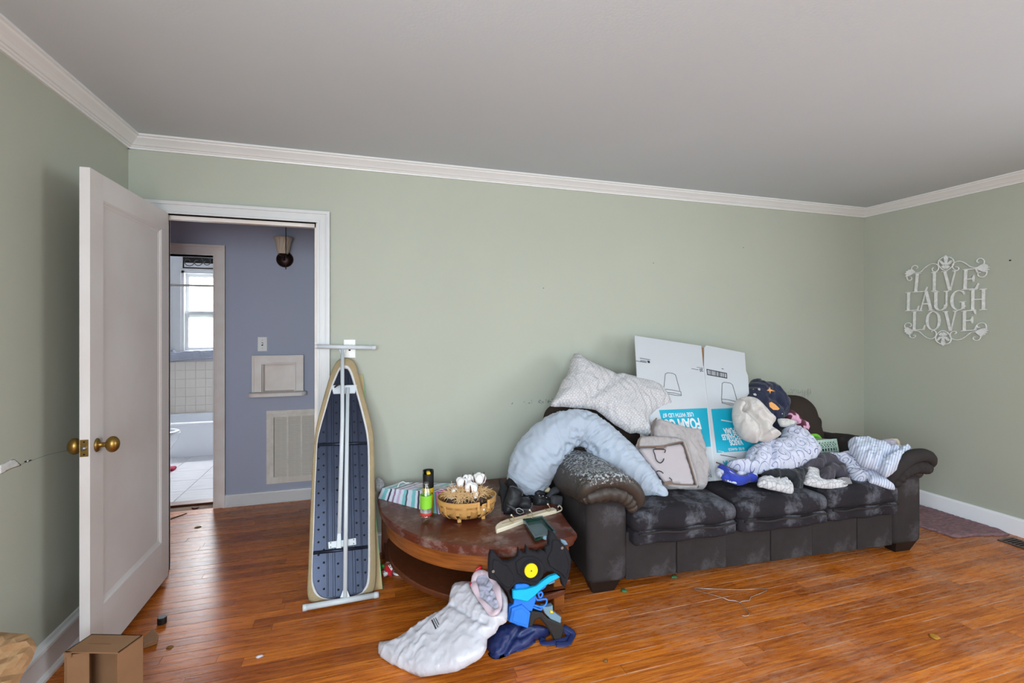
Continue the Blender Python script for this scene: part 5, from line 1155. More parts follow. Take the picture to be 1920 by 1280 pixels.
heap('black_garment', Z5([(820, 660), (900, 630), (1000, 598), (1250, 600), (1400, 585), (1500, 555), (1640, 600), (1740, 700), (1610, 780), (1585, 905), (1420, 905), (1380, 800), (1250, 740), (1100, 760), (900, 700)]), fK, .045, .02, F_BLK, 'crumpled black garment under the scroll sheet', 'garment', R=.04, wr=[wrinkle(81, .018, 50, .6)])
fL = SFr(1.16, .03, .485, (0, -.5, .87))
heap('hatched_cloth', Z5([(768, 880), (775, 800), (800, 725), (900, 708), (1080, 750), (1200, 745), (1260, 722), (1330, 800), (1420, 900), (1398, 1010), (1250, 985), (1100, 952), (1000, 935), (880, 900)]), fL, .028, .018, F_CRM, 'small grey hatched cloth at the front of the middle cushion', 'cloth', R=.03, wr=[wrinkle(85, .016, 60, .5)])
k6 = 7.68; Z6 = lambda pts: zm(pts, 1500, 800, k6)
fT = SFr(1.62, .05, .478, (0, -.45, .89))
heap('cream_cloth', Z6([(70, 600), (180, 610), (280, 640), (300, 770), (490, 770), (600, 755), (650, 800), (690, 870), (600, 890), (450, 890), (300, 882), (150, 850), (45, 815), (60, 740)]), fT, .03, .015, F_CRM, 'cream hatched cloth under the charcoal trousers', 'cloth', R=.03, wr=[wrinkle(91, .014, 60, .3)])
fU = SFr(1.62, .09, .508, (0, -.55, .84))
tr_ = heap('charcoal_trousers', Z6([(48, 580), (60, 540), (100, 500), (190, 485), (200, 435), (260, 408), (340, 415), (420, 440), (500, 480), (545, 540), (640, 600), (665, 720), (700, 760), (690, 830), (640, 830), (600, 745), (540, 735), (500, 700), (492, 775), (390, 778), (288, 772), (280, 620), (180, 595), (90, 605)]), fU, .05, .02, F_CHAR, 'charcoal trousers with a grey size label on the right cushion', 'trousers', R=.035, wr=[wrinkle(95, .016, 60, 1.6)], cr=[(Z6([(330, 620), (360, 560), (440, 560), (520, 600)]), .03, .012)])
fq = Frame(fU.at(0, 0, .032), fU.n)
tgp = MB(); tgp.prism([fq.hit(*q) for q in Z6([(600, 742), (705, 718), (750, 815), (640, 838)])], fq, 0, .002); tgp = tgp.build('size_label', M('grey_label', rgb(140, 136, 138), .5), tr_)
a_, b_ = fq.hit(*Z6([(640, 808)])[0]); text_part('lettering', '9/1', fq, a_, b_, .012, WPRINT, tgp, bold=.02, depth=.0026, sx=.9)
fV = SFr(1.85, .16, .535, (.05, -.62, .78))
heap('crumpled_scroll_sheet', Z6([(330, 405), (400, 392), (470, 405), (560, 390), (660, 378), (760, 375), (810, 430), (880, 520), (940, 570), (1000, 620), (1040, 700), (1060, 800), (980, 830), (860, 835), (760, 760), (700, 690), (640, 590), (560, 530), (500, 470), (420, 440)]), fV, .055, .03, F_SCR2, 'crumpled scroll-print sheet between trousers and pinstripe sheet', 'sheet', R=.045, wr=[wrinkle(101, .028, 60, .9), wrinkle(102, .014, 100, 2.2)])
fX = SFr(1.97, .03, .495, (.0, -.55, .83))
heap('pinstripe_corner', Z6([(940, 570), (1010, 600), (1140, 670), (1230, 740), (1290, 815), (1362, 885), (1355, 908), (1250, 885), (1080, 825), (1000, 800), (960, 720)]), fX, .03, .018, F_STR, 'pointed pinstripe sheet corner hanging at the right cushion front', 'sheet', R=.035, wr=[wrinkle(105, .012, 50, .7)])
fY = SFr(2.08, .16, .700, (-.22, -.46, .86))
heap('pinstripe_sheet', Z6([(690, 215), (740, 185), (850, 175), (960, 188), (1100, 228), (1180, 245), (1250, 290), (1350, 300), (1480, 275), (1560, 300), (1608, 345), (1590, 395), (1500, 490), (1400, 610), (1262, 722), (1180, 670), (1090, 600), (960, 572), (850, 520), (780, 420), (710, 340)]), fY, .055, .05, F_STR, 'white pinstripe sheet draped over the right sofa arm', 'sheet', R=.05, wr=[wrinkle(111, .030, 38, 2.2), wrinkle(112, .014, 75, .6)], cr=[(Z6([(1240, 290), (1330, 370), (1200, 480), (1100, 590)]), .035, .016), (Z6([(1480, 290), (1400, 380), (1250, 440)]), .025, .012)])
fO = SFr(2.15, .22, .672, (0, -.35, .94))
heap('lilac_cloth', Z6([(1130, 230), (1200, 205), (1290, 215), (1370, 240), (1400, 275), (1330, 300), (1230, 290)]), fO, .03, .03, F_LIL, 'small lilac grey cloth on top of the right arm', 'cloth', R=.03, wr=[wrinkle(115, .014, 60, .5)])
heap('tan_cloth', Z6([(1110, 205), (1200, 195), (1310, 196), (1400, 212), (1445, 262), (1400, 262), (1330, 230), (1230, 212)]), SFr(2.15, .26, .668, (0, -.35, .94)), .03, .03, F_TAN, 'small tan cloth behind the lilac cloth on the right arm', 'cloth', R=.03, wr=[wrinkle(116, .014, 60, .5)])

# green and grey laundry basket lying on its side
PGRN = M('lime_plastic', rgb(120, 196, 60), .4); PPAL = M('pale_grey_green_plastic', rgb(168, 192, 178), .4)
bk = empty('laundry_basket', tuple(sofa_pt(1.78, .33, .47))); tag(bk, 'lime green and grey plastic basket lying tipped behind the sheets', 'basket')
fq = SFr(1.75, .26, .58, (.05, -.97, .2))
bb = [fq.hit(*q) for q in Z6([(120, 182), (520, 176), (536, 400), (110, 400)])]
u0, u1 = bb[0][0], bb[1][0]; v0, v1 = bb[2][1], bb[1][1]
def rrect(a0, a1, b0, b1, r, n=5):
    o = []
    for cx, cy, t0 in ((a1 - r, b1 - r, 0), (a0 + r, b1 - r, 1), (a0 + r, b0 + r, 2), (a1 - r, b0 + r, 3)):
        o += [(cx + r * math.cos((t0 + i / n) * R90), cy + r * math.sin((t0 + i / n) * R90)) for i in range(n + 1)]
    return o
fr_o = rrect(u0, u1, v0 - .05, v1, .025); bk_o = rrect(u0 - .02, u1 + .045, v0 - .06, v1 + .012, .04); bk_i = rrect(u0 - .015, u1 + .038, v0 - .055, v1 + .006, .035)
# base grid facing the viewer
nx_, ny_ = 10, 6; mb = MB(); uw, vw = (u1 - u0) / nx_, (v1 - v0 + .05) / ny_
for i in range(nx_ + 1): mb.prism([(u0 + i * uw - .003, v0 - .05), (u0 + i * uw + .003, v0 - .05), (u0 + i * uw + .003, v1), (u0 + i * uw - .003, v1)], fq, 0, .003)
for j in range(ny_ + 1): mb.prism([(u0, v0 - .05 + j * vw - .003), (u1, v0 - .05 + j * vw - .003), (u1, v0 - .05 + j * vw + .003), (u0, v0 - .05 + j * vw + .003)], fq, 0, .003)
for i in range(nx_):
    for j in range(4, ny_):
        a, b = u0 + i * uw, v0 - .05 + j * vw; stroke(mb, [(a, b), (a + uw, b + vw)], fq, .005, 0, .003)
mb.build('lattice', PPAL, bk)
mb = MB(); loft(mb, [(rrect(u0 + .012, u1 - .012, v0 - .04, v1 - .012, .02), .002), (fr_o, .002), (fr_o, -.004), (bk_i, -.17), (bk_o, -.17)], fq); mb.build('basket_wall', PPAL, bk, smooth=False)
mb = MB(); mb.sweep([fq.at(a, b, -.172) for a, b in rrect(u0 - .02, u1 + .055, v0 - .06, v1 + .022, .04)], .014, 8, closed=True); mb.build('rim', PGRN, bk, smooth=True)
mb = MB(); loft(mb, [(rrect(u0 - .018, u1 + .043, v0 - .058, v1 + .010, .04), -.165), (rrect(u0 - .012, u1 + .034, v0 - .05, v1 + .004, .035), -.12)], fq); mb.build('green_band', PGRN, bk)
# ------------------------------------------------------------------ things on the wedge table
TZ = .4025
K5 = lambda pts: zm(pts, 690, 840, 4.0)
def flat_up(z): 
    f = Frame((0, 0, z), (0, 0, 1)); f.u = Vector((1, 0, 0)); f.v = Vector((0, 1, 0)); return f
def onF(pts, z): return [tuple(onZ(a, b, z)[:2]) for a, b in pts]
# striped gift bag lying on its side
BANDS = [(0, rgb(205, 216, 230)), (.10, rgb(120, 190, 196)), (.22, rgb(214, 222, 236)), (.30, rgb(70, 66, 84)), (.36, rgb(214, 220, 236)), (.46, rgb(150, 118, 150)), (.52, rgb(216, 222, 238)), (.62, rgb(196, 176, 206)), (.70, rgb(214, 222, 236)), (.80, rgb(128, 196, 200)), (.90, rgb(88, 80, 100)), (.95, rgb(205, 216, 230))]
F_GIFT = fabric('striped_gift_paper', rgb(210, 216, 230), .4, pattern='bands', ink=BANDS, scale=4.2, bump=0)
F_GPINK = M('pink_paper_lining', rgb(206, 112, 184), .5)
gb = empty('gift_bag', tuple(onZ(770, 935, TZ))); tag(gb, 'striped paper gift bag lying on its side on the wedge table', 'gift bag')
A, B = onZ(709, 934, TZ), onZ(824, 964, TZ); Ct = onZ(872, 906, .47); Dt = onZ(750, 899, .465); At, Bt = onZ(717, 915, .465), onZ(820, 922, .475)
Ct.y = min(Ct.y, 3.0); Dt.y = min(Dt.y, 3.02); C = Vector((Ct.x + .01, Ct.y, TZ)); D = Vector((Dt.x - .01, Dt.y, TZ))
def quadgrid(a, b, c, d, n=8, m=5, amp=.0, seed=1):
    rg = random.Random(seed); vs = []; uv = []
    nn = (b - a).cross(d - a).normalized()
    for j in range(m + 1):
        for i in range(n + 1):
            p = (a * (1 - i / n) + b * (i / n)) * (1 - j / m) + (d * (1 - i / n) + c * (i / n)) * (j / m)
            e = amp * rg.uniform(-1, 1) if 0 < i < n and 0 < j < m else 0
            vs.append(p + nn * e); uv.append((i / n * (b - a).length, j / m * (d - a).length))
    fs = [(j * (n + 1) + i, j * (n + 1) + i + 1, (j + 1) * (n + 1) + i + 1, (j + 1) * (n + 1) + i) for j in range(m) for i in range(n)]
    return vs, fs, uv
for nm, q, mt in (('side_gusset', (A, B, Bt, At), F_GIFT), ('front_face', (At, Bt, Ct, Dt), F_GIFT), ('rear_face', (A, B, C, D), F_GIFT), ('far_gusset', (D, C, Ct, Dt), F_GIFT), ('base', (A, At, Dt, D), F_GIFT)):
    v, f, u = quadgrid(*q, amp=.003, seed=len(nm)); build(nm, v, f, mt, gb, True, u)
e_ = Vector((-.012, 0, .002)); v, f, u = quadgrid(B + e_, C + e_, Ct + e_, Bt + e_, amp=.002); build('lining', v, f, F_GPINK, gb, True, u)
tp = onF(K5([(330, 285), (420, 280), (560, 292), (640, 300), (560, 312), (430, 300)]), .472); mb = MB(); mb.prism(tp, flat_up(.4735), 0, .002); mb.build('folded_flap', M('grey_flap_paper', rgb(196, 192, 200), .5), gb)
mb = MB(); mb.sweep([onZ(a, b, .478 + h) for (a, b), h in zip(zm([(222, 292), (235, 262), (262, 250), (285, 262), (300, 258), (312, 262)], 690, 840, 4.0), (0, .012, .02, .015, .01, .005))], .0028, 8); mb.build('cord_handle', M('white_cord', rgb(232, 232, 236), .7), gb, smooth=True)
# clear plastic scrap behind it
CLEAR = M('clear_plastic_film', rgb(214, 216, 220), .15, trans=.55, ior=1.2)
fr = Frame(onY(712, 910, 3.02), (0, -.8, .6)); tag(puff('plastic_wrap', [fr.hit(*q) for q in ((702, 902), (708, 896), (716, 899), (722, 908), (720, 916), (712, 922), (703, 920))], fr, .03, .015, CLEAR, R=.02, res=.006, wr=[wrinkle(5, .02, 190, .6)]), 'crumpled clear plastic wrap behind the striped gift bag', 'plastic wrap')
# spray can and bottle
cb = onZ(799, 977, TZ); ca = onZ(803, 960, TZ)
c_h = onY(803, 881, ca.y).z
sc0 = empty('spray_can', (ca.x, ca.y, TZ)); tag(sc0, 'yellow spray can with a black cap and yellow nozzle', 'spray can')
rr = .031; T = Matrix.Translation((ca.x, ca.y, 0)); zc_ = TZ + (c_h - TZ) * .60
YEL = M('yellow_can_print', rgb(232, 190, 30), .35, .1); BLKP = M('black_plastic', rgb(26, 26, 28), .4)
MB().lathe([(.0, TZ), (rr, TZ + .002), (rr, zc_ - .004), (rr - .003, zc_)], 28, T).build('can_body', YEL, sc0, smooth=True)
mb = MB(); n = 28; vs = []; fs = []
for j in range(7):
    for k in range(n):
        a = 2 * math.pi * k / n; cut = .018 if (math.sin(a) < -.15 and math.cos(a) < .55) else 0
        top = c_h - (cut if j >= 5 else 0)
        z = zc_ + (top - zc_) * min(j, 5) / 5; r_ = rr - .001 if j < 6 else rr - .006
        vs.append((ca.x + r_ * math.cos(a), ca.y + r_ * math.sin(a), z))
for j in range(6):
    for k in range(n): fs.append((j * n + k, j * n + (k + 1) % n, (j + 1) * n + (k + 1) % n, (j + 1) * n + k))
mb.add(vs, fs); mb.lathe([(0, c_h - .03), (rr - .004, c_h - .03)], 20, T); mb.build('spray_cap', BLKP, sc0, smooth=False)
MB().rbox((ca.x - .011, ca.y - .022, c_h - .022), (ca.x + .011, ca.y + .012, c_h - .006), .006).build('nozzle', YEL, sc0, smooth=True)
for z0_, z1_, w_, mt in ((.10, .115, .9, BLKP), (.070, .078, .6, BLKP), (.052, .058, .7, BLKP)):
    n = 10; vs = []; fs = []
    for i in range(n + 1):
        a = -math.pi / 2 + (i / n - .5) * w_ * 1.6
        for z in (z0_, z1_): vs.append((ca.x + (rr + .0006) * math.cos(a), ca.y + (rr + .0006) * math.sin(a), TZ + z))
    for i in range(n): fs.append((2 * i, 2 * i + 2, 2 * i + 3, 2 * i + 1))
    build('label_mark', vs, fs, mt, sc0)
bo = empty('soda_bottle', (cb.x, cb.y, TZ)); tag(bo, 'clear plastic bottle with a lime green label standing before the spray can', 'bottle')
PET = GLASS.copy(); PET.name = 'clear_pet_plastic'
PET.node_tree.nodes['Mix Shader'].inputs[0].default_value = .16; PET.node_tree.nodes['Glossy BSDF'].inputs['Roughness'].default_value = .12
hb = onY(799, 903, cb.y).z - TZ; T = Matrix.Translation((cb.x, cb.y, TZ)); rb = .031
MB().lathe([(.012, .006), (.022, .0), (.028, .006), (rb, .02), (rb - .002, .03), (rb, .04), (rb, hb * .64), (rb - .003, hb * .70), (.024, hb * .80), (.014, hb * .90), (.0125, hb * .93), (.0125, hb)], 28, T).build('bottle_body', PET, bo, smooth=True)
LIME = M('lime_label', rgb(140, 214, 60), .4, var=.15, vscale=25)
MB().lathe([(rb + .0008, hb * .36), (rb + .0008, hb * .68)], 28, T, cap=False).build('green_label', LIME, bo, smooth=True)
MB().lathe([(rb - .001, hb * .17), (rb + .0006, hb * .19), (rb + .0006, hb * .23), (rb - .001, hb * .25)], 28, T, cap=False).build('red_band', M('red_band', rgb(190, 60, 54), .4), bo, smooth=True)
MB().lathe([(rb + .0005, hb * .25), (rb + .0005, hb * .36)], 28, T, cap=False).build('dark_label', M('dark_label', rgb(84, 84, 78), .4, var=.5, vscale=40, col2=rgb(190, 190, 186)), bo, smooth=True)
MB().lathe([(.0128, hb * .93), (.0160, hb * .935), (.0160, hb * .955), (.0128, hb * .96)], 20, T).build('neck_ring', PET, bo, smooth=True)
# splint basket
SPL = M('maple_splint', rgb(204, 154, 90), .5, var=.2, vscale=12, stretch=(1, 1, 6)); SPL2 = M('inner_splint', rgb(186, 134, 76), .55, var=.2, vscale=10)
bx = onZ(881, 985, .405); bcx, bcy = bx.x + .012, bx.y + .135
ba = empty('splint_basket', (bcx, bcy, TZ)); tag(ba, 'oval honey-coloured splint basket on little feet on the wedge table', 'basket')
ea, eb = .158, .128; zb0, zb1 = .418, .515
def oval(mb, a0, b0, z0, a1, b1, z1, th=.004, n=56, t0=0, t1=2 * math.pi):
    full = abs(t1 - t0 - 2 * math.pi) < 1e-6; vs = []; fs = []; m_ = n if full else n + 1
    for k in range(m_):
        t = t0 + (t1 - t0) * k / n; c_, s2 = math.cos(t), math.sin(t)
        for a, b, z in ((a0, b0, z0), (a1, b1, z1), (a1 - th, b1 - th, z1), (a0 - th, b0 - th, z0)): vs.append((bcx + a * c_, bcy + b * s2, z))
    for k in range(n):
        j = (k + 1) % m_
        for q in range(4): fs.append((k * 4 + q, j * 4 + q, j * 4 + (q + 1) % 4, k * 4 + (q + 1) % 4))
    if not full: fs += [(0, 1, 2, 3), tuple(n * 4 + q for q in (3, 2, 1, 0))]
    mb.add(vs, fs)
mb = MB(); oval(mb, ea - .012, eb - .012, zb0 + .028, ea - .002, eb - .002, zb0 + .062); mb.build('lower_band', SPL, ba)
mb = MB(); oval(mb, ea - .006, eb - .006, zb0 + .062, ea - .001, eb - .001, zb1 - .022, .003); mb.build('weave_band', SPL2, ba)
mb = MB(); oval(mb, ea + .002, eb + .002, zb1 - .024, ea + .004, eb + .004, zb1, .006, t0=-math.pi / 2 + .62, t1=1.5 * math.pi + .22); mb.build('rim_band', SPL, ba)
mb = MB(); oval(mb, ea - .05, eb - .045, zb0, ea - .05, eb - .045, zb0 + .004, .05); vs = [(bcx + (ea - .05) * math.cos(t), bcy + (eb - .045) * math.sin(t), zb0 + .002) for t in [i * math.pi / 20 for i in range(40)]]; mb.add(vs, [tuple(range(40))]); mb.build('base', SPL2, ba)
for k in range(16):
    t = k * math.pi / 8 + .1; c_, s2 = math.cos(t), math.sin(t); tx, ty = -s2 * .019, c_ * .019
    vs = []
    for q, z in ((-.052, zb0 + .001), (-.028, zb0 + .006), (-.010, zb0 + .028), (-.004, zb0 + .065), (-.001, zb1 - .015)):
        for sg in (-1, 1): vs.append((bcx + (ea + q) * c_ + sg * tx, bcy + (eb + q) * s2 + sg * ty, z))
    fs = [(2 * i, 2 * i + 1, 2 * i + 3, 2 * i + 2) for i in range(4)]
    o = build('splint', vs, fs, SPL if k % 2 else SPL2, ba, True); md = o.modifiers.new('t', 'SOLIDIFY'); md.thickness = .002
for sx_, sy_ in ((-.055, -.07), (.075, -.062), (-.06, .06), (.06, .06)):
    MB().rbox((bcx + sx_ - .010, bcy + sy_ - .010, TZ), (bcx + sx_ + .010, bcy + sy_ + .012, zb0 + .006), .003, seg=1, mid=0).build('foot', SPL, ba)
for t in (-math.pi / 2 + .22, -math.pi / 2 + .62):
    px_, py_ = bcx + (ea + .003) * math.cos(t), bcy + (eb + .003) * math.sin(t); MB().rbox((px_ - .007, py_ - .004, zb1 - .045), (px_ + .007, py_ + .004, zb1 + .002), .002, seg=1, mid=0).build('handle_peg', SPL, ba)
t = -math.pi / 2 + .45; MB().lathe([(0, 0), (.006, 0), (.0055, .002), (0, .003)], 14, Matrix.Translation((bcx + (ea - .004) * math.cos(t), bcy + (eb - .004) * math.sin(t) - .002, zb0 + .052)) @ Matrix.Rotation(R90, 4, 'X')).build('rivet', M('white_rivet', rgb(224, 222, 216), .4), ba, smooth=True)
# dried cotton arrangement in the basket
ct = empty('cotton_arrangement', (bcx, bcy, zb0 + .005)); tag(ct, 'dried cotton bolls on straw and bark lying in the splint basket', 'dried flowers')
MB().rbox((bcx - .112, bcy - .068, zb0 + .006), (bcx + .088, bcy + .06, zb0 + .100), .012, seg=2, mid=6, fn=lambda p, h: (p[0] + .004 * math.sin(p[2] * 300 + p[1] * 90), p[1] + .005 * math.sin(p[0] * 140 + p[2] * 200), p[2])).build('bark_block', M('dark_bark', rgb(84, 62, 50), .9, var=.6, vscale=60, bump=.6, bscale=120), ct, smooth=True)
rg = random.Random(6); mb = MB()
for k in range(520):
    a = rg.uniform(0, 6.28); r_ = rg.random() ** .6; c_ = Vector((bcx - .008 + .112 * r_ * math.cos(a), bcy + .075 * r_ * math.sin(a) - .006, zb0 + .112 + .035 * (1 - r_) + rg.uniform(-.012, .012)))
    d_ = Vector((rg.gauss(0, 1), rg.gauss(0, .8), rg.gauss(-.15, .5))).normalized() * rg.uniform(.02, .045); d2 = d_ + Vector((rg.gauss(0, .012), rg.gauss(0, .01), -rg.uniform(0, .03)))
    mb.sweep([c_ - d_, c_, c_ + d2], .0011, 4)
mb.build('straw', M('pale_straw', rgb(222, 186, 136), .7), ct, kind='stuff')
COT = M('cotton_fluff', rgb(240, 238, 238), .95, bump=.5, bscale=80); HUSK = M('brown_husk', rgb(88, 60, 46), .8)
def boll(c_, r_, sd):
    rg = random.Random(sd); o = None; mb = MB()
    for k in range(4):
        d_ = Vector((math.cos(k * 1.57 + sd), math.sin(k * 1.57 + sd), rg.uniform(-.1, .5))) * r_ * .45; m = Matrix.Translation(c_ + d_) @ Matrix.Diagonal((r_ * .72, r_ * .68, r_ * .82, 1))
        vs = []; fs = []; n = 10
        mb.lathe([(max(math.sin(a), .02) * (1 + .07 * math.sin(a * 7 + k)), -math.cos(a)) for a in [i * math.pi / 8 for i in range(9)]], n, m)
    b = mb.build('cotton_boll', COT, ct, smooth=True)
    for k in range(4):
        a = k * 1.57 + sd + .78; p0 = c_ + Vector((0, 0, -r_)); p1 = c_ + Vector((math.cos(a) * r_ * .95, math.sin(a) * r_ * .95, -.2 * r_)); p2 = c_ + Vector((math.cos(a) * r_ * 1.25, math.sin(a) * r_ * 1.25, r_ * .9))
        MB().sweep(cat([tuple(p0), tuple(p1), tuple(p2)], 4, False), [.004, .006, .007, .006, .006, .005, .004, .003, .001], 5, flat=(Vector((math.cos(a), math.sin(a), 0)), .4)).build('husk', HUSK, b, smooth=True)
for (a, b), yy, r_, sd in (((866, 905), bcy + .02, .024, 1), ((884, 915), bcy - .03, .026, 2), ((898, 898), bcy + .03, .027, 3), ((853, 922), bcy - .01, .016, 4), ((889, 928), bcy - .045, .018, 5), ((846, 938), bcy - .03, .013, 6), ((877, 898), bcy + .05, .020, 8)):
    boll(onY(a, b, yy), r_ * 1.3, sd)
c_ = onY(925, 935, bcy - .01); MB().rbox((c_.x - .014, c_.y - .014, c_.z - .018), (c_.x + .014, c_.y + .014, c_.z + .018), .006).build('foil_pot', M('crushed_foil', rgb(170, 172, 178), .3, .8, bump=.8, bscale=70), ct, smooth=True)
# boots
BOOT = M('black_worn_leather', rgb(42, 43, 47), .55, var=.35, vscale=14, bump=.3, bscale=50, col2=rgb(26, 26, 28)); SUE = M('black_suede', rgb(34, 33, 34), .95, var=.4, vscale=10); SOLE = M('dusty_black_sole', rgb(66, 66, 70), .8, var=.3, vscale=16)
K7 = lambda pts: zm(pts, 910, 860, 8.535)
y0 = onZ(958, 968, TZ).y + .06
f1 = Frame(onY(950, 935, y0), (-.15, -.95, .28))
b1 = empty('ankle_boot', tuple(onZ(958, 968, TZ) + Vector((0, .05, 0)))); tag(b1, 'black ankle boot with a buckled strap standing beside the basket', 'boot', 'black boots on the wedge table')
H1 = lambda pts, f=f1: [f.hit(*q) for q in K7(pts)]
puff('boot_upper', H1([(385, 440), (430, 435), (500, 460), (585, 520), (580, 600), (590, 650), (560, 720), (520, 760), (480, 800), (400, 860), (330, 880), (290, 850), (285, 760), (310, 650), (340, 570), (365, 500)]), f1, .045, .045, BOOT, b1, R=.045, res=.007, wr=[wrinkle(7, .006, 160, 1.4)])
puff('toe_box', H1([(540, 640), (600, 610), (660, 610), (715, 645), (740, 710), (730, 770), (690, 800), (620, 800), (560, 790), (500, 740)]), f1, .05, .04, BOOT, b1, R=.04, res=.007)
puff('heel', H1([(290, 830), (340, 870), (420, 850), (480, 870), (590, 860), (580, 900), (480, 935), (390, 945), (310, 910)]), f1, .04, .035, BOOT, b1, R=.03, res=.008)
MB().sweep([f1.at(*q, .047) for q in H1([(320, 720), (400, 760), (470, 810), (560, 830)])], .008, 8, flat=(f1.n, .35)).build('strap', BOOT, b1, smooth=True)
MB().sweep([f1.at(*q, .053) for q in H1([(470, 790), (520, 775), (580, 810), (590, 850), (530, 870), (480, 850)])], .0025, 6, closed=True).build('buckle', STEEL, b1, smooth=True)
MB().sweep([f1.at(*q, .012) for q in cat(H1([(560, 800), (640, 808), (700, 800), (735, 760), (738, 700)]), 4, False)], .006, 8).build('sole_edge', SOLE, b1, smooth=True)
MB().sweep([f1.at(*q, .020) for q in cat(H1([(385, 442), (440, 436), (510, 468), (583, 522), (578, 590)]), 4, False)], .004, 8).build('top_binding', SOLE, b1, smooth=True)
f2 = Frame(onY(1025, 935, y0 + .09), (.2, -.95, .3)); H2 = lambda pts: [f2.hit(*q) for q in K7(pts)]
b2 = empty('ankle_boot', tuple(onZ(1025, 955, TZ) + Vector((0, .06, 0)))); tag(b2, 'black ankle boot lying on its side with its heel toward the sofa', 'boot', 'black boots on the wedge table')
puff('boot_upper', H2([(780, 600), (820, 560), (900, 560), (960, 590), (1010, 600), (1020, 680), (1000, 760), (900, 775), (800, 760), (765, 720)]), f2, .045, .04, BOOT, b2, R=.04, res=.007, wr=[wrinkle(9, .006, 150, .3)])
puff('shaft', H2([(820, 500), (880, 500), (960, 540), (940, 590), (860, 600), (800, 570)]), f2, .02, .04, BOOT, b2, R=.03, res=.008)
puff('sole', H2([(960, 600), (1010, 540), (1060, 470), (1110, 440), (1170, 445), (1190, 500), (1150, 560), (1060, 590), (1010, 640), (980, 700)]), f2, .035, .03, SOLE, b2, R=.03, res=.007)
puff('heel', H2([(1010, 600), (1060, 570), (1160, 575), (1190, 610), (1175, 740), (1150, 785), (1080, 770), (1010, 740)]), f2, .05, .03, SOLE, b2, R=.012, res=.008, smooth_k=2)
MB().sweep([f2.at(*q, .045) for q in H2([(790, 620), (860, 600), (940, 640)])], .006, 8, flat=(f2.n, .4)).build('strap', BOOT, b2, smooth=True)
for q in ((800, 590), (860, 598), (915, 622)):
    a, b = H2([q])[0]; MB().sweep([f2.at(a - .004, b + .003, .048), f2.at(a + .005, b - .003, .048)], .0022, 6).build('stud', M('bright_stud', rgb(210, 212, 216), .25, .9), b2, smooth=True)
f3 = Frame(onY(985, 925, y0 + .16), (0, -.9, .42)); H3 = lambda pts: [f3.hit(*q) for q in K7(pts)]
tag(puff('suede_boot', H3([(310, 380), (400, 280), (470, 205), (540, 185), (600, 205), (660, 290), (720, 370), (770, 440), (800, 540), (780, 640), (640, 640), (480, 620), (360, 600), (310, 500)]), f3, .05, .045, SUE, R=.05, res=.009, smooth_k=2, wr=[wrinkle(13, .008, 110, 1.0)]), 'soft black suede boot shaft slumped behind the ankle boots', 'boot', 'black boots on the wedge table')
f4 = Frame(onY(942, 925, y0 + .06), (-.4, -.85, .3)); H4 = lambda pts: [f4.hit(*q) for q in K7(pts)]
tag(puff('suede_boot', H4([(215, 330), (250, 310), (290, 370), (340, 440), (370, 500), (330, 640), (300, 760), (290, 900), (260, 880), (255, 720), (235, 600), (200, 590), (210, 520), (235, 450), (220, 390)]), f4, .03, .03, SUE, R=.03, res=.008, smooth_k=2), 'black suede boot flap leaning against the splint basket', 'boot', 'black boots on the wedge table')
fsh = Frame(onY(1030, 918, y0 + .14), (0, -.9, .4)); tag(puff('cream_insole', [fsh.hit(*q) for q in K7([(940, 520), (970, 480), (1020, 450), (1045, 490), (1010, 540)])], fsh, .012, .01, fabric('cream_felt', rgb(196, 182, 150)), R=.015, res=.006), 'small cream felt piece between the boot and the sofa', 'insole')
# coat hook rail
CRW = M('cream_painted_wood', rgb(226, 214, 190), .5, var=.08, vscale=12)
rl = empty('hook_rail', tuple(onZ(990, 980, TZ))); tag(rl, 'cream wooden hook rail with three hooks lying before the boots', 'hook rail')
fz = flat_up(TZ)
mb = MB(); mb.prism(onF(K7([(160, 1075), (180, 1040), (230, 1005), (340, 960), (600, 900), (800, 840), (1080, 770), (1140, 800), (1140, 818), (800, 905), (600, 985), (400, 1060), (180, 1135), (165, 1110)]), TZ + .018), fz, 0, .018, .004); ro_ = mb.build('rail', CRW, rl)
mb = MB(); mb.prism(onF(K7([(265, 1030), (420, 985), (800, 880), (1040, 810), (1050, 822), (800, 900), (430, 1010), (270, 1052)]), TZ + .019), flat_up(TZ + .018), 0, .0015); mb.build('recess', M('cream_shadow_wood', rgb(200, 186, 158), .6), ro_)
HKM = M('aged_cream_metal', rgb(202, 178, 136), .4, .4)
for hp in ([(385, 965), (430, 1025), (470, 985), (440, 920), (418, 900)], [(655, 880), (745, 940), (765, 900), (730, 840), (710, 820)], [(955, 800), (1020, 845), (1045, 800), (1015, 745), (1000, 725)]):
    hs = [.022, .030, .034, .040, .046]; o = MB(); o.sweep([onZ(*K7([q])[0], TZ + h) for q, h in zip(hp, hs)], .0024, 8); o = o.build('hook', HKM, rl, smooth=True)
    c_ = onZ(*K7([hp[-1]])[0], TZ + .047); MB().lathe([(.0005, -.005), (.004, -.003), (.005, 0), (.004, .003), (.0005, .005)], 10, Matrix.Translation(c_)).build('ball_tip', CRW, o, smooth=True)
mb = MB(); mb.sweep([onZ(*q, TZ + .006) for q in cat(K7([(820, 905), (1000, 890), (1150, 850), (1215, 820), (1220, 780), (1180, 745), (1165, 770)]), 4, False)], .004, 8); mb.build('cord', CRW, rl, smooth=True)
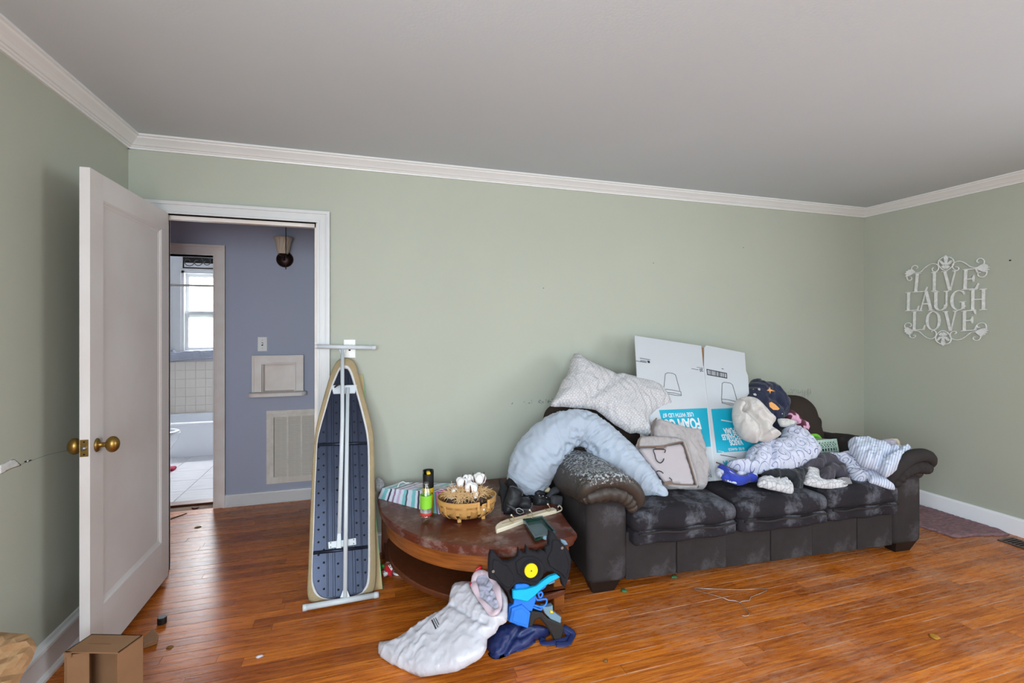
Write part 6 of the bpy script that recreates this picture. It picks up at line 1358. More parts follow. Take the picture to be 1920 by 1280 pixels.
# dark green tray
GRN = M('dark_green_glaze', rgb(16, 48, 38), .08, coat=.5); GR2 = M('smoky_tray_floor', rgb(70, 92, 90), .12)
tr0 = empty('green_tray', tuple(onZ(1010, 985, TZ))); tag(tr0, 'small dark green rectangular tray at the table corner', 'tray')
tc_ = onF([(980, 974), (1017, 968), (1043, 998), (1003, 1010)], TZ + .018); ti = [tuple(np.array(p) * .86 + np.mean(tc_, 0) * .14) for p in tc_]
mb = MB(); loft(mb, [(ti, .001), (tc_, .006), (tc_, .022), (ti, .022), (ti, .006)], flat_up(TZ)); mb.build('tray_wall', GRN, tr0)
mb = MB(); mb.prism(ti, flat_up(TZ), .002, .006); mb.build('tray_floor', GR2, tr0)

# ------------------------------------------------------------------ things on the floor before the table
FOAM = M('black_toy_plastic', rgb(28, 28, 33), .65, spec=.25, var=.1, vscale=20, bump=.15, bscale=60); TBLUE = M('blue_toy_plastic', rgb(44, 122, 220), .35); TCYAN = M('cyan_toy_plastic', rgb(20, 176, 222), .35); TGREY = M('grey_blue_toy_plastic', rgb(112, 142, 160), .4); TYEL = M('yellow_toy_plastic', rgb(244, 206, 20), .4); TGRIP = M('dark_grip_plastic', rgb(40, 38, 38), .45)
tf_ = Frame(onZ(985, 1172, 0) + Vector((0, -.02, 0)), (-.05, -.99, .10))
tf_.o = Vector((.75, 2.025, .05))
K8 = lambda pts: [tf_.hit(*q) for q in zm(pts, 900, 980, 4.922)]
ty = empty('toy_blaster', (.76, 2.02, .02)); tag(ty, 'black winged toy blaster with blue body and yellow disc against the table', 'toy')
mb = MB(); mb.prism(K8([(90, 240), (125, 250), (160, 300), (200, 340), (250, 342), (300, 322), (335, 290), (345, 215), (375, 258), (408, 262), (412, 190), (450, 240), (520, 258), (555, 235), (588, 250), (590, 212), (618, 190), (625, 58), (662, 72), (702, 130), (762, 190), (802, 240), (825, 320), (820, 400), (800, 490), (768, 577), (745, 560), (730, 500), (700, 462), (650, 432), (600, 432), (560, 470), (520, 560), (490, 570), (440, 550), (350, 530), (300, 560), (262, 600), (268, 640), (300, 680), (295, 722), (270, 722), (240, 620), (150, 520), (75, 492), (70, 380), (75, 290)]), tf_, 0, .028, .005); wg = mb.build('wing_plate', FOAM, ty)
for pts in ([(110, 312), (150, 322), (190, 352), (240, 375), (292, 450), (300, 520), (255, 570), (215, 560), (160, 500), (110, 440), (100, 380)], [(650, 140), (690, 135), (745, 200), (785, 300), (798, 370), (768, 492), (725, 440), (625, 375), (602, 310), (640, 232)], [(310, 340), (380, 290), (480, 285), (545, 330), (580, 400), (560, 470), (500, 520), (400, 500), (330, 440)]):
    mb = MB(); mb.prism(K8(pts), tf_, .028, .034, .003); mb.build('raised_panel', FOAM, wg)
cx_, cy_ = K8([(450, 410)])[0]; rd = abs(K8([(510, 410)])[0][0] - cx_)
mb = MB(); mb.prism([(cx_ + rd * math.cos(t), cy_ + rd * math.sin(t)) for t in [i * math.pi / 16 for i in range(32)]], tf_, .034, .042, .002); dk = mb.build('yellow_disc', TYEL, ty)
for rr_ in (1.25, 1.5): MB().sweep([tf_.at(cx_ + rd * rr_ * math.cos(t), cy_ + rd * rr_ * math.sin(t), .035) for t in [i * math.pi / 16 for i in range(32)]], .0016, 6, closed=True).build('disc_ring', FOAM, wg, smooth=True)
for q in ((106, 418), (733, 206), (450, 410)):
    a, b = K8([q])[0]; mb = MB(); mb.prism([(a + .0065 * math.cos(t), b + .0065 * math.sin(t)) for t in [i * math.pi / 5 for i in range(10)]] if q[0] != 450 else [(a + .004 * math.cos(t), b + .004 * math.sin(t)) for t in [i * math.pi / 5 for i in range(10)]], tf_, .034, .043 if q[0] == 450 else .038); mb.build('screw', STEEL, wg)
mb = MB(); mb.prism(K8([(320, 552), (420, 545), (500, 600), (505, 700), (470, 795), (432, 800), (430, 942), (340, 930), (248, 882), (258, 762), (300, 735), (310, 650)]), tf_, -.012, .020, .003); bl = mb.build('blue_body', TBLUE, ty)
mb = MB(); mb.prism(K8([(275, 762), (370, 727), (448, 800), (425, 940), (252, 880)]), tf_, .020, .034, .003); bp_ = mb.build('blue_panel', TBLUE, bl)
mb = MB(); mb.prism(K8([(300, 775), (368, 752), (425, 810), (410, 910), (280, 868)]), tf_, .034, .037, .001); mb.build('inset', TBLUE, bl)
mb = MB(); mb.prism(K8([(283, 590), (400, 580), (500, 550), (560, 502), (620, 462), (680, 445), (712, 470), (620, 520), (560, 562), (480, 640), (415, 692), (285, 665)]), tf_, .022, .044, .005); mb.build('cyan_lever', TCYAN, ty)
for pts in ([(520, 600), (600, 530), (590, 580), (530, 620), (545, 680), (570, 650), (555, 625), (535, 640)], [(490, 640), (520, 700), (600, 690), (605, 730), (570, 760), (480, 740)], [(470, 760), (550, 790), (560, 770), (480, 745)]):
    MB().sweep([tf_.at(*q, .012) for q in cat(K8(pts), 3)], .0045, 6, closed=True).build('blue_frame', TBLUE, ty, smooth=True)
mb = MB(); mb.prism(K8([(560, 755), (610, 760), (660, 745), (662, 800), (738, 855), (732, 910), (640, 870), (590, 820)]), tf_, -.010, .020, .003); mb.build('grey_housing', TGREY, ty)
mb = MB(); mb.prism(K8([(632, 785), (655, 790), (657, 808), (634, 806)]), tf_, .020, .026); mb.build('yellow_button', TYEL, ty)
mb = MB(); mb.prism(K8([(600, 520), (690, 500), (690, 550), (640, 568), (605, 560)]), tf_, -.020, .0); mb.build('grey_clip', TGREY, ty)
for pts in ([(588, 125), (615, 120), (612, 160), (585, 150)], [(745, 150), (790, 165), (812, 200), (780, 205), (750, 180)]): mb = MB(); mb.prism(K8(pts), tf_, -.012, -.001); mb.build('grey_clip', TGREY, ty)
mb = MB(); mb.prism(K8([(455, 795), (560, 810), (612, 862), (740, 915), (766, 960), (722, 1106), (680, 1082), (640, 1000), (590, 920), (540, 862), (500, 880), (470, 942), (430, 935), (435, 870)]), tf_, -.016, .022, .006); mb.build('grip', TGRIP, ty)

# white plastic shopping bag
floorclamp = lambda p: Vector((p.x, p.y, max(p.z, .003)))
PB = fabric('white_plastic_film', rgb(196, 195, 203), .26, var=.05, bump=.0, sheen=0, crumple=.4)
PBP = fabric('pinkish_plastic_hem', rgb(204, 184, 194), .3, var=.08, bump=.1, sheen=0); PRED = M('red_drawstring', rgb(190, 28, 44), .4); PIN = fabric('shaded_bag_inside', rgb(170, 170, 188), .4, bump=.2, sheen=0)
g1, g2, g3 = onZ(712, 1222, .0), onZ(780, 1268, .0), onY(940, 1085, 2.12)
nb_ = (g2 - g1).cross(g3 - g1).normalized()
if nb_.y > 0: nb_ = -nb_
fb = Frame(g1, nb_); K6b = lambda pts: [fb.hit(*q) for q in zm(pts, 690, 980, 4.266)]
pb0 = empty('shopping_bag', tuple(g1 + Vector((.25, 0, 0)))); tag(pb0, 'white plastic shopping bag with a red drawstring slumped on the floor', 'plastic bag')
ol = K6b([(105, 955), (200, 945), (300, 890), (440, 790), (560, 720), (640, 670), (660, 560), (705, 485), (830, 475), (880, 500), (905, 440), (940, 412), (1000, 432), (1060, 500), (1112, 590), (1116, 700), (1108, 790), (1050, 822), (1020, 880), (955, 925), (950, 1000), (900, 1080), (800, 1140), (700, 1190), (560, 1212), (420, 1232), (300, 1200), (180, 1150), (100, 1090), (82, 1030)])
bagm = puff('bag_body', ol, fb, .045, .03, PB, pb0, R=.09, res=.0075, smooth_k=2, warp=floorclamp, bw=.2, wr=[wrinkle(131, .014, 45, 2.2, .35, 2), wrinkle(132, .006, 120, 2.5, .5, 2)],
     creases=[(K6b([(960, 520), (1000, 600), (1030, 700)]), .05, .03), (K6b([(700, 690), (860, 800), (960, 830)]), .02, .012), (K6b([(840, 500), (880, 580), (960, 700)]), .02, .01)])
mth = K6b([(880, 520), (930, 455), (985, 470), (1040, 540), (1080, 640), (1085, 740), (1050, 785), (990, 740), (930, 670), (895, 590)])
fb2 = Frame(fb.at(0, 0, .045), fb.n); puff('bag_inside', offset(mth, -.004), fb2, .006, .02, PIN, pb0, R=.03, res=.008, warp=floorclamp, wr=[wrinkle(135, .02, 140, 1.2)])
MB().sweep([fb.at(a, b, .056 + .006 * math.sin(k * .9)) for k, (a, b) in enumerate(cat(mth, 4))], [.013 + .004 * math.sin(k * .55) for k in range(len(mth) * 4)], 10, closed=True, flat=(fb.n, .55)).build('bag_hem', PBP, pb0, smooth=True)
for pts in ([(888, 440), (930, 408), (945, 418), (900, 452)], [(845, 545), (870, 540), (890, 562), (865, 570), (850, 562)]):
    puff('drawstring_loop', K6b(pts), Frame(fb.at(0, 0, .055), fb.n), .010, .006, PRED, pb0, R=.008, res=.004)
bvb = BVHTree.FromPolygons([ROOT[bagm] @ v.co for v in bagm.data.vertices], [tuple(p.vertices) for p in bagm.data.polygons]); mb = MB()
for i, (a, b, c, d_) in enumerate(((510, 775, 545, 850), (525, 765, 560, 835), (540, 758, 568, 815))):
    for k in range(7):
        pt = []
        for t in (k / 7, (k + .7) / 7):
            q = zm([(a + (c - a) * t, b + (d_ - b) * t)], 690, 980, 4.266)[0]; r_ = bvb.ray_cast(EYE, ray(*q).normalized(), 9.0)
            if r_[0] is not None: pt.append(r_[0] - ray(*q).normalized() * .002)
        if len(pt) == 2: mb.sweep(pt, .0035 if i == 0 else .002, 6, flat=(fb.n, .25))
mb.build('printed_lines', INK, pb0, kind='stuff')
# navy drawstring bag
F_NB = fabric('navy_nylon', rgb(36, 48, 96), .4, var=.2, bump=.15, sheen=0)
h1, h2, h3 = onZ(915, 1215, 0), onZ(935, 1254, 0), onY(1010, 1175, 2.0)
fn_ = Frame(h1, (-.05, -.55, .83)); K9 = lambda pts: [fn_.hit(*q) for q in zm(pts, 690, 980, 4.266)]
nbg = empty('navy_bag', tuple(h1 + Vector((.12, 0, 0)))); tag(nbg, 'navy nylon bag with webbing straps crumpled below the toy', 'bag')
puff('bag_body', K9([(1040, 832), (1120, 812), (1280, 818), (1400, 830), (1455, 880), (1430, 912), (1330, 952), (1280, 1022), (1150, 1100), (1060, 1170), (990, 1162), (958, 1100), (975, 1070), (945, 1010), (955, 920)]), fn_, .05, .03, F_NB, nbg, R=.05, res=.008, smooth_k=2, warp=floorclamp, wr=[wrinkle(141, .02, 90, .6), wrinkle(142, .010, 180, 2.0)], creases=[(K9([(1230, 830), (1150, 960), (1060, 1100)]), .02, .012), (K9([(1300, 900), (1200, 950)]), .02, .012)])
def strap(pts, w_=.012):
    q = [fn_.at(*p, .008) for p in cat(K9(pts), 4, False)]; q = [Vector((p.x, p.y, max(p.z, .008))) for p in q]
    return MB().sweep(q, w_, 8, flat=((0, -.4, .9), .18)).build('webbing_strap', F_NB, nbg, smooth=True)
strap([(1400, 925), (1388, 985), (1450, 1010), (1530, 985), (1590, 950), (1600, 900), (1560, 850)]); strap([(1500, 1030), (1590, 1035), (1620, 960), (1638, 890), (1600, 855), (1560, 835)]); strap([(1330, 950), (1260, 1040), (1180, 1085)], .008)
fz_ = Frame(fn_.at(0, 0, .02), fn_.n); mb = MB(); mb.prism(K9([(1448, 992), (1478, 990), (1480, 1015), (1450, 1016)]), fz_, 0, .004); mb.build('slide_buckle', STEEL, nbg)
mb = MB(); mb.prism(K9([(1100, 800), (1130, 798), (1145, 815), (1105, 820)]), Frame(fn_.at(0, 0, .045), fn_.n), 0, .002); mb.build('care_tag', F_PLAIN, nbg)

# open cardboard box standing on end
bxo = empty('cardboard_box', (-.92, 2.13, 0)); tag(bxo, 'open brown cardboard box standing on end at the door', 'box')
FL, FR, BR_, BL_ = (Vector(p) for p in ((-1.034, 2.115, 0), (-.846, 2.053, 0), (-.805, 2.144, 0), (-.995, 2.209, 0))); up = Vector((0, 0, .25))
def panel(name, a, b, c, d, th=.004, mat=KRAFT, par=bxo):
    n = (b - a).cross(d - a).normalized() * th; return MB().add([a, b, c, d, a - n, b - n, c - n, d - n], [(0, 1, 2, 3), (7, 6, 5, 4), (0, 4, 5, 1), (1, 5, 6, 2), (2, 6, 7, 3), (3, 7, 4, 0)]).build(name, mat, par)
o_ = (FL - BL_).normalized()
tp_ = panel('top_panel', FL + up, FR + up, BR_ + up, BL_ + up); panel('side_panel', FR, BR_, BR_ + up, FR + up); panel('side_panel', BL_, FL, FL + up, BL_ + up)
panel('back_panel', BR_, BL_, BL_ + up, BR_ + up); panel('bottom_panel', BL_, BR_, FR, FL)
dn = Vector((0, 0, -.022)); panel('torn_lip', FL + up + dn, FL + up + dn + (FR - FL) * .12, FL + up + (FR - FL) * .12, FL + up)
panel('inner_flap', FL + Vector((.004, .004, .004)), FL + (FR - FL) * .36 + o_ * -.02, FL + (FR - FL) * .36 + o_ * -.02 + up * .94, FL + Vector((.004, .004, 0)) + up * .94)
tfm = Frame(up + Vector(FL), (0, 0, 1)); tfm.u = (FR - FL).normalized(); tfm.v = (BL_ - FL).normalized(); mb = MB()
for k in range(7): stroke(mb, [(.045 + k * .012, .046), (.045 + k * .012 + .008, .046)], tfm, .005, 0, .0006)
mb.build('faint_print', M('faint_box_print', rgb(128, 94, 66), .9), tp_, kind='stuff')
cpx = [onZ(a, b, .022) for a, b in ((266, 1196), (288, 1176), (297, 1189), (295, 1199), (269, 1208))]
mb = MB(); mb.prism([tuple(p[:2]) for p in cpx], flat_up(.0), .004, .022, .003); tag(mb.build('cardboard_scrap', KRAFT), 'folded cardboard scrap on the floor behind the open box', 'cardboard')
c_ = onZ(301, 1172, 0); mb = MB(); mb.lathe([(0, 0), (.019, 0), (.0195, .002), (.0195, .028), (.018, .031), (0, .031)], 24, Matrix.Translation((c_.x, c_.y + .018, 0))); tag(mb.build('bottle_cap', BLKP, smooth=False), 'small black round cap on the floor by the door', 'cap')
# kraft paper bag in the corner
KP = fabric('kraft_paper', rgb(172, 136, 98), .8, var=.1, bump=0, sheen=0, crumple=.9)
fk = Frame(onY(20, 1250, 1.98), (.25, -.8, .55))
tag(puff('paper_bag', [fk.hit(*q) for q in ((-28, 1182), (20, 1186), (50, 1188), (64, 1200), (69, 1212), (60, 1236), (44, 1262), (30, 1290), (10, 1330), (-28, 1350))], fk, .04, .05, KP, R=.04, res=.020, smooth_k=1, smooth=False, bw=.5, wr=[wrinkle(151, .03, 90, .9, .4), wrinkle(152, .015, 170, .5, .4)], creases=[([fk.hit(*q) for q in ((0, 1235), (30, 1225), (58, 1208))], .03, .010), ([fk.hit(*q) for q in ((0, 1268), (28, 1262), (50, 1232))], .03, .009)]), 'crumpled kraft paper bag against the left baseboard', 'paper bag')
# wire hanger
WIRE = M('bare_wire', rgb(196, 188, 182), .35, .7); mb = MB()
hz_ = [onZ(*q, .004) for q in zm([(955, 103), (1150, 115), (1380, 122), (1610, 110), (1622, 128), (1560, 155), (1475, 188), (1465, 218), (1395, 226), (1372, 238)], 1100, 1080, 4.8)]
mb.sweep(hz_, .0016, 6); mb.sweep([onZ(*q, .004) for q in zm([(955, 103), (985, 125), (1210, 188), (1280, 215), (1345, 222), (1385, 238), (1420, 285), (1465, 335), (1455, 352), (1420, 358), (1388, 350)], 1100, 1080, 4.8)], .0016, 6)
tag(mb.build('wire_hanger', WIRE, smooth=True), 'bare wire clothes hanger lying on the floor before the sofa', 'hanger')
# ornaments below the table
sn = empty('snowman_ornament', tuple(onZ(728, 1075, 0))); tag(sn, 'red and white snowman ornament with green trim under the table', 'ornament')
fs_ = Frame(onZ(728, 1078, .02), (0, -.8, .6)); K10 = lambda pts: [fs_.hit(*q) for q in zm(pts, 560, 980, 7.11)]
SRED = fabric('red_felt', rgb(200, 24, 40)); SWH = fabric('white_felt', rgb(232, 230, 228)); SGR = M('green_tinsel', rgb(40, 170, 60), .3, .4, bump=1, bscale=80)
puff('red_body', K10([(1130, 560), (1180, 540), (1240, 600), (1280, 600), (1260, 640), (1240, 720), (1190, 700), (1120, 725), (1140, 650)]), fs_, .014, .012, SRED, sn, R=.012, res=.005)
puff('snowman_head', K10([(1185, 548), (1240, 550), (1260, 600), (1235, 650), (1200, 600)]), Frame(fs_.at(0, 0, .010), fs_.n), .010, .008, SWH, sn, R=.012, res=.004)
puff('snowman_head', K10([(1120, 650), (1170, 645), (1195, 690), (1140, 722)]), Frame(fs_.at(0, 0, .010), fs_.n), .010, .008, SWH, sn, R=.012, res=.004)
puff('green_trim', K10([(1105, 570), (1135, 545), (1150, 590), (1130, 620), (1108, 605)]), Frame(fs_.at(0, 0, .008), fs_.n), .010, .006, SGR, sn, R=.01, res=.004)
for q in ((1210, 582), (1238, 575), (1225, 605), (1135, 668), (1160, 662)):
    a, b = K10([q])[0]; mb = MB(); mb.prism([(a + .003 * math.cos(t), b + .003 * math.sin(t)) for t in [i * math.pi / 4 for i in range(8)]], fs_, .0205, .0225); mb.build('felt_dot', BLKP, sn)
rg_c = onZ(752, 1078, .006); mb = MB(); mb.sweep([(rg_c.x + .042 * math.cos(t), rg_c.y + .05 + .045 * math.sin(t), .007) for t in [i * math.pi / 14 for i in range(28)]], .0065, 8, closed=True); tag(mb.build('white_ring', PLASTW, smooth=True), 'white plastic ring lying half under the lower table shelf', 'ring')
# ------------------------------------------------------------------ lettered metal sign on the right wall
SG = M('distressed_white_metal', rgb(240, 240, 240), .5, var=.12, vscale=40, col2=rgb(206, 208, 206))
sf = Frame((XR - .016, 2.5, 1.63), (-1, 0, 0)); KS = lambda pts: [sf.hit(*q) for q in zm(pts, 1660, 450, 5.8167)]
sg = empty('wall_sign', (XR - .016, 2.5, 1.28)); tag(sg, 'white metal LIVE LAUGH LOVE sign with scrollwork on the right wall', 'wall sign')
def sq(a, b, c, d): return [a, b, c, d]
# serif capitals in a unit square; every entry a closed outline
def bar(x0, y0, x1, y1, w):      # slanted stroke of horizontal width w
    return [(x0 - w / 2, y0), (x0 + w / 2, y0), (x1 + w / 2, y1), (x1 - w / 2, y1)]
def serif(x, y, w, up=1): return [(x - w / 2, y), (x + w / 2, y), (x + w / 2, y + .03 * up), (x + w * .15, y + .055 * up), (x - w * .15, y + .055 * up), (x - w / 2, y + .03 * up)]
def ring(cx, cy, rx, ry, tx, ty, t0=0, t1=360, n=36):
    o, i_ = [], []
    for k in range(n + 1):
        t = math.radians(t0 + (t1 - t0) * k / n); c_, s2 = math.cos(t), math.sin(t); th = tx * c_ * c_ + ty * s2 * s2
        o.append((cx + rx * c_, cy + ry * s2)); i_.append((cx + (rx - th) * c_, cy + (ry - th * .9) * s2))
    return o, i_
GL = {'L': [bar(.22, 0, .22, 1, .17), serif(.22, 0, .42), serif(.22, 1, .42, -1), [(.2, 0), (.93, 0), (1.0, .25), (.95, .25), (.82, .05), (.2, .05)]],
      'I': [bar(.5, 0, .5, 1, .42), serif(.5, 0, .95), serif(.5, 1, .95, -1)],
      'V': [bar(.18, 1, .5, .0, .17), bar(.82, 1, .53, .0, .07), serif(.17, 1, .36, -1), serif(.82, 1, .32, -1)],
      'E': [bar(.2, 0, .2, 1, .17), serif(.2, 0, .4), serif(.2, 1, .4, -1), [(.2, 0), (.92, 0), (1.0, .27), (.95, .27), (.80, .05), (.2, .05)], [(.2, 1), (.88, 1), (.90, .78), (.85, .78), (.76, .95), (.2, .95)], [(.25, .53), (.6, .53), (.68, .68), (.72, .68), (.72, .36), (.68, .36), (.6, .48), (.25, .48)]],
      'A': [bar(.14, 0, .5, 1, .06), bar(.84, 0, .5, 1, .18), serif(.14, 0, .3), serif(.84, 0, .36), [(.28, .33), (.7, .33), (.68, .39), (.3, .39)]],
      'H': [bar(.2, 0, .2, 1, .16), bar(.8, 0, .8, 1, .16), serif(.2, 0, .4), serif(.2, 1, .4, -1), serif(.8, 0, .4), serif(.8, 1, .4, -1), [(.2, .49), (.8, .49), (.8, .54), (.2, .54)]],
      'U': [bar(.19, .3, .19, 1, .17), bar(.84, .3, .84, 1, .08), serif(.19, 1, .38, -1), serif(.84, 1, .32, -1), ('ring', ring(.49, .30, .385, .30, .17, .06, 180, 360))],
      'O': [('ring', ring(.5, .5, .5, .5, .17, .05))],
      'G': [('ring', ring(.52, .5, .52, .5, .18, .05, 48, 325)), [(.70, .40), (.86, .40), (.86, .06), (.70, .08)], serif(.78, .43, .42, -1), [(.80, .96), (.88, .78), (.83, .76), (.74, .90)]]}
def letter(ch, BLp, BRp, TLp):
    o_, r_, t_ = KS([BLp, BRp, TLp]); o_, U_, V_ = np.array(o_), np.array(r_) - np.array(o_), np.array(t_) - np.array(o_)
    mp_ = lambda q: tuple(o_ + U_ * q[0] + V_ * q[1]); mb = MB(); lay = 0
    for g in GL[ch]:
        lay += .0004
        if g[0] == 'ring':
            a, b = g[1]
            for k in range(len(a) - 1): mb.prism([mp_(q) for q in (a[k], a[k + 1], b[k + 1], b[k])], sf, -lay, .007 + lay)
        else: mb.prism([mp_(q) for q in g], sf, -lay, .007 + lay)
    mb.build('letter_' + ch.lower(), SG, sg)
for a in (('L', (300, 572), (462, 562), (318, 366)), ('I', (503, 560), (570, 556), (505, 350)), ('V', (618, 552), (798, 545), (620, 340)), ('E', (835, 545), (1022, 532), (847, 320)),
          ('L', (220, 775), (374, 768), (224, 570)), ('A', (362, 775), (530, 770), (365, 562)), ('U', (520, 772), (700, 766), (522, 562)), ('G', (712, 770), (892, 762), (714, 552)), ('H', (920, 768), (1112, 762), (922, 540)),
          ('L', (285, 985), (440, 978), (290, 778)), ('O', (447, 985), (607, 982), (447, 778)), ('V', (630, 990), (800, 987), (632, 775)), ('E', (830, 995), (1008, 985), (833, 770))): letter(*a)
def scroll(pts, r=.0042):
    MB().sweep([sf.at(*q, .004) for q in cat(KS(pts), 4, False)], r, 7).build('scroll', SG, sg, smooth=True)
for pts in ([(530, 300), (514, 314), (522, 338), (548, 345), (576, 328), (586, 298), (570, 268), (530, 258), (480, 270), (430, 306), (390, 345), (350, 356), (300, 352)], [(300, 345), (290, 312), (302, 286), (326, 276), (350, 284), (357, 302), (342, 308)], [(238, 398), (245, 430), (268, 441), (290, 426), (290, 406), (272, 402)],
            [(770, 292), (800, 298), (803, 320), (780, 330), (750, 315), (735, 288), (745, 255), (780, 235), (830, 232), (880, 256), (930, 290), (990, 300), (1050, 290)], [(1060, 272), (1082, 250), (1080, 220), (1055, 201), (1025, 201), (1004, 220), (1006, 240), (1030, 245)], [(1112, 330), (1105, 375), (1075, 400), (1040, 401), (1015, 382), (1018, 356), (1045, 354)],
            [(505, 1002), (520, 987), (548, 992), (560, 1020), (546, 1055), (510, 1075), (460, 1065), (410, 1030), (370, 995), (320, 988), (270, 1000)], [(285, 1010), (270, 1036), (280, 1060), (310, 1066), (333, 1050), (328, 1036), (310, 1041)], [(222, 962), (214, 930), (230, 908), (260, 903), (286, 916), (286, 938), (265, 942)],
            [(760, 1022), (778, 1010), (770, 998), (745, 995), (718, 1010), (710, 1045), (730, 1075), (775, 1087), (830, 1080), (880, 1050), (930, 1012), (980, 998), (1040, 992)], [(1040, 1030), (1042, 1060), (1020, 1088), (985, 1092), (962, 1076), (968, 1056), (990, 1059)], [(1106, 962), (1100, 925), (1075, 905), (1035, 905), (1005, 925), (1010, 950), (1035, 951)]): scroll(pts)
def fan(root, tips):
    for kk, (tx_, ty_, w_) in enumerate(tips):
        r0 = np.array(root, float); t0 = np.array((tx_, ty_), float); d_ = t0 - r0; n_ = np.array((-d_[1], d_[0])) / np.linalg.norm(d_) * w_
        mb = MB(); mb.prism(cat(KS([tuple(r0 - n_ * .3), tuple(r0 + d_ * .6 - n_), tuple(t0 - n_ * .5), tuple(t0 + d_ * .04), tuple(t0 + n_ * .5), tuple(r0 + d_ * .6 + n_), tuple(r0 + n_ * .3)]), 2), sf, -.0005 * kk, .0095 + .0006 * kk); mb.build('acanthus_leaf', SG, sg)
fan((325, 352), [(285, 322, 13), (258, 328, 13), (238, 345, 13), (228, 368, 13), (232, 395, 13)]); fan((1000, 308), [(1098, 262, 14), (1120, 275, 14), (1133, 295, 14), (1130, 320, 14), (1112, 345, 12)])
fan((305, 988), [(225, 955, 13), (218, 975, 13), (222, 998, 13), (240, 1018, 13), (262, 1028, 12)]); fan((990, 998), [(1108, 965, 14), (1115, 985, 14), (1108, 1008, 14), (1088, 1028, 14), (1062, 1042, 12)])
def cartouche(cx, cy, sy):
    q = lambda pts: [(cx + a, cy + sy * b) for a, b in pts]
    MB().sweep([sf.at(*p, .004) for p in cat(KS(q([(-45, -55), (-80, -25), (-78, 25), (-38, 70), (0, 80), (42, 62), (80, 20), (85, -25), (60, -55), (22, -66), (-20, -65)])), 3)], .0042, 7, closed=True).build('cartouche_ring', SG, sg, smooth=True)
    for kk, pts in enumerate(([(0, -85), (22, -60), (15, -20), (8, 20), (0, 70), (-8, 20), (-15, -20), (-22, -60)], [(-8, 0), (-30, -10), (-55, -30), (-75, -20), (-60, -8), (-40, 15), (-12, 20)], [(8, 0), (30, -10), (55, -30), (75, -20), (60, -8), (40, 15), (12, 20)], [(-6, 30), (-30, 25), (-45, 40), (-30, 55), (-8, 65)], [(6, 30), (30, 25), (45, 40), (30, 55), (8, 65)])):
        mb = MB(); mb.prism(cat(KS(q(pts)), 2), sf, -.0005 * kk, .0085 + .0006 * kk); mb.build('cartouche_leaf', SG, sg)
cartouche(665, 250, 1); cartouche(635, 1068, -1)
MB().sweep([(XR - .016, 2.506, 1.93), (XR, 2.506, 1.93)], .004, 8).build('wall_peg', SG, sg)
# rug, floor register, leaf
RUG = M('pink_grey_rug', rgb(168, 128, 132), .95, var=.45, vscale=26, bump=.8, bscale=140, col2=rgb(120, 96, 104), stretch=(1, 2.5, 1))
rp = [tuple(onZ(a, b, .012)[:2]) for a, b in ((1690, 974), (1720, 984), (1760, 996), (1785, 1004), (1800, 1006), (1822, 1003), (1860, 1002), (1890, 1002), (1894, 999), (1882, 993))]
rp += [(XR - .02, 2.6), (XR - .02, 2.95), (3.62, 2.95)]
tag(puff('small_rug', rp, flat_up(.002), .012, .0, RUG, R=.02, res=.02, smooth_k=1, wr=[wrinkle(161, .004, 120, .3)]), 'small pinkish grey rug beside the sofa at the right wall', 'rug')
VM = M('brown_register_metal', rgb(92, 74, 62), .4, .6)
v0_ = onZ(1870, 1011, .006); vt = empty('floor_register', (v0_.x + .07, 1.95, 0)); tag(vt, 'brown metal floor register by the right baseboard', 'floor vent')
xa, xb, yb_, ya_ = v0_.x, v0_.x + .145, v0_.y, v0_.y - .33
MB().box((xa, ya_, .0), (xa + .018, yb_, .006)).box((xb - .018, ya_, 0), (xb, yb_, .006)).box((xa + .018, ya_, 0), (xb - .018, ya_ + .018, .006)).box((xa + .018, yb_ - .018, 0), (xb - .018, yb_, .006)).build('frame', VM, vt)
MB().box((xa + .018, ya_ + .018, .0006), (xb - .018, yb_ - .018, .0012)).build('duct', DARK, vt)
for k in range(14):
    y_ = ya_ + .028 + k * .0205; MB().box((xa + .018, y_, .001), (xb - .018, y_ + .008, .005)).build('louver', VM, vt)
lf = onZ(1752, 1192, .003); f_ = flat_up(.002); LD = M('dry_leaf', rgb(186, 130, 36), .7, var=.3, vscale=60)
L2 = [tuple(onZ(a, b, .004)[:2]) for a, b in ((1741, 1187), (1748, 1187), (1757, 1190), (1764, 1196), (1756, 1198), (1746, 1194))]
tag(puff('fallen_leaf', L2, f_, .004, .0, LD, R=.01, res=.004), 'dry yellow leaf on the floor at the right', 'leaf')
# bits of litter
LIT = M('litter_brown', rgb(120, 84, 40), .8); GRL = M('litter_green', rgb(52, 110, 70), .6); REDL = M('litter_red', rgb(110, 30, 30), .7)
for (a, b), s_, mt, lab in (((372, 988), .020, LIT, 'tan leaf scrap on the hall floor'), ((371, 947), .022, REDL, 'dark red scrap on the bathroom threshold'), ((1170, 1107), .018, GRL, 'green scrap beside the left sofa foot'), ((1264, 1081), .018, GRL, 'green scrap under the sofa front'), ((318, 1213), .012, LIT, 'brown chip on the floor right of the box'), ((1136, 1238), .010, LIT, 'small round nut on the floor before the sofa'), ((487, 1230), .012, F_PLAIN, 'white paper crumb on the floor left of the shopping bag')):
    p = onZ(a, b, .002); rg = random.Random(a); f_ = flat_up(.0008)
    if lab.startswith('dark red'): f_ = flat_up(.0008); p.y -= .06
    tag(puff('litter_scrap', [(p.x + s_ * rg.uniform(.6, 1.2) * math.cos(t) * 1.3, p.y + s_ * rg.uniform(.6, 1.2) * math.sin(t)) for t in [i * math.pi / 3.5 for i in range(7)]], f_, .006, 0, mt, R=.008, res=.005, wr=[wrinkle(a, .004, 400, .4)]), lab, 'scrap', 'litter on the floor')
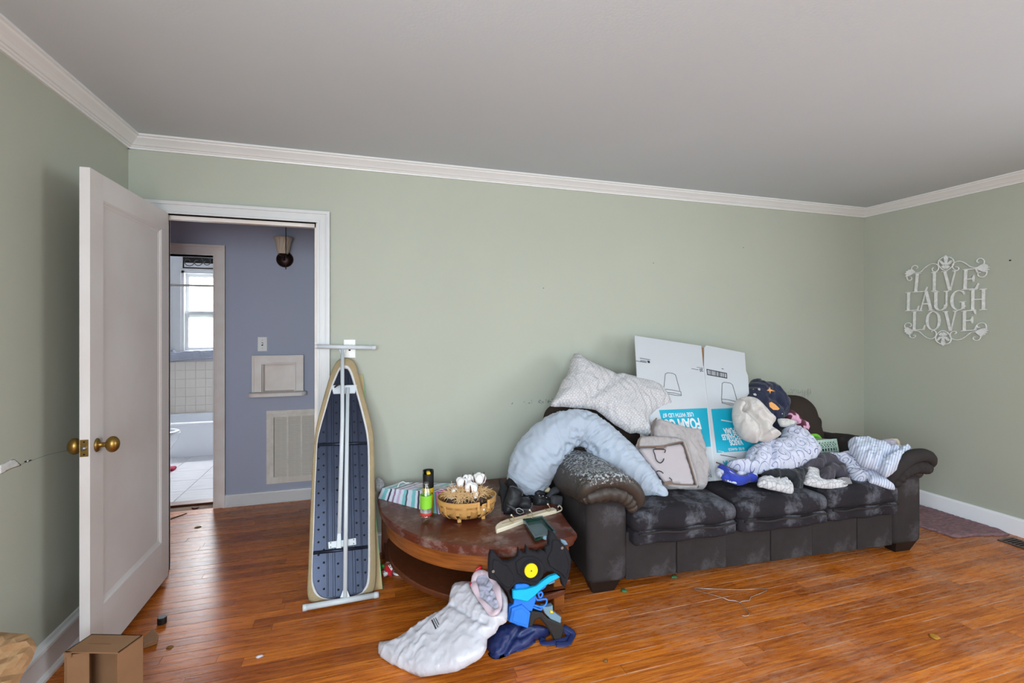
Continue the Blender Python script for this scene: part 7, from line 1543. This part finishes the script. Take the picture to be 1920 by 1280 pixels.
p0_, p1_ = onZ(318, 973, .003), onZ(350, 962, .003); mb = MB(); mb.sweep([p0_ + (p0_ - p1_) * .3, p1_], .0035, 6); tag(mb.build('wooden_stick', M('stick_wood', rgb(84, 50, 30), .6)), 'thin dark wooden stick on the hall floor', 'stick')
# damage on the walls
CHIP = M('bare_plaster', rgb(214, 216, 214), .9, var=.2, vscale=60)
fw_ = Frame((XL, 2.2, .9), (1, 0, 0))
for pts in ([(0, 872), (8, 868), (16, 864), (26, 860), (36, 868), (40, 872), (30, 876), (18, 880), (8, 886), (0, 888)], [(44, 866), (52, 862), (60, 862), (54, 866)]):
    puff('plaster_chip', [fw_.hit(*q) for q in pts], fw_, .0012, 0, CHIP, wl, R=.01, res=.006, smooth_k=2)
mb = MB(); stroke(mb, [fw_.hit(*q) for q in ((40, 870), (62, 862), (90, 852), (118, 846), (134, 842))], fw_, .0015, 0, .0008); mb.build('hairline_crack', M('crack', rgb(120, 126, 120), .9), wl)
fb_ = Frame((1.5, YB, .9), (0, -1, 0)); SC_ = M('wall_scuff', rgb(96, 104, 108), .9)
rg = random.Random(3); mb = MB()
for k in range(40):
    x_ = 956 + rg.random() ** .8 * 80; y_ = 757 - (x_ - 956) * .075 + rg.gauss(0, 1.6); a = rg.uniform(-1.2, 1.2); l_ = rg.uniform(1, 4); stroke(mb, [fb_.hit(x_, y_), fb_.hit(x_ + l_ * math.cos(a), y_ + l_ * math.sin(a))], fb_, rg.uniform(.001, .0035), 0, .0006)
mb.build('scuff_marks', SC_, wb, kind='stuff')
mb = MB()
for k in range(30):
    x_ = rg.uniform(1478, 1522); y_ = rg.uniform(728, 736); stroke(mb, [fb_.hit(x_, y_), fb_.hit(x_ + rg.uniform(-1, 1), y_ + (rg.uniform(5, 14) if x_ > 1502 else 3))], fb_, rg.uniform(.001, .003), 0, .0006)
mb.build('scuff_marks', M('pale_wall_scuff', rgb(128, 134, 132), .9), wb, kind='stuff')
for a, b in ((1225, 493), (1019, 540), (1394, 464)):
    p = fb_.hit(a, b); mb = MB(); mb.prism([(p[0] + .004 * math.cos(t), p[1] + .004 * math.sin(t)) for t in [i * math.pi / 3 for i in range(6)]], fb_, 0, .001); mb.build('nail_hole', SC_, wb)
fr_w = Frame((XR, 2.3, 1.8), (-1, 0, 0)); p = fr_w.hit(1894, 488); mb = MB(); mb.prism([(p[0] + .007 * math.cos(t), p[1] + .005 * math.sin(t)) for t in [i * math.pi / 3 for i in range(6)]], fr_w, 0, .002); mb.build('nail_hole', DARK, wr)
